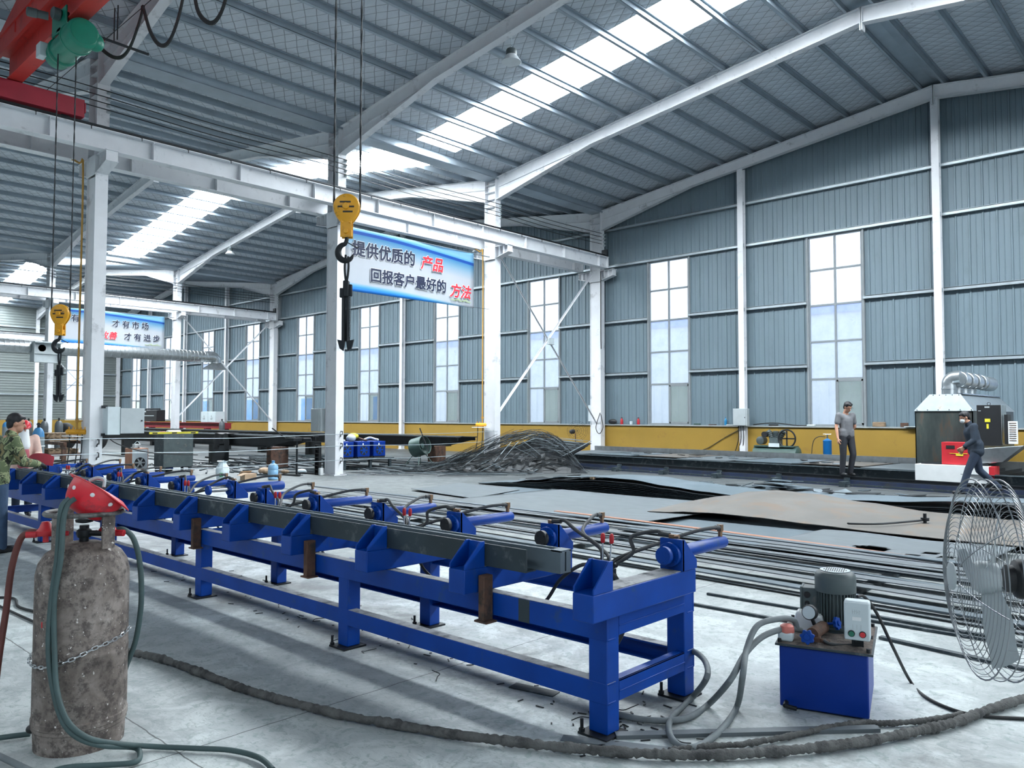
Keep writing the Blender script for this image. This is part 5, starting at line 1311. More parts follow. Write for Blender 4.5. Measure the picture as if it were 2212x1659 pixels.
one(M().tube([(-12.3, YW-.19, 1.2), (-12.9, YW-.19, .9), (-13.6, YW-.19, .5), (-14.2, YW-.19, .35)], .012, 8, 4), 'wall_cable', 'thin dark cable slanting down across the yellow wall left of the switch cabinet', 'cable', 'cable')
# ================================================================== LEFT AISLE: TABLES, WELDERS, BOTTLES
def table_beam(x0, x1, y, z, name, label, m='scrap', dep=.8):
    """long welding table of two dark H beams with slats; its right end tapers away"""
    r = T(name, label, 'work table', ((x0+x1)/2, y, 0))
    for k, yy in enumerate((y, y+dep)):
        b = M().box(x0, yy-.1, z-.03, x1, yy+.1, z).prism([(x0, z-.34), (x1-1.3, z-.34), (x1-.2, z-.13), (x1, z-.13), (x1, z-.02), (x0, z-.02)], 'y', yy-.01, yy+.01)
        b.box(x0, yy-.1, z-.36, x1-1.3, yy+.1, z-.33); b.build('edge_beam', m, r, smooth=0)
    s = M(); x = x0+.3
    while x < x1-.3: s.box(x, y, z-.02, x+.03, y+dep, z+.012); x += .45
    s.build('slats', 'plate', r, smooth=0)
    n_ = max(2, int((x1-x0)/3.4))
    for i in range(n_):
        x = x1-1.5-i*(x1-x0-2)/(n_-.5)
        M().box(x-.13, y+.1, 0, x+.13, y+dep-.1, z-.35).build('trestle_leg', 'rust' if i == 0 else m, r, smooth=0)
    return r
table_beam(-36, -20.55, 12.55, 1.0, 'welding_table', 'long dark beam welding table standing behind the two water bottles')
table_beam(-46, -19.0, 17.8, .92, 'welding_table', 'long dark beam welding table standing behind the three blue welders')
# torch stand and its black post
ts = T('torch_stand', 'thin black post with a clamp head standing between bottle and column', 'stand', (-18.76, 11.6, 0))
M().cyl((-18.76, 11.6, 0), (-18.76, 11.6, .93), .028, n=10).build('pole', 'iron', ts); M().box(-18.9, 11.5, 0, -18.6, 11.7, .02).build('base', 'iron', ts)
M().box(-18.95, 11.4, .93, -18.62, 11.75, 1.02).cyl((-18.9, 11.35, 1.0), (-19.2, 11.1, 1.28), .02, n=8).cyl((-18.6, 11.7, .97), (-18.45, 11.85, .97), .05, n=10).build('clamp_head', 'iron', ts, .01)
def welder(x, y, z, sx, sy, sz, body, side, name, label, fan_c='cabinet'):
    r = T(name, label, 'welding machine', (x, y, z))
    b = M().box(x-sx/2, y-sy/2, z+.04, x+sx/2, y+sy/2, z+sz).build('case', body, r, .01)
    M().box(x-sx/2+.02, y-sy/2-.004, z+.06, x+sx/2-.02, y-sy/2, z+sz-.03).build('side_panel', side, b, smooth=0)
    M().box(x+sx/2, y-sy/2+.02, z+.06, x+sx/2+.006, y+sy/2-.02, z+sz-.03).build('end_panel', side if side != 'orange' else 'boxgrey', b, .003)
    fr_ = min(sy, sz)*.32; c = Vector((x+sx/2+.008, y, z+.06+fr_+.03))
    M().cyl(c, c+Vector((.004, 0, 0)), fr_, n=24).build('fan_opening', 'black', b)
    f = M().cyl(c, c+Vector((.012, 0, 0)), fr_*.35, n=12)
    for q in range(6):
        a = q*PI/3; d = Vector((0, cos(a), sin(a))); f.ob(c+d*fr_*.6+Vector((.008, 0, 0)), (.002, 0, 0), d*fr_*.3, Vector((0, -sin(a), cos(a)))*fr_*.13)
    f.build('fan', fan_c, b)
    M().box(x+sx/2+.006, y-.05, z+sz-.12, x+sx/2+.009, y-.01, z+sz-.05).build('rating_plate', 'whiteplastic', b, smooth=0)
    h_ = M().tube([(x-sx/3, y, z+sz), (x-sx/3, y, z+sz+.035), (x+sx/3, y, z+sz+.035), (x+sx/3, y, z+sz)], .01, 6); h_.build('handle', 'black', r)
    M().box(x-sx/2, y-sy/2+.02, z, x-sx/2+.04, y+sy/2-.02, z+.04).box(x+sx/2-.04, y-sy/2+.02, z, x+sx/2, y+sy/2-.02, z+.04).build('skids', 'black', r, smooth=0)
    return r
welder(-23.8, 9.37, 0, .48, .48, .66, 'orange', 'orange', 'welder', 'faded orange welding machine with a round fan opening, standing on the floor')
w2 = welder(-23.2, 9.95, 0, .30, .36, .62, 'bluedark', 'bluedark', 'welder', 'dark blue welding machine between the orange one and the grey steel cabinet', 'blue')
M().tube([(-23.95, 9.3, .70), (-23.8, 9.38, .82), (-23.65, 9.42, .76)], .012, 6, 5).box(-23.9, 9.2, .665, -23.7, 9.4, .70)
one(M().box(-23.95, 9.25, .665, -23.7, 9.45, .69).box(-23.9, 9.28, .69, -23.72, 9.42, .78).tube([(-23.95, 9.3, .70), (-23.8, 9.38, .86), (-23.65, 9.42, .74)], .012, 6, 5), 'clamp_tool', 'clamp and cable lying on top of the orange welding machine', 'tool', 'boxgrey', None, .01)
one(M().lathe([(.15, 0), (.16, .02), (.13, .12), (.06, .18), (.01, .19)], (-23.2, 9.85, .625), n=20), 'hard_hat', 'red hard hat standing on the dark blue welding machine on the floor', 'helmet', 'helmet')
gsh = T('steel_cabinet', 'blank grey steel cabinet with a yellow level on top, right of the blue welder', 'cabinet', (-22.6, 9.95, 0))
M().box(-22.9, 9.5, .14, -22.3, 10.37, 1.09).build('body', 'mill', gsh, .008)
M().box(-22.3, 9.52, .16, -22.295, 10.35, 1.07).build('front_panel', 'motor', gsh, smooth=0)
for a, b in ((-22.85, 9.55), (-22.35, 9.55), (-22.85, 10.3), (-22.35, 10.3)): M().box(a-.03, b-.03, 0, a+.03, b+.03, .14).build('leg', 'mill', gsh, smooth=0)
lv = T('spirit_level', 'long yellow spirit level lying on the blank grey steel cabinet', 'level', (-22.4, 9.8, 1.09))
M().box(-22.42, 9.15, 1.092, -22.38, 10.55, 1.152).build('body', 'levelyellow', lv, .003)
for y in (9.3, 9.85, 10.4): M().box(-22.379, y-.07, 1.105, -22.376, y+.07, 1.138).build('vial_window', 'black', lv, smooth=0)
one(M().box(-22.65, 9.7, 1.092, -22.45, 10.1, 1.2), 'white_bag', 'crumpled white bag on the grey steel cabinet', 'bag', 'whiteplastic', None, .05)
one(M().box(-22.75, 9.55, 1.092, -22.6, 9.75, 1.16), 'red_rag', 'red rag beside the white bag on the grey steel cabinet', 'rag', 'red', None, .03)
# red machine rail far behind with a black welder and a pale double door cabinet
rr2 = T('red_rail_machine', 'dark red steel beam on posts in front of the far part of the yellow wall', 'machine', (-48, 21, 0))
M().box(-56, 20.8, .9, -41, 21.2, 1.2).box(-56, 20.7, 1.2, -41, 21.3, 1.23).build('beam', 'magenta', rr2, smooth=0)
for x in (-55, -51, -47, -43.4, -41.3): M().box(x-.15, 20.85, 0, x+.15, 21.15, .9).build('post', 'magenta', rr2, smooth=0)
M().box(-54.6, 20.8, 1.23, -54.0, 21.2, 1.75).build('end_frame', 'magenta', rr2, smooth=0)
bwd = T('black_welder', 'black wheeled wire welder standing on the dark red beam', 'welding machine', (-50.9, 21, 1.23))
M().box(-52.1, 20.72, 1.26, -49.7, 21.28, 1.98).build('case', 'black', bwd, .03)
M().box(-51.7, 20.71, 1.6, -50.1, 20.72, 1.64).box(-51.8, 20.71, 1.85, -51.3, 20.72, 1.92).build('pale_trim', 'cabinet', bwd, smooth=0)
M().tube([(-52.0, 21, 1.98), (-52.0, 21, 2.05), (-49.9, 21, 2.05), (-49.9, 21, 1.98)], .05, 6).build('handle', 'black', bwd)
dc = T('double_door_cabinet', 'pale grey double door cabinet with two warning triangles on the dark red beam', 'cabinet', (-42.8, 21, 1.23))
M().box(-43.7, 20.75, 1.24, -41.9, 21.25, 1.86).build('body', 'boxgrey', dc, .01)
for s in (0, 1):
    d_ = M().box(-43.68+.9*s, 20.73, 1.26, -42.82+.9*s, 20.75, 1.84).build('door', 'boxgrey', dc, .004)
    tri(M(), (-43.3+.9*s, 1.52), .12, 20.724).build('warning_triangle', 'iron', d_, smooth=0); tri(M(), (-43.3+.9*s, 1.52), .085, 20.720).build('triangle_face', 'boxgrey', d_, smooth=0)
def bottle_cyl(x, y, r, h_, label, body, shoulder, z=0):
    o = T('gas_bottle', label, 'gas bottle', (x, y, z))
    M().lathe([(r-.01, 0), (r, .02), (r, h_-.32)], (x, y, z), n=22).build('body', body, o)
    M().lathe([(r, h_-.32), (r*.9, h_-.22), (r*.62, h_-.14), (r*.3, h_-.11)], (x, y, z), n=22).build('shoulder', shoulder, o)
    M().cyl((x, y, z+h_-.12), (x, y, z+h_), .03, n=8).box(x-.05, y-.03, z+h_-.05, x+.05, y+.03, z+h_-.02).build('valve', 'iron', o)
    return o
MT['bottlegrey'] = mat('grey_gas_bottle', '#7c878c', .5, var=.1); MT['bottleblue'] = mat('blue_gas_bottle_shoulder', '#3f82b4', .5, var=.08); MT['bottledark'] = mat('dark_gas_bottle', '#4d5357', .5, var=.12)
gb = bottle_cyl(-19.93, 5.68, .125, 1.45, 'tall grey gas bottle with a blue shoulder and a white band, beside the masked person', 'bottlegrey', 'bottleblue')
M().torus((-19.93, 5.68, .92), (0, 0, 1), .127, .012, 24, 6).build('white_band', 'whiteplastic', gb)
for k, (x, y, h_, c, lb) in enumerate([(-37.2, 8.95, 1.5, 'bottleblue', 'gas bottle with a blue cap at the left edge, leftmost of the far rack'), (-36.9, 9.35, 1.47, 'bottleblue', 'gas bottle with a blue cap, second of the far rack'), (-36.2, 9.95, 1.5, 'bottledark', 'dark gas bottle of the far rack, mostly behind the worker with short hair'), (-35.6, 10.35, 1.5, 'bottledark', 'dark gas bottle of the far rack, behind the red helmet'), (-35.15, 10.75, 1.52, 'bottledark', 'dark gas bottle of the far rack, rightmost one')]):
    bottle_cyl(x, y, .15, h_, lb, 'bottledark' if k > 1 else 'bottlegrey', c)
bottle_cyl(-39.7, 20.0, .15, 1.45, 'dark gas bottle with a round top standing right of the dark red beam', 'bottledark', 'bottledark')
# water bottles
def waterbottle(x, y, label, bag=False):
    o = T('water_bottle', label, 'bottle', (x, y, 0))
    prof = [(.105, 0), (.125, .015), (.128, .10), (.118, .115), (.128, .13), (.128, .23), (.118, .245), (.128, .26), (.126, .33), (.10, .38), (.045, .41), (.035, .415), (.035, .45)]
    M().lathe(prof, (x, y, 0), n=28).build('body', 'bottle', o); M().lathe([(.036, .44), (.038, .445), (.038, .475), (.03, .48)], (x, y, 0), n=18).build('cap', 'bottleblue', o)
    if bag:
        b = M(); V = []; F = []; n_ = 28; ph = [RN.uniform(-1, 1) for _ in range(n_)]
        for i, (r, z) in enumerate([(.14, .06), (.15, .16), (.155, .28), (.14, .36), (.10, .42), (.085, .47), (.13, .5)]):
            for j in range(n_): V.append((x+(r+.012*ph[j]*(i > 2))*cos(2*PI*j/n_), y+(r+.012*ph[j-i])*sin(2*PI*j/n_), z+.012*ph[(j*3+i) % n_]))
        for i in range(6):
            for j in range(n_): F.append((i*n_+j, i*n_+(j+1) % n_, (i+1)*n_+(j+1) % n_, (i+1)*n_+j))
        b.add(V, F); b.build('plastic_bag', 'film', o); M().box(x+.08, y-.13, .12, x+.15, y-.05, .22).build('green_print', mat('green_bag_print', '#4f9a6a', .5), o, .02)
waterbottle(-17.96, 10.43, 'blue water cooler bottle standing on the floor left of the banner column')
waterbottle(-18.35, 9.28, 'water cooler bottle wrapped in a white plastic bag', True)
cx_ = T('cardboard_box', 'small open cardboard box on the floor between the two water bottles', 'box', (-18.3, 9.95, 0))
M().box(-18.42, 9.78, 0, -18.18, 10.1, .16).build('body', 'card', cx_, .004); M().ob((-18.15, 9.7, .16), (.11, .0, 0), (0, .09, .03), (0, 0, .003)).ob((-18.45, 9.94, .18), (.0, .15, 0), (.06, 0, .04), (0, 0, .003)).build('flap', 'card', cx_, smooth=0)
# three blue welders on their bench, yellow helmet on top
wbn = T('welder_bench', 'low dark steel bench carrying three blue welding machines', 'bench', (-19.9, 14.4, 0))
M().box(-20.6, 13.55, .29, -19.4, 15.45, .33).build('top', 'mill', wbn, smooth=0)
for a, b in ((-20.5, 13.65), (-19.5, 13.65), (-20.5, 15.35), (-19.5, 15.35), (-19.5, 14.6)): M().box(a-.04, b-.04, 0, a+.04, b+.04, .29).build('leg', 'mill', wbn, smooth=0)
for k, y in enumerate((13.85, 14.45, 15.05)):
    welder(-20.0, y, .33, .75, .46, .50, 'bluedark', 'bluedark', 'blue_welder', ['dark blue welder at the left end of the low bench', 'dark blue welder in the middle of the low bench', 'dark blue welder at the right end of the low bench'][k], 'blue')
yh = T('face_shield', 'yellow hard hat with a grey face shield on the middle blue welder', 'helmet', (-20.1, 14.4, .83))
M().ell((-20.1, 14.4, .99), .17, .17, .10, 16, 8).build('shell', 'levelyellow', yh); M().ell((-20.0, 14.25, .93), .15, .15, .12, 14, 8).build('visor', 'cabinet', yh)
for k, (y, z, m_, lb) in enumerate([(13.75, .86, 'boxgrey', 'grey cable coil on the left blue welder'), (14.55, .86, 'rust', 'brown gloves on the middle blue welder'), (15.0, .87, 'boxgrey', 'grey cutting torch on the right blue welder')]):
    one(M().tube([(-20.2, y-.1, z), (-20.05, y, z+.06), (-19.85, y+.05, z+.02), (-19.75, y+.1, z)], .035, 6, 5), ['cable_coil', 'gloves', 'torch'][k], lb, ['cable', 'gloves', 'torch'][k], m_)
# green barrel fan on legs
bf = T('barrel_fan', 'dull green barrel fan on four thin legs, left of the scrap heap', 'fan', (-19.75, 16.75, 0))
bc = Vector((-19.65, 16.7, .62)); bax = (rr_*.72-fh*.45+up_*.22).normalized()
br_ = M(); n_ = 36; V = []; F = []; a_ = bax.orthogonal().normalized(); b_ = bax.cross(a_)
for (r, t) in ((.30, -.24), (.31, -.23), (.31, .23), (.30, .24), (.29, .23), (.29, -.23)):
    V += [bc+bax*t+(a_*cos(2*PI*j/n_)+b_*sin(2*PI*j/n_))*r for j in range(n_)]
for i in range(6):
    for j in range(n_): F.append((i*n_+j, i*n_+(j+1) % n_, ((i+1) % 6)*n_+(j+1) % n_, ((i+1) % 6)*n_+j))
br_.add(V, F).build('barrel', 'dkgreen', bf)
g2 = M()
for s in (.2, -.2):
    for r in (.1, .18, .26): g2.torus(bc+bax*s, bax, r, .004, 28, 4)
    for k in range(6):
        d = a_*cos(k*PI/3)+b_*sin(k*PI/3); g2.tube([bc+bax*s, bc+bax*s+d*.29], .004, 4)
g2.build('grille', 'iron', bf); M().cyl(bc-bax*.15, bc+bax*.12, .09, n=16).build('motor', 'dkgreen', bf)
for sx in (-1, 1):
    for sy in (-1, 1):
        M().cyl(bc+Vector((sx*.12, sy*.12, -.22)), (bc.x+sx*.34, bc.y+sy*.34, .0), .014, n=8).build('leg', 'dkgreen', bf)
# wooden pallet stack, tyres and more at the far left
for k in range(3):
    p = T('pallet', 'brown wooden pallet in the stack behind the valve pipe, %s' % ['at the bottom', 'in the middle', 'on top'][k], 'pallet', (-30.9, 9.4, .18*k+.45*(k > 0)))
    z0 = [.30, .72, .862][k]
    for i in range(5): M().box(-31.6, 9.0+.2*i, z0+.12, -30.3, 9.13+.2*i, z0+.14).build('board', 'wood', p, smooth=0)
    for x in (-31.5, -30.95, -30.4): M().box(x-.05, 9.0, z0, x+.05, 9.93, z0+.12).build('runner', 'wood', p, smooth=0)
pb = T('pallet_rack', 'dark low steel frame carrying the wooden pallets', 'rack', (-31, 9.4, 0))
M().box(-32.2, 8.9, .62, -28.6, 9.0, .72).box(-32.2, 9.9, .62, -28.6, 10.0, .72).box(-31.7, 8.95, .2, -30.2, 9.95, .30).build('beam', 'rust', pb, smooth=0)
for a, b in ((-32.1, 8.95), (-28.7, 8.95), (-32.1, 9.95), (-28.7, 9.95)): M().box(a-.06, b-.06, 0, a+.06, b+.06, .62).build('leg', 'rust', pb, smooth=0)
for k, (x, y) in enumerate(((-39.6, 12.4), (-38.6, 13.4))):
    t = T('tyre', 'black tractor tyre standing behind the pallets, %s one' % ('left' if k == 0 else 'right'), 'tyre', (x, y, 0))
    M().torus((x, y, .65), (.3, -.95, 0), .46, .19, 40, 10).build('tread', 'tyre', t)
# valve manifolds with the ochre gas pipes on the crane columns
def manifold(x, y, z, dx, label):
    r = T('pipe_manifold', label, 'pipe', (x, y, z))
    d = Vector((cos(YAW), sin(YAW), 0)); c = Vector((x, y, z))
    m = M().lathe([(.03, -.225), (.055, -.21), (.058, -.2), (.058, .2), (.055, .21), (.03, .225)], c, d, 20); m.build('header', 'hookyellow', r)
    for k in (-.17, -.08, .09, .18): M().cyl(c+d*k+Vector((0, 0, .05)), c+d*k+Vector((0, 0, .11)), .014, n=8).build('nipple', 'hookyellow', r)
    v = M().cyl(c+Vector((0, 0, .05)), c+Vector((0, 0, .45)), .022, n=10).box(x-.03, y-.03, z+.2, x+.03, y+.03, z+.27); v.cyl(c+Vector((0, 0, .235)), c+d*.12+Vector((0, 0, .235)), .012, n=8); v.build('stop_valve', 'gaspipe', r)
    M().tube([c+Vector((0, 0, .4)), (x, y, z+2), (x, y, 6.9), (x-.1, y-.05, 7.15), (A-.86, y-.25, 7.4)], .021, 8, 4).build('riser', 'gaspipe', r)
    for k in (-.15, .02, .12): M().tube([c+d*k-Vector((0, 0, .05)), c+d*(k-.02)-Vector((0, 0, .5)), c+d*(k-.1)-Vector((0, 0, 1.0)), c+d*(k-.25)-Vector((0, 0, z-.02))], .013, 6, 4).build('gas_hose', 'cable', r)
    M().box(x-.3, y-.2, z-.1, x+.35, y+.02, z-.08).build('shelf', 'white', r, smooth=0)
    return r
manifold(-18.40, 5.98, 1.26, 0, 'ochre gas manifold with hoses, left of the column carrying the grey box')
manifold(-18.48, 18.42, 1.33, 0, 'ochre gas manifold with a tall thin pipe, left of the column at the scrap heap')
one(M().cyl((A-.86, Y0+.3, 7.40), (A-.86, 18.75, 7.40), .026, n=8), 'gas_main', 'long ochre gas pipe running along the far crane runway beam', 'pipe', 'gaspipe')
# grey electrical box on the nearest crane column
eb = T('electrical_box', 'pale grey electrical box hung on the nearest crane column', 'cabinet', (-17.8, 6.65, 1.2))
M().box(-18.1, 6.36, 1.20, -17.72, 6.62, 1.80).build('body', 'boxgrey', eb, .006); M().box(-17.95, 6.62, 1.225, -17.70, 7.12, 1.775).build('door_box', 'cabinet', eb, .006)
M().cyl((-17.70, 7.06, 1.5), (-17.685, 7.06, 1.5), .018, n=10).build('lock', 'iron', eb)
for z in (1.8, 1.2): M().box(-17.95, 6.30, z-.03, -17.85, 6.40, z+.03).build('hinge_bracket', 'iron', eb)
M().tube([(-17.9, 6.4, 1.2), (-17.8, 6.6, 1.0), (-17.6, 7.2, .8), (-17.4, 8.2, .72)], .012, 6, 5).build('cable', 'cable', eb)
gb2 = T('column_cabinet', 'slim grey cabinet hung on the left side of the banner column', 'cabinet', (-18.75, 12.1, 1.18))
M().box(-18.9, 12.12, 1.18, -18.43, 12.3, 1.82).build('body', 'cabinet', gb2, .006); M().box(-18.88, 12.10, 1.2, -18.48, 12.12, 1.8).build('door', 'cabinet', gb2, .004)
# black U hooks and the wires strung between the columns
for yy, zs in ((6.19, (1.05, .77)), (12.38, (1.15, .82, .43))):
    for k, z in enumerate(zs):
        one(M().tube([(A+.25, yy+.05, z-.045), (A+.33, yy+.05, z-.045), (A+.33, yy+.05, z+.045), (A+.25, yy+.05, z+.045)], .013, 8).tube([(A+.25, yy+.05, z-.05), (A+.29, yy+.02, z-.1)], .012, 6), 'column_hook', 'black U hook welded on the %s, %s' % ('column with the grey box' if yy < 10 else 'banner column', ['upper one' if yy < 10 else 'topmost', 'lower one' if yy < 10 else 'middle one', 'lowest'][k]), 'hook', 'iron')
for z, lb in ((1.12, 'upper'), (.80, 'middle'), (.42, 'lowest')):
    one(M().tube([(A+.33, 2.5, z-.03), (A+.33, 6.24, z), (A+.33, 9.3, z-.05), (A+.33, 12.43, z), (A+.33, 15.5, z-.04), (A+.33, 18.5, z)], .008, 5, 6), 'barrier_wire', 'thin grey wire strung between the crane columns, %s of the three' % lb, 'wire', 'girt')
lad = T('slotted_grate', 'black slotted plastic grate leaning on the foot of the banner column', 'grate', (-18.5, 12.15, 0))
gl = M().box(-18.66, 12.09, 0, -18.63, 12.16, .82).box(-18.46, 12.09, 0, -18.43, 12.16, .82)
for i in range(8): gl.box(-18.63, 12.1, .02+i*.11, -18.46, 12.15, .05+i*.11)
gl.build('frame', 'black', lad, .004); M().box(-18.66, 12.152, 0, -18.43, 12.156, .82).build('back', 'black', lad, smooth=0)
one(M().box(-18.36, 12.02, 0, -18.26, 12.12, .2), 'paint_tin', 'small white and red tin at the foot of the banner column', 'tin', 'whiteplastic', None, .01)
# litter of parts on the floor of the left aisle
for k in range(150):
    x = RN.uniform(-27, -18.9); y = 10.6+RN.uniform(0, 4.6)+.0*(x+22)
    if RN.random() < .55:
        a = RN.gauss(0, .5); L = RN.uniform(.3, 1.6); one(M().bar((x, y, .02), (x+L*cos(a), y+L*sin(a), .02), RN.uniform(.03, .1), .035), 'floor_bar', 'dark steel bar left lying on the floor around the welding tables', 'steel bar', ['scrap', 'mill', 'mill', 'plate'][k % 4], 'bars on the left aisle floor', 0, 0)
    else: offcut(x, y, .0, k, 'dark offcut left lying on the floor around the welding tables', 'offcuts on the left aisle floor', .9, .02)
for k in range(80):
    x = RN.uniform(-30, -19.2); y = 13.6+RN.uniform(0, 4)
    a = RN.gauss(0, .25); L = RN.uniform(.8, 2.6); one(M().bar((x, y, .03), (x+L*cos(a), y+L*sin(a), .03), RN.uniform(.05, .16), .05), 'floor_bar', 'dark steel bar lying between the two long welding tables', 'steel bar', ['scrap', 'mill', 'plate'][k % 3], 'bars between the welding tables', 0, 0)
for k, (x, y, s, m_, nm, lb) in enumerate([(-19.9, 11.3, .22, 'card', 'cardboard_scrap', 'flattened cardboard near the torch stand'), (-19.3, 12.1, .16, 'film', 'plastic_bag', 'clear plastic bag near the slotted grate'), (-19.6, 11.75, .14, 'wood', 'wood_offcut', 'short brown wood piece by the torch stand'), (-19.1, 11.2, .10, 'rust', 'rag', 'brown rag in front of the torch stand'), (-20.4, 11.6, .2, 'black', 'black_bag', 'black bag left of the torch stand'), (-18.9, 8.6, .12, 'card', 'paper_scrap', 'pale paper on the floor left of the wrapped bottle')]):
    one(M().ell((x, y, s*.4), s, s*.8, s*.42, 10, 6), nm, lb, 'litter', m_, None, 0, 20)
G = []
for i in range(19):
    u = i/18; row = []
    for j in range(12):
        v = j/11; d = max(0, v-.35)/.65; row.append((-25.1+.95*u+.04*sin(v*7+u*9), 12.78-.36*min(1, v/.35)-.03-.05*sin(u*17)*d-.02*d, 1.035+.02*sin(u*9)*(1-d)-d*(.42+.1*sin(u*8))))
    G.append(row)
one(M().sheet(G, .02), 'black_jacket', 'black jacket thrown over the edge of the nearer welding table', 'jacket', 'black', None, 0, 60)
# red-brown curved plate lying on the bench before the masked person
G = []
for i in range(17):
    u = i/16; row = []
    for j in range(7):
        v = j/6; row.append(Vector((-12.62, 3.42, .885))+rr_*(.02+.36*u)+fh*(.03*v)+up_*(.02+.15*v*(1-.25*(2*u-1)**4)+.02*sin(PI*u))+fh*.06*(2*u-1)**2)
    G.append(row)
one(M().sheet(G, .012), 'curved_plate', 'red brown curved plate held up on the bench beside the camouflage worker', 'steel plate', 'carriage')

# ================================================================== OVERHEAD: CRANE, HOOKS, BANNERS, DUCT, LAMPS
cr = T('overhead_crane', 'red single girder overhead crane crossing the upper left corner', 'crane', (A+.6, 4.4, 7.77))
GYc = 4.40; gx0, gx1 = A+.35, A+23.6
g = M().box(gx0, GYc-.13, 8.19, gx1, GYc+.13, 8.215).box(gx0, GYc-.008, 8.215, gx1, GYc+.008, 8.75).build('lower_beam', 'craneRed', cr, smooth=0)
g = M().prism([(gx0, 8.75), (gx1, 8.75), (gx1, 9.1), (gx1-1.2, 9.42), (gx0+1.2, 9.42), (gx0, 9.1)], 'y', GYc-.22, GYc+.22); g.build('box_girder', 'craneRed', cr, smooth=0)
M().box(gx0, GYc-.25, 9.02, gx1, GYc-.22, 9.09).box(gx0, GYc+.22, 9.02, gx1, GYc+.25, 9.09).box(gx0, GYc-.16, 8.75, gx1, GYc-.22, 8.70).build('stiffening_rib', 'craneRed', cr, smooth=0)
for k in range(14):
    x = gx0+1.2+k*1.65; M().box(x-.006, GYc-.24, 8.8, x+.006, GYc-.22, 9.0).build('bracket_stub', 'craneRed', cr, smooth=0)
for xx in (A+.6, A+23.4):
    e = M().box(xx-.17, 2.9, 7.80, xx+.17, 5.66, 8.17).build('end_carriage', 'carriage', cr, .01)
    for yy in (3.3, 5.35): M().cyl((xx-.05, yy, 7.885), (xx+.05, yy, 7.885), .12, n=24).build('wheel', 'iron', e)
    M().box(xx-.18, 5.66, 7.9, xx+.18, 5.68, 8.1).build('buffer', 'carriage', e)
tag(cr.children[-1], None)
def hoist(x, name, label):
    r = T(name, label, 'hoist', (x, GYc, 7.5))
    z = 7.86
    d = M().lathe([(.20, 0), (.235, .02), (.25, .05), (.25, .34), (.262, .345), (.262, .375), (.25, .38)], (x+.72, GYc, z), (-1, 0, 0), 36); d.build('gearbox_cover', 'green', r)
    M().lathe([(.02, 0), (.20, .01), (.20, .02)], (x+.735, GYc, z), (-1, 0, 0), 30).build('end_cap', 'green', r)
    M().ell((x+.62, GYc+.2, z-.06), .1, .14, .16, 16, 10).build('gear_bulge', 'green', r)
    M().lathe([(.215, 0), (.215, .62), (.24, .63), (.24, .68), (.22, .70)], (x+.34, GYc, z), (-1, 0, 0), 36).build('drum', 'green', r)
    M().lathe([(.19, 0), (.21, .03), (.21, .24), (.17, .32), (.05, .34)], (x-.36, GYc, z), (-1, 0, 0), 30).build('motor', 'green', r)
    M().box(x-.72, GYc-.30, z-.08, x-.5, GYc-.18, z+.16).build('control_box', 'boxgrey', r, .01)
    t = M().box(x-.35, GYc-.17, 8.05, x+.35, GYc-.14, 8.40).box(x-.35, GYc+.14, 8.05, x+.35, GYc+.17, 8.40).box(x-.1, GYc-.17, 8.04, x+.1, GYc+.17, 8.12)
    t.build('trolley_frame', 'green', r, .01)
    for sx in (-.22, .22):
        for sy in (-1, 1): M().cyl((x+sx, GYc+sy*.09, 8.275), (x+sx, GYc+sy*.135, 8.275), .06, n=18).build('wheel', 'iron', r)
    M().lathe([(.06, 0), (.1, .02), (.1, .12), (.07, .14)], (x+.1, GYc-.17, 8.3), (0, -1, 0), 20).lathe([(.065, 0), (.065, .16), (.075, .165), (.075, .30), (.05, .32)], (x-.05, GYc-.31, 8.28), (-.25, -1, 0), 18).build('travel_motor', 'motor', r)
    M().cyl((x+.0, GYc-.17, 8.3), (x+.0, GYc-.17, 8.3), .01, n=6)
    a = M().cyl((x-.1, GYc+.17, 8.25), (x-.1, GYc+1.35, 8.22), .025, n=8)
    a.cyl((x-.1, GYc+.75, 8.23), (x-.1, GYc+.75, 8.85), .012, n=6).cyl((x+.05, GYc+.75, 8.23), (x+.05, GYc+.75, 8.85), .012, n=6); a.build('tow_arm', 'iron', r)
    return r
h1 = hoist(-14.35, 'rope_hoist', 'green rope hoist hanging under the red crane girder at upper left')
h2 = hoist(-6.38, 'rope_hoist', 'green rope hoist above the nearer hook, out of view on the crane girder')
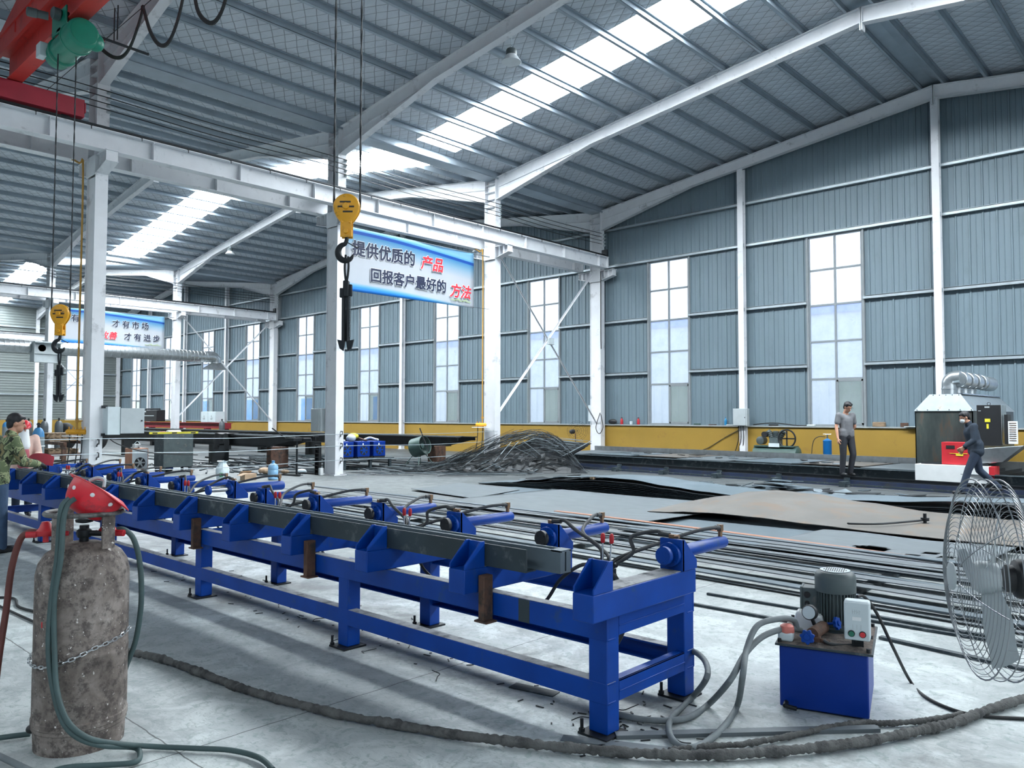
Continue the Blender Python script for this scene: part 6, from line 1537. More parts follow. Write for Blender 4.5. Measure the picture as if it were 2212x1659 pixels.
def hookblock(c, s, zt, label, key):
    """sheave block in the plane facing the room corner, two ropes up to zt"""
    r = T('hook_block', label, 'hook', (c[0], c[1], c[2]-.9*s))
    c = Vector(c); a = rr_; b = fh
    for q, nm in ((-1, 'near_cheek'), (1, 'far_cheek')):
        V = []; n_ = 40
        for (sc_, d_) in ((1.0, .014), (1.0, .03), (.93, .055), (.72, .072)):
            for j in range(n_):
                t = 2*PI*j/n_; z_ = cos(t); w_ = sin(t); rr0 = .185*s*sc_
                zz = rr0*z_ if z_ > 0 else rr0*z_*1.38
                ww = rr0*w_*(1-.30*max(0, -z_)**1.5)
                V.append(c+a*ww+up_*zz+b*(q*d_*s))
        F = [(i*n_+j, i*n_+(j+1) % n_, (i+1)*n_+(j+1) % n_, (i+1)*n_+j) for i in range(3) for j in range(n_)]+[tuple(range(n_)), tuple(3*n_+j for j in range(n_))]
        M().add(V, F).build(nm, 'hookyellow', r)
    M().lathe([(.178*s, -.012*s), (.178*s, .012*s)], c, b, 36).build('sheave', 'iron', r)
    lo = M(); lo.ob(c-up_*.27*s-b*.05*s, a*.075*s, b*.012*s, up_*.15*s).ob(c-up_*.27*s+b*.05*s, a*.075*s, b*.012*s, up_*.15*s).ob(c-up_*.35*s, a*.07*s, b*.05*s, up_*.045*s); lo.cyl(c-up_*.34*s-b*.09*s, c-up_*.34*s+b*.09*s, .035*s, n=14)
    for q in (-.05, .05): lo.cyl(c-up_*.22*s+a*q*s-b*.075*s, c-up_*.22*s+a*q*s+b*.075*s, .014*s, n=8)
    lo.build('yoke', 'hookyellow', r, .004)
    M().lathe([(.035*s, -.11*s), (.045*s, -.10*s), (.045*s, -.06*s)], c, b, 16).build('axle_nut', 'hookyellow', r)
    sl_ = M()
    for z_, w_, o_ in ((.06, .10, -.01), (-.005, .15, .0), (-.075, .09, .025)): sl_.ob(c+up_*z_*s-b*.066*s+a*o_*s, a*w_*.75*s, b*.010*s, up_*.012*s)
    sl_.build('slot_markings', 'black', r, .003)
    # hook
    hc = c-up_*.62*s-a*.01*s; P = [c-up_*.38*s, c-up_*.44*s, c-up_*.48*s-a*.01*s]
    for k in range(13):
        t = math.radians(100+k*20.5); P.append(hc+a*(cos(t)*.105*s)+up_*(sin(t)*.115*s))
    rad = [.024*s, .026*s, .028*s]+[(.030+.016*sin(PI*min(1, k/10)))*s for k in range(11)]+[.022*s, .008*s]
    mm = M(); Ps = spline([Vector(p) for p in P], 4); rs = []
    for i in range(len(Ps)):
        f = i/4; i0 = min(int(f), len(rad)-1); i1 = min(i0+1, len(rad)-1); rs.append(rad[i0]+(rad[i1]-rad[i0])*(f-i0))
    mm.tube(Ps, rs, 12); mm.build('hook', 'iron', r)
    M().bar(c-up_*.49*s+a*.02*s, hc+a*.16*s+up_*.06*s, .02*s, .012*s).cyl(hc+a*.15*s+up_*.065*s, hc+a*.185*s+up_*.075*s, .005*s, n=6).build('safety_latch', 'iron', r)
    rp_ = M()
    for q in (-1, 1): 
        p0 = c+a*q*.178*s; n_ = 60
        for w_ in (0, PI): rp_.tube([Vector((p0.x+.005*cos(w_+i*.9), p0.y+.005*sin(w_+i*.9), p0.z+(zt-p0.z)*i/n_)) for i in range(n_+1)], .0075, 5)
    rp_.build('wire_rope', 'iron', r)
    return hc
hA = hookblock((-6.38, 4.47, 3.66), .72, 7.75, 'nearer yellow hook block hanging in front of the big banner', 1)
hB = hookblock((-14.31, 4.36, 3.30), .86, 7.75, 'farther yellow hook block hanging in front of the smaller banner', 2)
def tongs(hc, s, L, label):
    r = T('plate_lifting_tongs', label, 'tongs', (hc.x, hc.y, hc.z-L)); b = hc-up_*.07*s
    M().tube([b+rr_*.03*s+up_*.02*s, b+rr_*.035*s-up_*.13*s, b+rr_*.01*s-up_*.30*s, b-rr_*.012*s-up_*.13*s, b+rr_*.0*s+up_*.04*s], .014*s, 8, 5).build('shackle', 'iron', r)
    M().ob(b+rr_*.01*s-up_*.38*s, rr_*.035*s, fh*.04*s, up_*.10*s).ob(b+rr_*.055*s-up_*.40*s, rr_*.03*s, fh*.02*s, up_*.075*s).ob(b-rr_*.04*s-up_*.43*s, rr_*.03*s, fh*.02*s, up_*.06*s).build('pivot', 'iron', r, .01)
    for q in (-1, 1):
        p = b+rr_*(.01+q*.028)*s-up_*.42*s; e = b+rr_*(.01+q*.026)*s-up_*(L-.16)
        M().bar(p, e, .042*s, .03*s).build('arm', 'iron', r)
        w_ = M(); w_.add([e+rr_*(-q*.02)*s-fh*.015, e+rr_*(q*.075)*s+up_*.02*s-fh*.015, e+rr_*(q*.045)*s-up_*.09*s-fh*.015, e-rr_*(q*.0)*s-up_*.12*s-fh*.015,
                          e+rr_*(-q*.02)*s+fh*.015, e+rr_*(q*.075)*s+up_*.02*s+fh*.015, e+rr_*(q*.045)*s-up_*.09*s+fh*.015, e-rr_*(q*.0)*s-up_*.12*s+fh*.015],
                         [(0, 1, 2, 3), (7, 6, 5, 4), (0, 4, 5, 1), (1, 5, 6, 2), (2, 6, 7, 3), (3, 7, 4, 0)]); w_.build('jaw', 'iron', r)
    sc_ = M()
    for k in range(26): q = b+rr_*.058*s-up_*(.46*s+k*(L-.16-.5*s)/26); sc_.ob(q, rr_*.006, fh*.012, up_*.006)
    sc_.build('teeth', 'plate', r, smooth=0)
tongs(hA, .8, .98, 'black plate lifting tongs hanging from the nearer hook')
tongs(hB, .9, .92, 'black plate lifting tongs hanging from the farther hook')
# festoon cable of the crane
fz = T('festoon_cable', 'black flat cable hanging in loops along the red crane', 'cable', (-12, 4.95, 7.2))
for L_ in ([(-14.75, 8.40), (-14.52, 8.10), (-14.0, 7.77), (-13.55, 7.61), (-13.2, 7.66), (-12.9, 7.89), (-12.72, 8.10)], [(-12.66, 8.10), (-12.38, 7.64), (-12.03, 7.32), (-11.7, 7.26), (-11.39, 7.51), (-11.15, 7.95), (-11.0, 8.12)], [(-10.96, 8.12), (-10.78, 7.45), (-10.42, 7.11), (-10.14, 7.07), (-9.9, 7.3), (-9.6, 8.0), (-9.5, 8.12)], [(-9.4, 8.12), (-9.2, 7.5), (-8.8, 7.1), (-8.4, 7.1), (-8.1, 7.5), (-7.9, 8.12)]):
    P = spline([Vector((x, 4.95, z)) for x, z in L_], 6); m = M()
    for a_0, b_0 in zip(P, P[1:]): m.bar(a_0, b_0, .06, .022, (0, 1, 0) if abs((b_0-a_0).normalized().y) < .9 else (0, 0, 1))
    m.build('loop', 'cable', fz)
M().cyl((gx0+.3, 4.95, 8.16), (gx1, 4.95, 8.16), .006, n=6).build('messenger_wire', 'iron', fz)
for x in (-14.75, -12.7, -10.98, -9.45, -7.9): M().box(x-.03, 4.93, 8.09, x+.03, 4.97, 8.18).build('cable_clip', 'iron', fz)
for x in (-14.4, -10, -4, 2): M().box(x-.02, GYc+.2, 8.15, x+.02, 4.97, 8.19).box(x-.02, GYc+.2, 8.15, x+.02, GYc+.24, 8.8).build('wire_bracket', 'craneRed', fz)
# conductor wires along the runways
for bx, nm, zz in ((A+.36, 'above the nearer runway', (8.66, 8.52, 8.38, 8.25)), (A-24+.36, 'above the farther runway', (8.78, 8.63, 8.48, 8.34))):
    for k, z in enumerate(zz):
        pts = []
        for i in range(0, 5): 
            y = YW-.55-(4-i)*BAY+.0; pts += [(bx, y, z-.0)]
            if i < 4: pts += [(bx, y+BAY/2, z-.06)]
        one(M().tube([Vector(p) for p in pts], .012, 6, 5), 'conductor_wire', 'thin black conductor wire %s, %s of four' % (nm, ['topmost', 'second', 'third', 'lowest'][k]), 'wire', 'cable')
    for i, yy in enumerate((fy[3], fy[2], fy[1], fy[0])):
        for k, z in enumerate(zz):
            y = YW-.55-(i)*0-(3-i)*BAY if False else yy
            m = M()
            for q in range(3): m.lathe([(.02, 0), (.045, .008), (.045, .02), (.02, .028)], (bx-.10, yy+.10, z-.045+q*.03), (0, 0, 1), 12)
            m.cyl((bx-.11, yy+.10, z), (bx, yy+.10, z), .01, n=6)
            one(m, 'insulator', 'small white wire insulator on a column %s' % nm, 'insulator', 'boxgrey', 'insulators '+nm)
# banners
def banner(x, y0, y1, z0, z1, label, lines, ya=fy[2]+.12, yb=fy[1]-.12):
    r = T('banner', label, 'banner', (x, (y0+y1)/2, z0))
    G = [[(x+.03*sin(PI*j/14)*(i/20), y0+(y1-y0)*j/28, z0+(z1-z0)*i/20) for i in range(21)] for j in range(29)]
    V = [p for row in G for p in row]; F = [(j*21+i, (j+1)*21+i, (j+1)*21+i+1, j*21+i+1) for j in range(28) for i in range(20)]
    m = M(); m.v = [tuple(p) for p in V]; m.f = F; o = m.build('cloth', 'banner', r, smooth=60)
    s = o.modifiers.new('thickness', 'SOLIDIFY'); s.thickness = .004; s.offset = -1
    for k, (body, yc, zc, size, col) in enumerate(lines):
        text(body, 'lettering', 'white_halo', r, (x+.036, yc, zc), size, ((0, 1, 0), (0, 0, 1)), .06*size, .18 if col == 'bannerRed' else 0, .001)
        text(body, 'lettering', col, r, (x+.045, yc, zc), size, ((0, 1, 0), (0, 0, 1)), .028*size, .18 if col == 'bannerRed' else 0, .002)
    for yy, ye in ((y0+.03, ya), (y1-.03, yb)):
        for zz in (z1-.03, z0+.03): M().tube([(x, yy, zz), (x-.02, ye, zz+.02)], .006, 5).build('tie', 'cable', r)
    M().cyl((x-.012, ya, z1+.0), (x-.012, yb, z1+.0), .012, n=8).build('top_rod', 'girt', r)
    # printed leaf motif in the lower right corner
    lf = M()
    for k in range(5):
        c = Vector((x+.04, y1-.28-.16*k, z0+.17+.03*(k % 2))); lf.ob(c, (.0005, 0, 0), Vector((0, .11, .035*(1 if k % 2 else -.3))), Vector((0, -.006, .018)))
    lf.build('printed_leaves', 'leafgreen', r, smooth=0)
MT['white_halo'] = mat('white_print', '#eef2f5', .6, var=.02); MT['bannerInk'] = mat('black_blue_print', '#15203c', .6, var=.02); MT['bannerRed'] = mat('red_print', '#c8303f', .6, var=.03); MT['leafgreen'] = mat('green_print', '#9fb08a', .6)
banner(A+.02, 12.68, 17.68, 5.12, 6.92, 'big printed banner with two lines of black and red lettering, between the crane columns', [
    ('提供优质的', 14.03, 6.31, .46, 'bannerInk'), ('产品', 15.85, 6.27, .46, 'bannerRed'), ('回报客户最好的', 14.98, 5.63, .42, 'bannerInk'), ('方法', 17.05, 5.56, .46, 'bannerRed')])
banner(A-24+.02, 12.9, 17.9, 5.18, 6.93, 'smaller looking printed banner hanging between the columns of the second row', [
    ('有', 13.5, 6.42, .40, 'bannerInk'), ('品质', 14.35, 6.38, .40, 'bannerRed'), ('才 有 市 场', 16.15, 6.32, .38, 'bannerInk'), ('有', 14.05, 5.72, .40, 'bannerInk'), ('改善', 15.05, 5.68, .42, 'bannerRed'), ('才 有 进 步', 16.75, 5.70, .38, 'bannerInk')])
# spiral duct with its hoods
du = T('ventilation_duct', 'long galvanised spiral duct running in front of the smaller banner', 'duct', (-41.1, 13, 4.4))
dxx = A-22.9; pr_ = []
y = -6.0
m = M(); P = []; R_ = []
while y < 19.7:
    P += [(dxx, y, 4.82), (dxx, y+.16, 4.82), (dxx, y+.17, 4.82), (dxx, y+.19, 4.82)]; R_ += [.30, .30, .312, .312]; y += .2
m.tube(P, R_, 24); m.build('tube', 'duct', du)
M().tube([(dxx, 19.7, 4.82), (dxx, 20.05, 4.82), (dxx, 20.25, 4.7), (dxx, 20.3, 4.5)], [.31, .31, .30, .28], 24, 4).build('elbow', 'duct', du)
hdm = M(); V = [(dxx-.2, 20.1, 4.5), (dxx+.2, 20.1, 4.5), (dxx+.2, 20.5, 4.5), (dxx-.2, 20.5, 4.5), (dxx-.35, 19.6, 4.15), (dxx+.35, 19.6, 4.15), (dxx+.35, 20.75, 4.15), (dxx-.35, 20.75, 4.15)]
hdm.add(V, [(0, 1, 2, 3), (4, 7, 6, 5), (0, 4, 5, 1), (1, 5, 6, 2), (2, 6, 7, 3), (3, 7, 4, 0)]); hdm.build('outlet_hood', 'duct', du, smooth=0)
ex = T('extraction_box', 'grey sheet metal extraction box with a round black hole in front of the duct', 'vent', (A-22.3, 11.8, 4.1))
bx_ = A-22.45
eb_ = M(); V = [(bx_, 11.3, 5.02), (bx_, 12.4, 5.02), (bx_+.12, 12.25, 4.55), (bx_+.12, 11.35, 4.55), (bx_+.3, 12.3, 4.12), (bx_+.3, 11.2, 4.12)]
eb_.add([(bx_, 11.3, 5.02), (bx_, 12.42, 5.02), (bx_, 12.36, 4.52), (bx_, 11.26, 4.52)], [(0, 1, 2, 3)])
eb_.box(bx_-.5, 11.28, 4.1, bx_-.02, 12.36, 5.02).box(bx_-.02, 11.26, 4.98, bx_+.3, 12.44, 5.03).box(bx_-.02, 11.26, 4.08, bx_+.2, 12.34, 4.12).box(bx_-.02, 11.26, 4.1, bx_+.22, 11.28, 5.0).box(bx_-.02, 12.34, 4.1, bx_+.22, 12.36, 5.0).box(bx_-.02, 11.28, 4.48, bx_+.05, 12.34, 4.52)
eb_.build('casing', 'cabinet', ex, smooth=0); M().cyl((bx_-.02, 11.64, 4.75), (bx_+.0, 11.64, 4.75), .165, n=28).build('round_opening', 'black', ex)
# lamps
def highbay(x, y, z, label, ztop):
    r = T('high_bay_lamp', label, 'lamp', (x, y, z))
    M().lathe([(.22, 0), (.225, .005), (.20, .04), (.13, .14), (.118, .16)], (x, y, z), n=32).build('reflector', 'lampglass', r)
    M().lathe([(.118, .155), (.12, .16), (.12, .27), (.10, .30), (.02, .305)], (x, y, z), n=28).build('driver_housing', 'motor', r)
    M().torus((x, y, z+.345), (0, 1, 0), .04, .008, 16, 6).cyl((x, y, z+.38), (x, y, ztop), .008, n=6).build('hook', 'girt', r)
highbay(-11.75, 12.6, 9.55, 'white high bay lamp hanging beside the roof rafter near the bright roof strip', 10.35)
highbay(-35.9, 18.35, 9.5, 'white high bay lamp hanging under a rafter of the left aisle', 10.3)
highbay(-36.2, 12.2, 9.4, 'white high bay lamp hanging far left in the left aisle', 10.3)
fl2 = T('flood_light', 'small grey flood light hung where the braces cross beside the scrap heap column', 'lamp', (A+.1, 21.45, 4.2))
M().box(A+.06, 21.33, 4.18, A+.16, 21.60, 4.42).build('housing', 'cabinet', fl2, .01); M().box(A+.16, 21.35, 4.2, A+.165, 21.58, 4.40).build('glass', 'boxgrey', fl2, smooth=0)
one(M().tube([(A+.28, YW-.5, 7.2), (A+.29, YW-.52, 6), (A+.27, YW-.5, 4.8), (A+.28, YW-.5, 4.2)], .018, 6, 5), 'hanging_cable', 'black cable hanging down the runway end column', 'cable', 'cable')
one(M().tube([(A+.27, YW-.56, 1.75), (A+.1, YW-.6, 1.2), (A+.25, YW-.6, .95), (A+.4, YW-.56, 1.2), (A+.3, YW-.56, 1.7)], .014, 6, 6), 'cable_loop', 'black cable loop at the foot of the runway end column', 'cable', 'cable')
# ================================================================== PEOPLE
def fuse(mb, name, m, parent, vox, it=4):
    """one continuous skin grown over overlapping tapered limbs"""
    o = mb.build(name, m, parent, smooth=0)
    r = o.modifiers.new('skin', 'REMESH'); r.mode = 'VOXEL'; r.voxel_size = vox; r.use_smooth_shade = True
    s = o.modifiers.new('relax', 'SMOOTH'); s.factor = .5; s.iterations = it
    return o
def cap(mb, p, q, r0, r1, n=14):
    """closed round cone"""
    p, q = Vector(p), Vector(q); d = (q-p); L = d.length; d.normalize(); prof = []
    for i in range(5): a = PI/2*(1-i/4); prof.append((r0*cos(a), -r0*sin(a)))
    for i in range(5): a = PI/2*i/4; prof.append((r1*cos(a), L+r1*sin(a)))
    mb.lathe(prof, p, d, n)
def elps(mb, c, ax, n=16):
    """ellipsoid with axis vectors ax"""
    a, b, d = [Vector(v) for v in ax]; c = Vector(c); V = []; F = []; k = 10
    for i in range(k+1):
        th = PI*(i+.0)/k
        V += [c+(a*cos(2*PI*j/n)+b*sin(2*PI*j/n))*max(.001, sin(th))+d*cos(th) for j in range(n)]
    for i in range(k): F += [(i*n+j, (i+1)*n+j, (i+1)*n+(j+1) % n, i*n+(j+1) % n) for j in range(n)]
    F += [tuple(range(n)), tuple(k*n+j for j in range(n-1, -1, -1))]
    mb.add(V, F)
def person(label, loc, f, J, H=1.7, top='tee', trousers='trouser', head_dir=(0, 1, -.1), shoe='black', gloves=None, mask=None, helmet=None, hair=True, glasses=False, extra=None):
    loc = Vector(loc); f = Vector(f); f.z = 0; f.normalize(); s = up_.cross(f); k = H/1.7
    W_ = lambda p: loc+(s*p[0]+f*p[1]+up_*p[2])*k
    D = dict(pelvis=(0, 0, .93), waist=(0, .01, 1.07), chest=(0, 0, 1.26), neck=(0, -.01, 1.43), head=(0, .035, 1.585),
             hipL=(.085, 0, .90), kneeL=(.095, .02, .49), ankL=(.095, -.03, .09), hipR=(-.085, 0, .90), kneeR=(-.095, .02, .49), ankR=(-.095, -.03, .09),
             shL=(.175, -.01, 1.385), elL=(.225, -.03, 1.11), wrL=(.235, .05, .87), shR=(-.175, -.01, 1.385), elR=(-.225, -.03, 1.11), wrR=(-.235, .05, .87), footL=(.02, 1), footR=(-.02, 1), palmL=(-1, 0, 0), palmR=(1, 0, 0))
    D.update(J); P = {a: (W_(b) if len(b) == 3 and not a.startswith('palm') else b) for a, b in D.items()}
    r = T('person', label, 'person', loc)
    b = M()
    # trunk, neck and head
    cap(b, P['pelvis'], P['waist'], .115*k, .105*k); cap(b, P['waist'], P['chest'], .105*k, .125*k)
    for q in ('L', 'R'): cap(b, P['chest'], P['sh'+q], .11*k, .055*k); cap(b, P['pelvis'], P['hip'+q], .10*k, .09*k)
    hd = s*head_dir[0]+f*head_dir[1]+up_*head_dir[2]; hd.normalize(); hs_ = up_.cross(hd).normalized(); hu_ = hd.cross(hs_)
    hc = P['head']
    cap(b, P['chest'], P['neck'], .09*k, .06*k); cap(b, P['neck'], hc-hu_*.05*k-hd*.02*k, .056*k, .052*k)
    elps(b, hc+hu_*.02*k-hd*.012*k, (hs_*.074*k, hd*.092*k, hu_*.096*k)); elps(b, hc-hu_*.05*k+hd*.022*k, (hs_*.056*k, hd*.062*k, hu_*.066*k))
    cap(b, hc+hd*.078*k+hu_*.012*k, hc+hd*.098*k-hu_*.022*k, .008*k, .014*k, 8); elps(b, hc+hd*.074*k-hu_*.06*k, (hs_*.024*k, hd*.012*k, hu_*.012*k))
    for q in (-1, 1): elps(b, hc+hs_*q*.076*k-hd*.005*k-hu_*.005*k, (hs_*.010*k, hd*.018*k, hu_*.030*k), 8)
    # limbs
    for q in ('L', 'R'):
        cap(b, P['sh'+q], P['el'+q], .046*k, .038*k); cap(b, P['el'+q], P['wr'+q], .038*k, .026*k)
        cap(b, P['hip'+q], P['knee'+q], .085*k, .055*k); cap(b, P['knee'+q], P['ank'+q], .052*k, .036*k)
        d = (P['wr'+q]-P['el'+q]).normalized(); pn = D['palm'+q]; n_ = s*pn[0]+f*pn[1]+up_*pn[2]; n_ = (n_-d*n_.dot(d)).normalized(); t_ = d.cross(n_)
        w0 = P['wr'+q]
        for u in (-.022, -.008, .008, .022): cap(b, w0+d*.01*k+t_*u*.6*k, w0+d*.085*k+t_*u*1.25*k, .014*k, .012*k, 8)
        for u, L in ((-.032, .058), (-.011, .072), (.011, .076), (.031, .066)):
            k0 = w0+d*.09*k+t_*u*k; k1 = k0+(d*.9+n_*.35).normalized()*L*.5*k; k2 = k1+(d*.5+n_*.85).normalized()*L*.45*k
            cap(b, k0-d*.01*k, k1, .0105*k, .0098*k, 8); cap(b, k1, k2, .0098*k, .0085*k, 8)
        th0 = w0+d*.03*k+t_*.026*k*(1 if q == 'L' else 1); th1 = th0+(d*.6+t_*.6+n_*.4).normalized()*.045*k; cap(b, th0, th1, .013*k, .011*k, 8); cap(b, th1, th1+(d*.85+n_*.5).normalized()*.032*k, .011*k, .0095*k, 8)
        fd = (s*D['foot'+q][0]+f*D['foot'+q][1]).normalized(); cap(b, P['ank'+q]-up_*.045*k, P['ank'+q]+fd*.12*k-up_*.055*k, .034*k, .03*k)
    fuse(b, 'body', 'skin', r, .0075)
    # clothing
    c = M()
    cap(c, P['pelvis']+up_*.06*k, P['waist'], .137*k, .128*k); cap(c, P['waist'], P['chest'], .128*k, .142*k)
    for zz in (.03, .09): cap(c, P['pelvis'].lerp(P['hipL'], .75)+up_*(zz+.01)*k, P['pelvis'].lerp(P['hipR'], .75)+up_*(zz+.01)*k, .122*k, .122*k)
    for q, sg in (('L', 1), ('R', -1)):
        cap(c, P['chest'], P['sh'+q], .128*k, .068*k); cap(c, P['waist']+s*sg*.05*k, P['chest']+s*sg*.06*k, .10*k, .105*k); cap(c, P['pelvis']+s*sg*.06*k+up_*.04*k, P['waist']+s*sg*.05*k, .105*k, .10*k)
        if top == 'tee': cap(c, P['sh'+q], P['sh'+q].lerp(P['el'+q], .62), .068*k, .062*k)
        else: cap(c, P['sh'+q], P['el'+q], .072*k, .060*k); cap(c, P['el'+q], P['el'+q].lerp(P['wr'+q], .93), .060*k, .046*k)
    cap(c, P['chest'], P['neck']-up_*.035*k, .10*k, .066*k)
    if top != 'tee':
        cap(c, P['neck']-up_*.03*k, P['neck']+up_*.01*k, .072*k, .066*k); cap(c, P['pelvis']+up_*.02*k, P['waist'], .15*k, .135*k); cap(c, P['pelvis'].lerp(P['hipL'], .8)-up_*.03*k, P['pelvis'].lerp(P['hipR'], .8)-up_*.03*k, .128*k, .128*k)
    tb = fuse(c, {'tee': 'tee_shirt'}.get(top, 'jacket'), MT['top_'+top], r, .012, 5)
    c = M(); cap(c, P['pelvis']-up_*.02*k, P['pelvis']+up_*.05*k, .125*k, .120*k)
    for q in ('L', 'R'):
        cap(c, P['pelvis'], P['hip'+q], .115*k, .102*k); cap(c, P['hip'+q], P['knee'+q], .10*k, .072*k); cap(c, P['knee'+q], P['ank'+q]-up_*.01*k, .072*k, .060*k)
    fuse(c, 'trousers', MT['leg_'+trousers], r, .012, 4)
    for q in ('L', 'R'):
        fd = (s*D['foot'+q][0]+f*D['foot'+q][1]).normalized(); c = M(); a = P['ank'+q]
        cap(c, a-fd*.03*k-up_*.045*k, a+fd*.14*k-up_*.052*k, .045*k, .038*k); cap(c, a, a-up_*.04*k, .045*k, .047*k); fuse(c, 'shoe', shoe, r, .010, 3)
        if gloves:
            c = M(); d = (P['wr'+q]-P['el'+q]).normalized(); pn = D['palm'+q]; n_ = s*pn[0]+f*pn[1]+up_*pn[2]; n_ = (n_-d*n_.dot(d)).normalized(); t_ = d.cross(n_); w0 = P['wr'+q]
            cap(c, w0-d*.07*k, w0, .048*k, .036*k)
            for u in (-.022, -.008, .008, .022): cap(c, w0+d*.01*k+t_*u*.6*k, w0+d*.085*k+t_*u*1.25*k, .021*k, .019*k, 8)
            for u, L in ((-.032, .058), (-.011, .072), (.011, .076), (.031, .066)):
                k0 = w0+d*.09*k+t_*u*k; k1 = k0+(d*.9+n_*.35).normalized()*L*.5*k; k2 = k1+(d*.5+n_*.85).normalized()*L*.45*k
                cap(c, k0-d*.01*k, k1, .016*k, .015*k, 8); cap(c, k1, k2, .015*k, .013*k, 8)
            th0 = w0+d*.03*k+t_*.026*k; th1 = th0+(d*.6+t_*.6+n_*.4).normalized()*.045*k; cap(c, th0, th1, .019*k, .016*k, 8); cap(c, th1, th1+(d*.85+n_*.5).normalized()*.032*k, .016*k, .014*k, 8)
            fuse(c, 'glove', gloves, r, .008, 2)
    if hair:
        c = M(); elps(c, hc+hu_*.042*k-hd*.028*k, (hs_*.086*k, hd*.093*k, hu_*.088*k)); elps(c, hc-hu_*.005*k-hd*.055*k, (hs_*.078*k, hd*.055*k, hu_*.085*k))
        for i in range(9): elps(c, hc+hu_*.075*k+hd*(.055-.02*abs(i-4)*.5)*k+hs_*(i-4)*.016*k, (hs_*.016*k, hd*.026*k, hu_*.030*k), 8)
        fuse(c, 'hair', 'hair', r, .008, 1)
    e = M()
    for q in (-1, 1): elps(e, hc+hs_*q*.031*k+hd*.076*k+hu_*.022*k, (hs_*.011*k, hd*.008*k, hu_*.007*k), 8)
    e.build('eyes', 'black', r)
    if glasses:
        g_ = M()
        for q in (-1, 1):
            g_.torus(hc+hs_*q*.033*k+hd*.096*k+hu_*.018*k, hd, .024*k, .0022, 20, 6); g_.tube([hc+hs_*q*.056*k+hd*.094*k+hu_*.022*k, hc+hs_*q*.08*k+hu_*.022*k], .002, 5)
        g_.build('glasses', 'black', r)
    if mask:
        c = M(); elps(c, hc-hu_*.045*k+hd*.055*k, (hs_*.058*k, hd*.052*k, hu_*.050*k)); fuse(c, 'face_mask', mask, r, .007, 2)
        t = M()
        for q in (-1, 1): t.tube([hc+hs_*q*.056*k+hd*.05*k-hu_*.03*k, hc+hs_*q*.08*k-hd*.01*k], .003, 5)
        t.build('mask_strap', mask, r)
    if helmet:
        c = M(); n_ = 24; V = []; F = []
        for i in range(9):
            ph = PI/2*i/8
            for j in range(n_):
                t = 2*PI*j/n_; vis = 1+.38*max(0, cos(t))**3*(i == 8)+.08*(i == 8)
                V.append(hc+hu_*(.045+.10*cos(ph))*k+(hd*cos(t)*.115+hs_*sin(t)*.098)*sin(ph)*vis*k)
        for i in range(8): F += [(i*n_+j, (i+1)*n_+j, (i+1)*n_+(j+1) % n_, i*n_+(j+1) % n_) for j in range(n_)]
        o = c.add(V, F).build('helmet', helmet, r); so = o.modifiers.new('thickness', 'SOLIDIFY'); so.thickness = .004
    if extra: extra(r, P, s, f, hc, hd, hs_, hu_, k)
    return r
MT['top_tee'] = mat('grey_tee_shirt', '#67696d', .9, var=.12, scale=9); MT['top_navy'] = mat('dark_navy_jacket', '#1d2a38', .85, var=.2, scale=8, bump=.3)
MT['top_camo'] = MT['camo']; MT['top_pink'] = mat('pale_pink_work_jacket', '#d9b9ac', .9, var=.12, scale=8)
MT['leg_trouser'] = mat('dark_trousers', '#23262d', .85, var=.2, scale=8); MT['leg_jeans'] = mat('blue_jeans', '#39506b', .85, var=.25, scale=7, bump=.3); MT['leg_darkjeans'] = mat('dark_blue_trousers', '#222f42', .85, var=.2, scale=7)
MT['glove'] = mat('black_work_glove', '#16191c', .8, var=.25); MT['maskwhite'] = mat('white_cloth', '#dfe4e6', .85, var=.05)

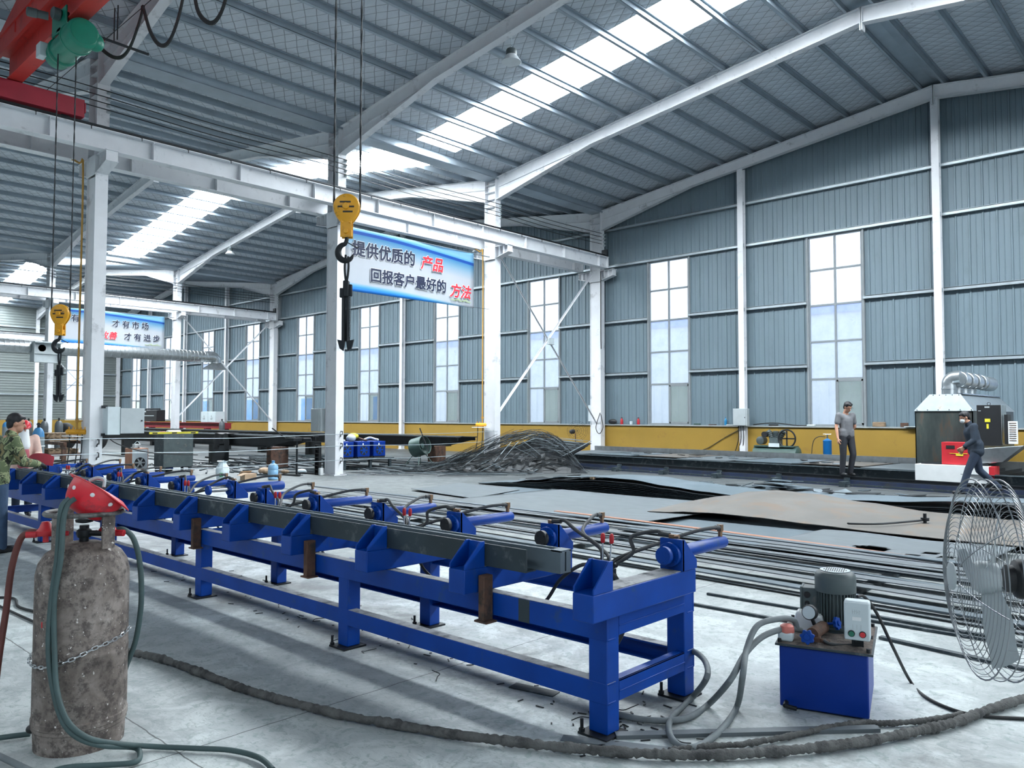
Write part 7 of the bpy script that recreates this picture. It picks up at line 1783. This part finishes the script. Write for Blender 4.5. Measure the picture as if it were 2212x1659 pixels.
toCam = -fh
person('person in a grey tee shirt and glasses standing on the machine rail, looking down', (-6.72, 18.66, .235), toCam+rr_*.18,
       dict(wrR=(-.25, .06, .86), elR=(-.235, -.02, 1.12), elL=(.255, -.06, 1.12), wrL=(.17, -.17, .97), palmL=(-1, -.5, 0), kneeL=(.115, .08, .50), ankL=(.085, -.0, .09), head=(.01, .07, 1.565), hipL=(.09, 0, .90)), 1.73,
       'tee', 'trouser', (.12, .85, -.5), glasses=True)
person('person in a dark navy jacket and white mask walking past the steel hood machine', (-3.86, 17.72, .07), -rr_*.97-toCam*.22,
       dict(pelvis=(0, 0, .91), waist=(0, .03, 1.05), chest=(0, .08, 1.23), neck=(0, .12, 1.40), head=(0, .20, 1.525), hipL=(.085, .0, .88), hipR=(-.085, 0, .88),
            shL=(.175, .08, 1.35), shR=(-.175, .08, 1.35), elL=(.22, .10, 1.08), elR=(-.21, .02, 1.08), wrL=(.20, .27, .95), wrR=(-.19, .16, .90),
            kneeL=(.09, .17, .50), ankL=(.08, .30, .09), kneeR=(-.09, -.08, .47), ankR=(-.08, -.42, .15)), 1.70, 'navy', 'darkjeans', (.12, .9, -.4), mask='maskwhite')
person('person in a camouflage jacket and jeans leaning over the far end of the blue bench', (-10.74, 2.62, 0), rr_*.45+fh*.9,
       dict(pelvis=(0, -.02, .92), waist=(0, .03, 1.06), chest=(0, .10, 1.22), neck=(-.02, .16, 1.39), head=(-.03, .22, 1.53), shL=(.18, .10, 1.34), shR=(-.18, .10, 1.34),
            elL=(.24, .20, 1.08), wrL=(.12, .44, 1.06), elR=(-.24, .18, 1.07), wrR=(-.14, .43, 1.03), palmL=(-.6, .2, -.8), palmR=(.6, .2, -.8), kneeL=(.10, .03, .49), ankL=(.11, -.05, .09), ankR=(-.11, .03, .09)), 1.68,
       'camo', 'jeans', (-.55, .75, -.2), gloves='glove')
def scarf(r, P, s, f, hc, hd, hs_, hu_, k):
    c = M(); elps(c, hc-hu_*.05*k+hd*.035*k, (hs_*.075*k, hd*.07*k, hu_*.06*k)); cap(c, hc-hu_*.07*k+hd*.03*k, P['chest']+f*.10*k+up_*.0*k, .075*k, .10*k); cap(c, hc-hu_*.08*k, P['neck'], .08*k, .09*k)
    fuse(c, 'white_scarf', 'maskwhite', r, .01, 4)
    c = M(); cap(c, P['chest']+f*.10*k-up_*.10*k, P['pelvis']+f*.10*k, .085*k, .10*k); fuse(c, 'red_apron', mat('dull_red_apron', '#b2606a', .85, var=.12), r, .012, 4)
person('person in red helmet and white face cloth at the far end of the bench', (-14.2, 3.84, 0), rr_*.55+toCam*.75,
       dict(elL=(.23, .08, 1.10), wrL=(.10, .34, 1.03), elR=(-.24, .10, 1.10), wrR=(-.10, .34, 1.02), palmL=(-.5, 0, -.9), palmR=(.5, 0, -.9), head=(0, .06, 1.57)), 1.53,
       'pink', 'darkjeans', (.1, .9, -.3), gloves='glove', helmet='helmet', extra=scarf)
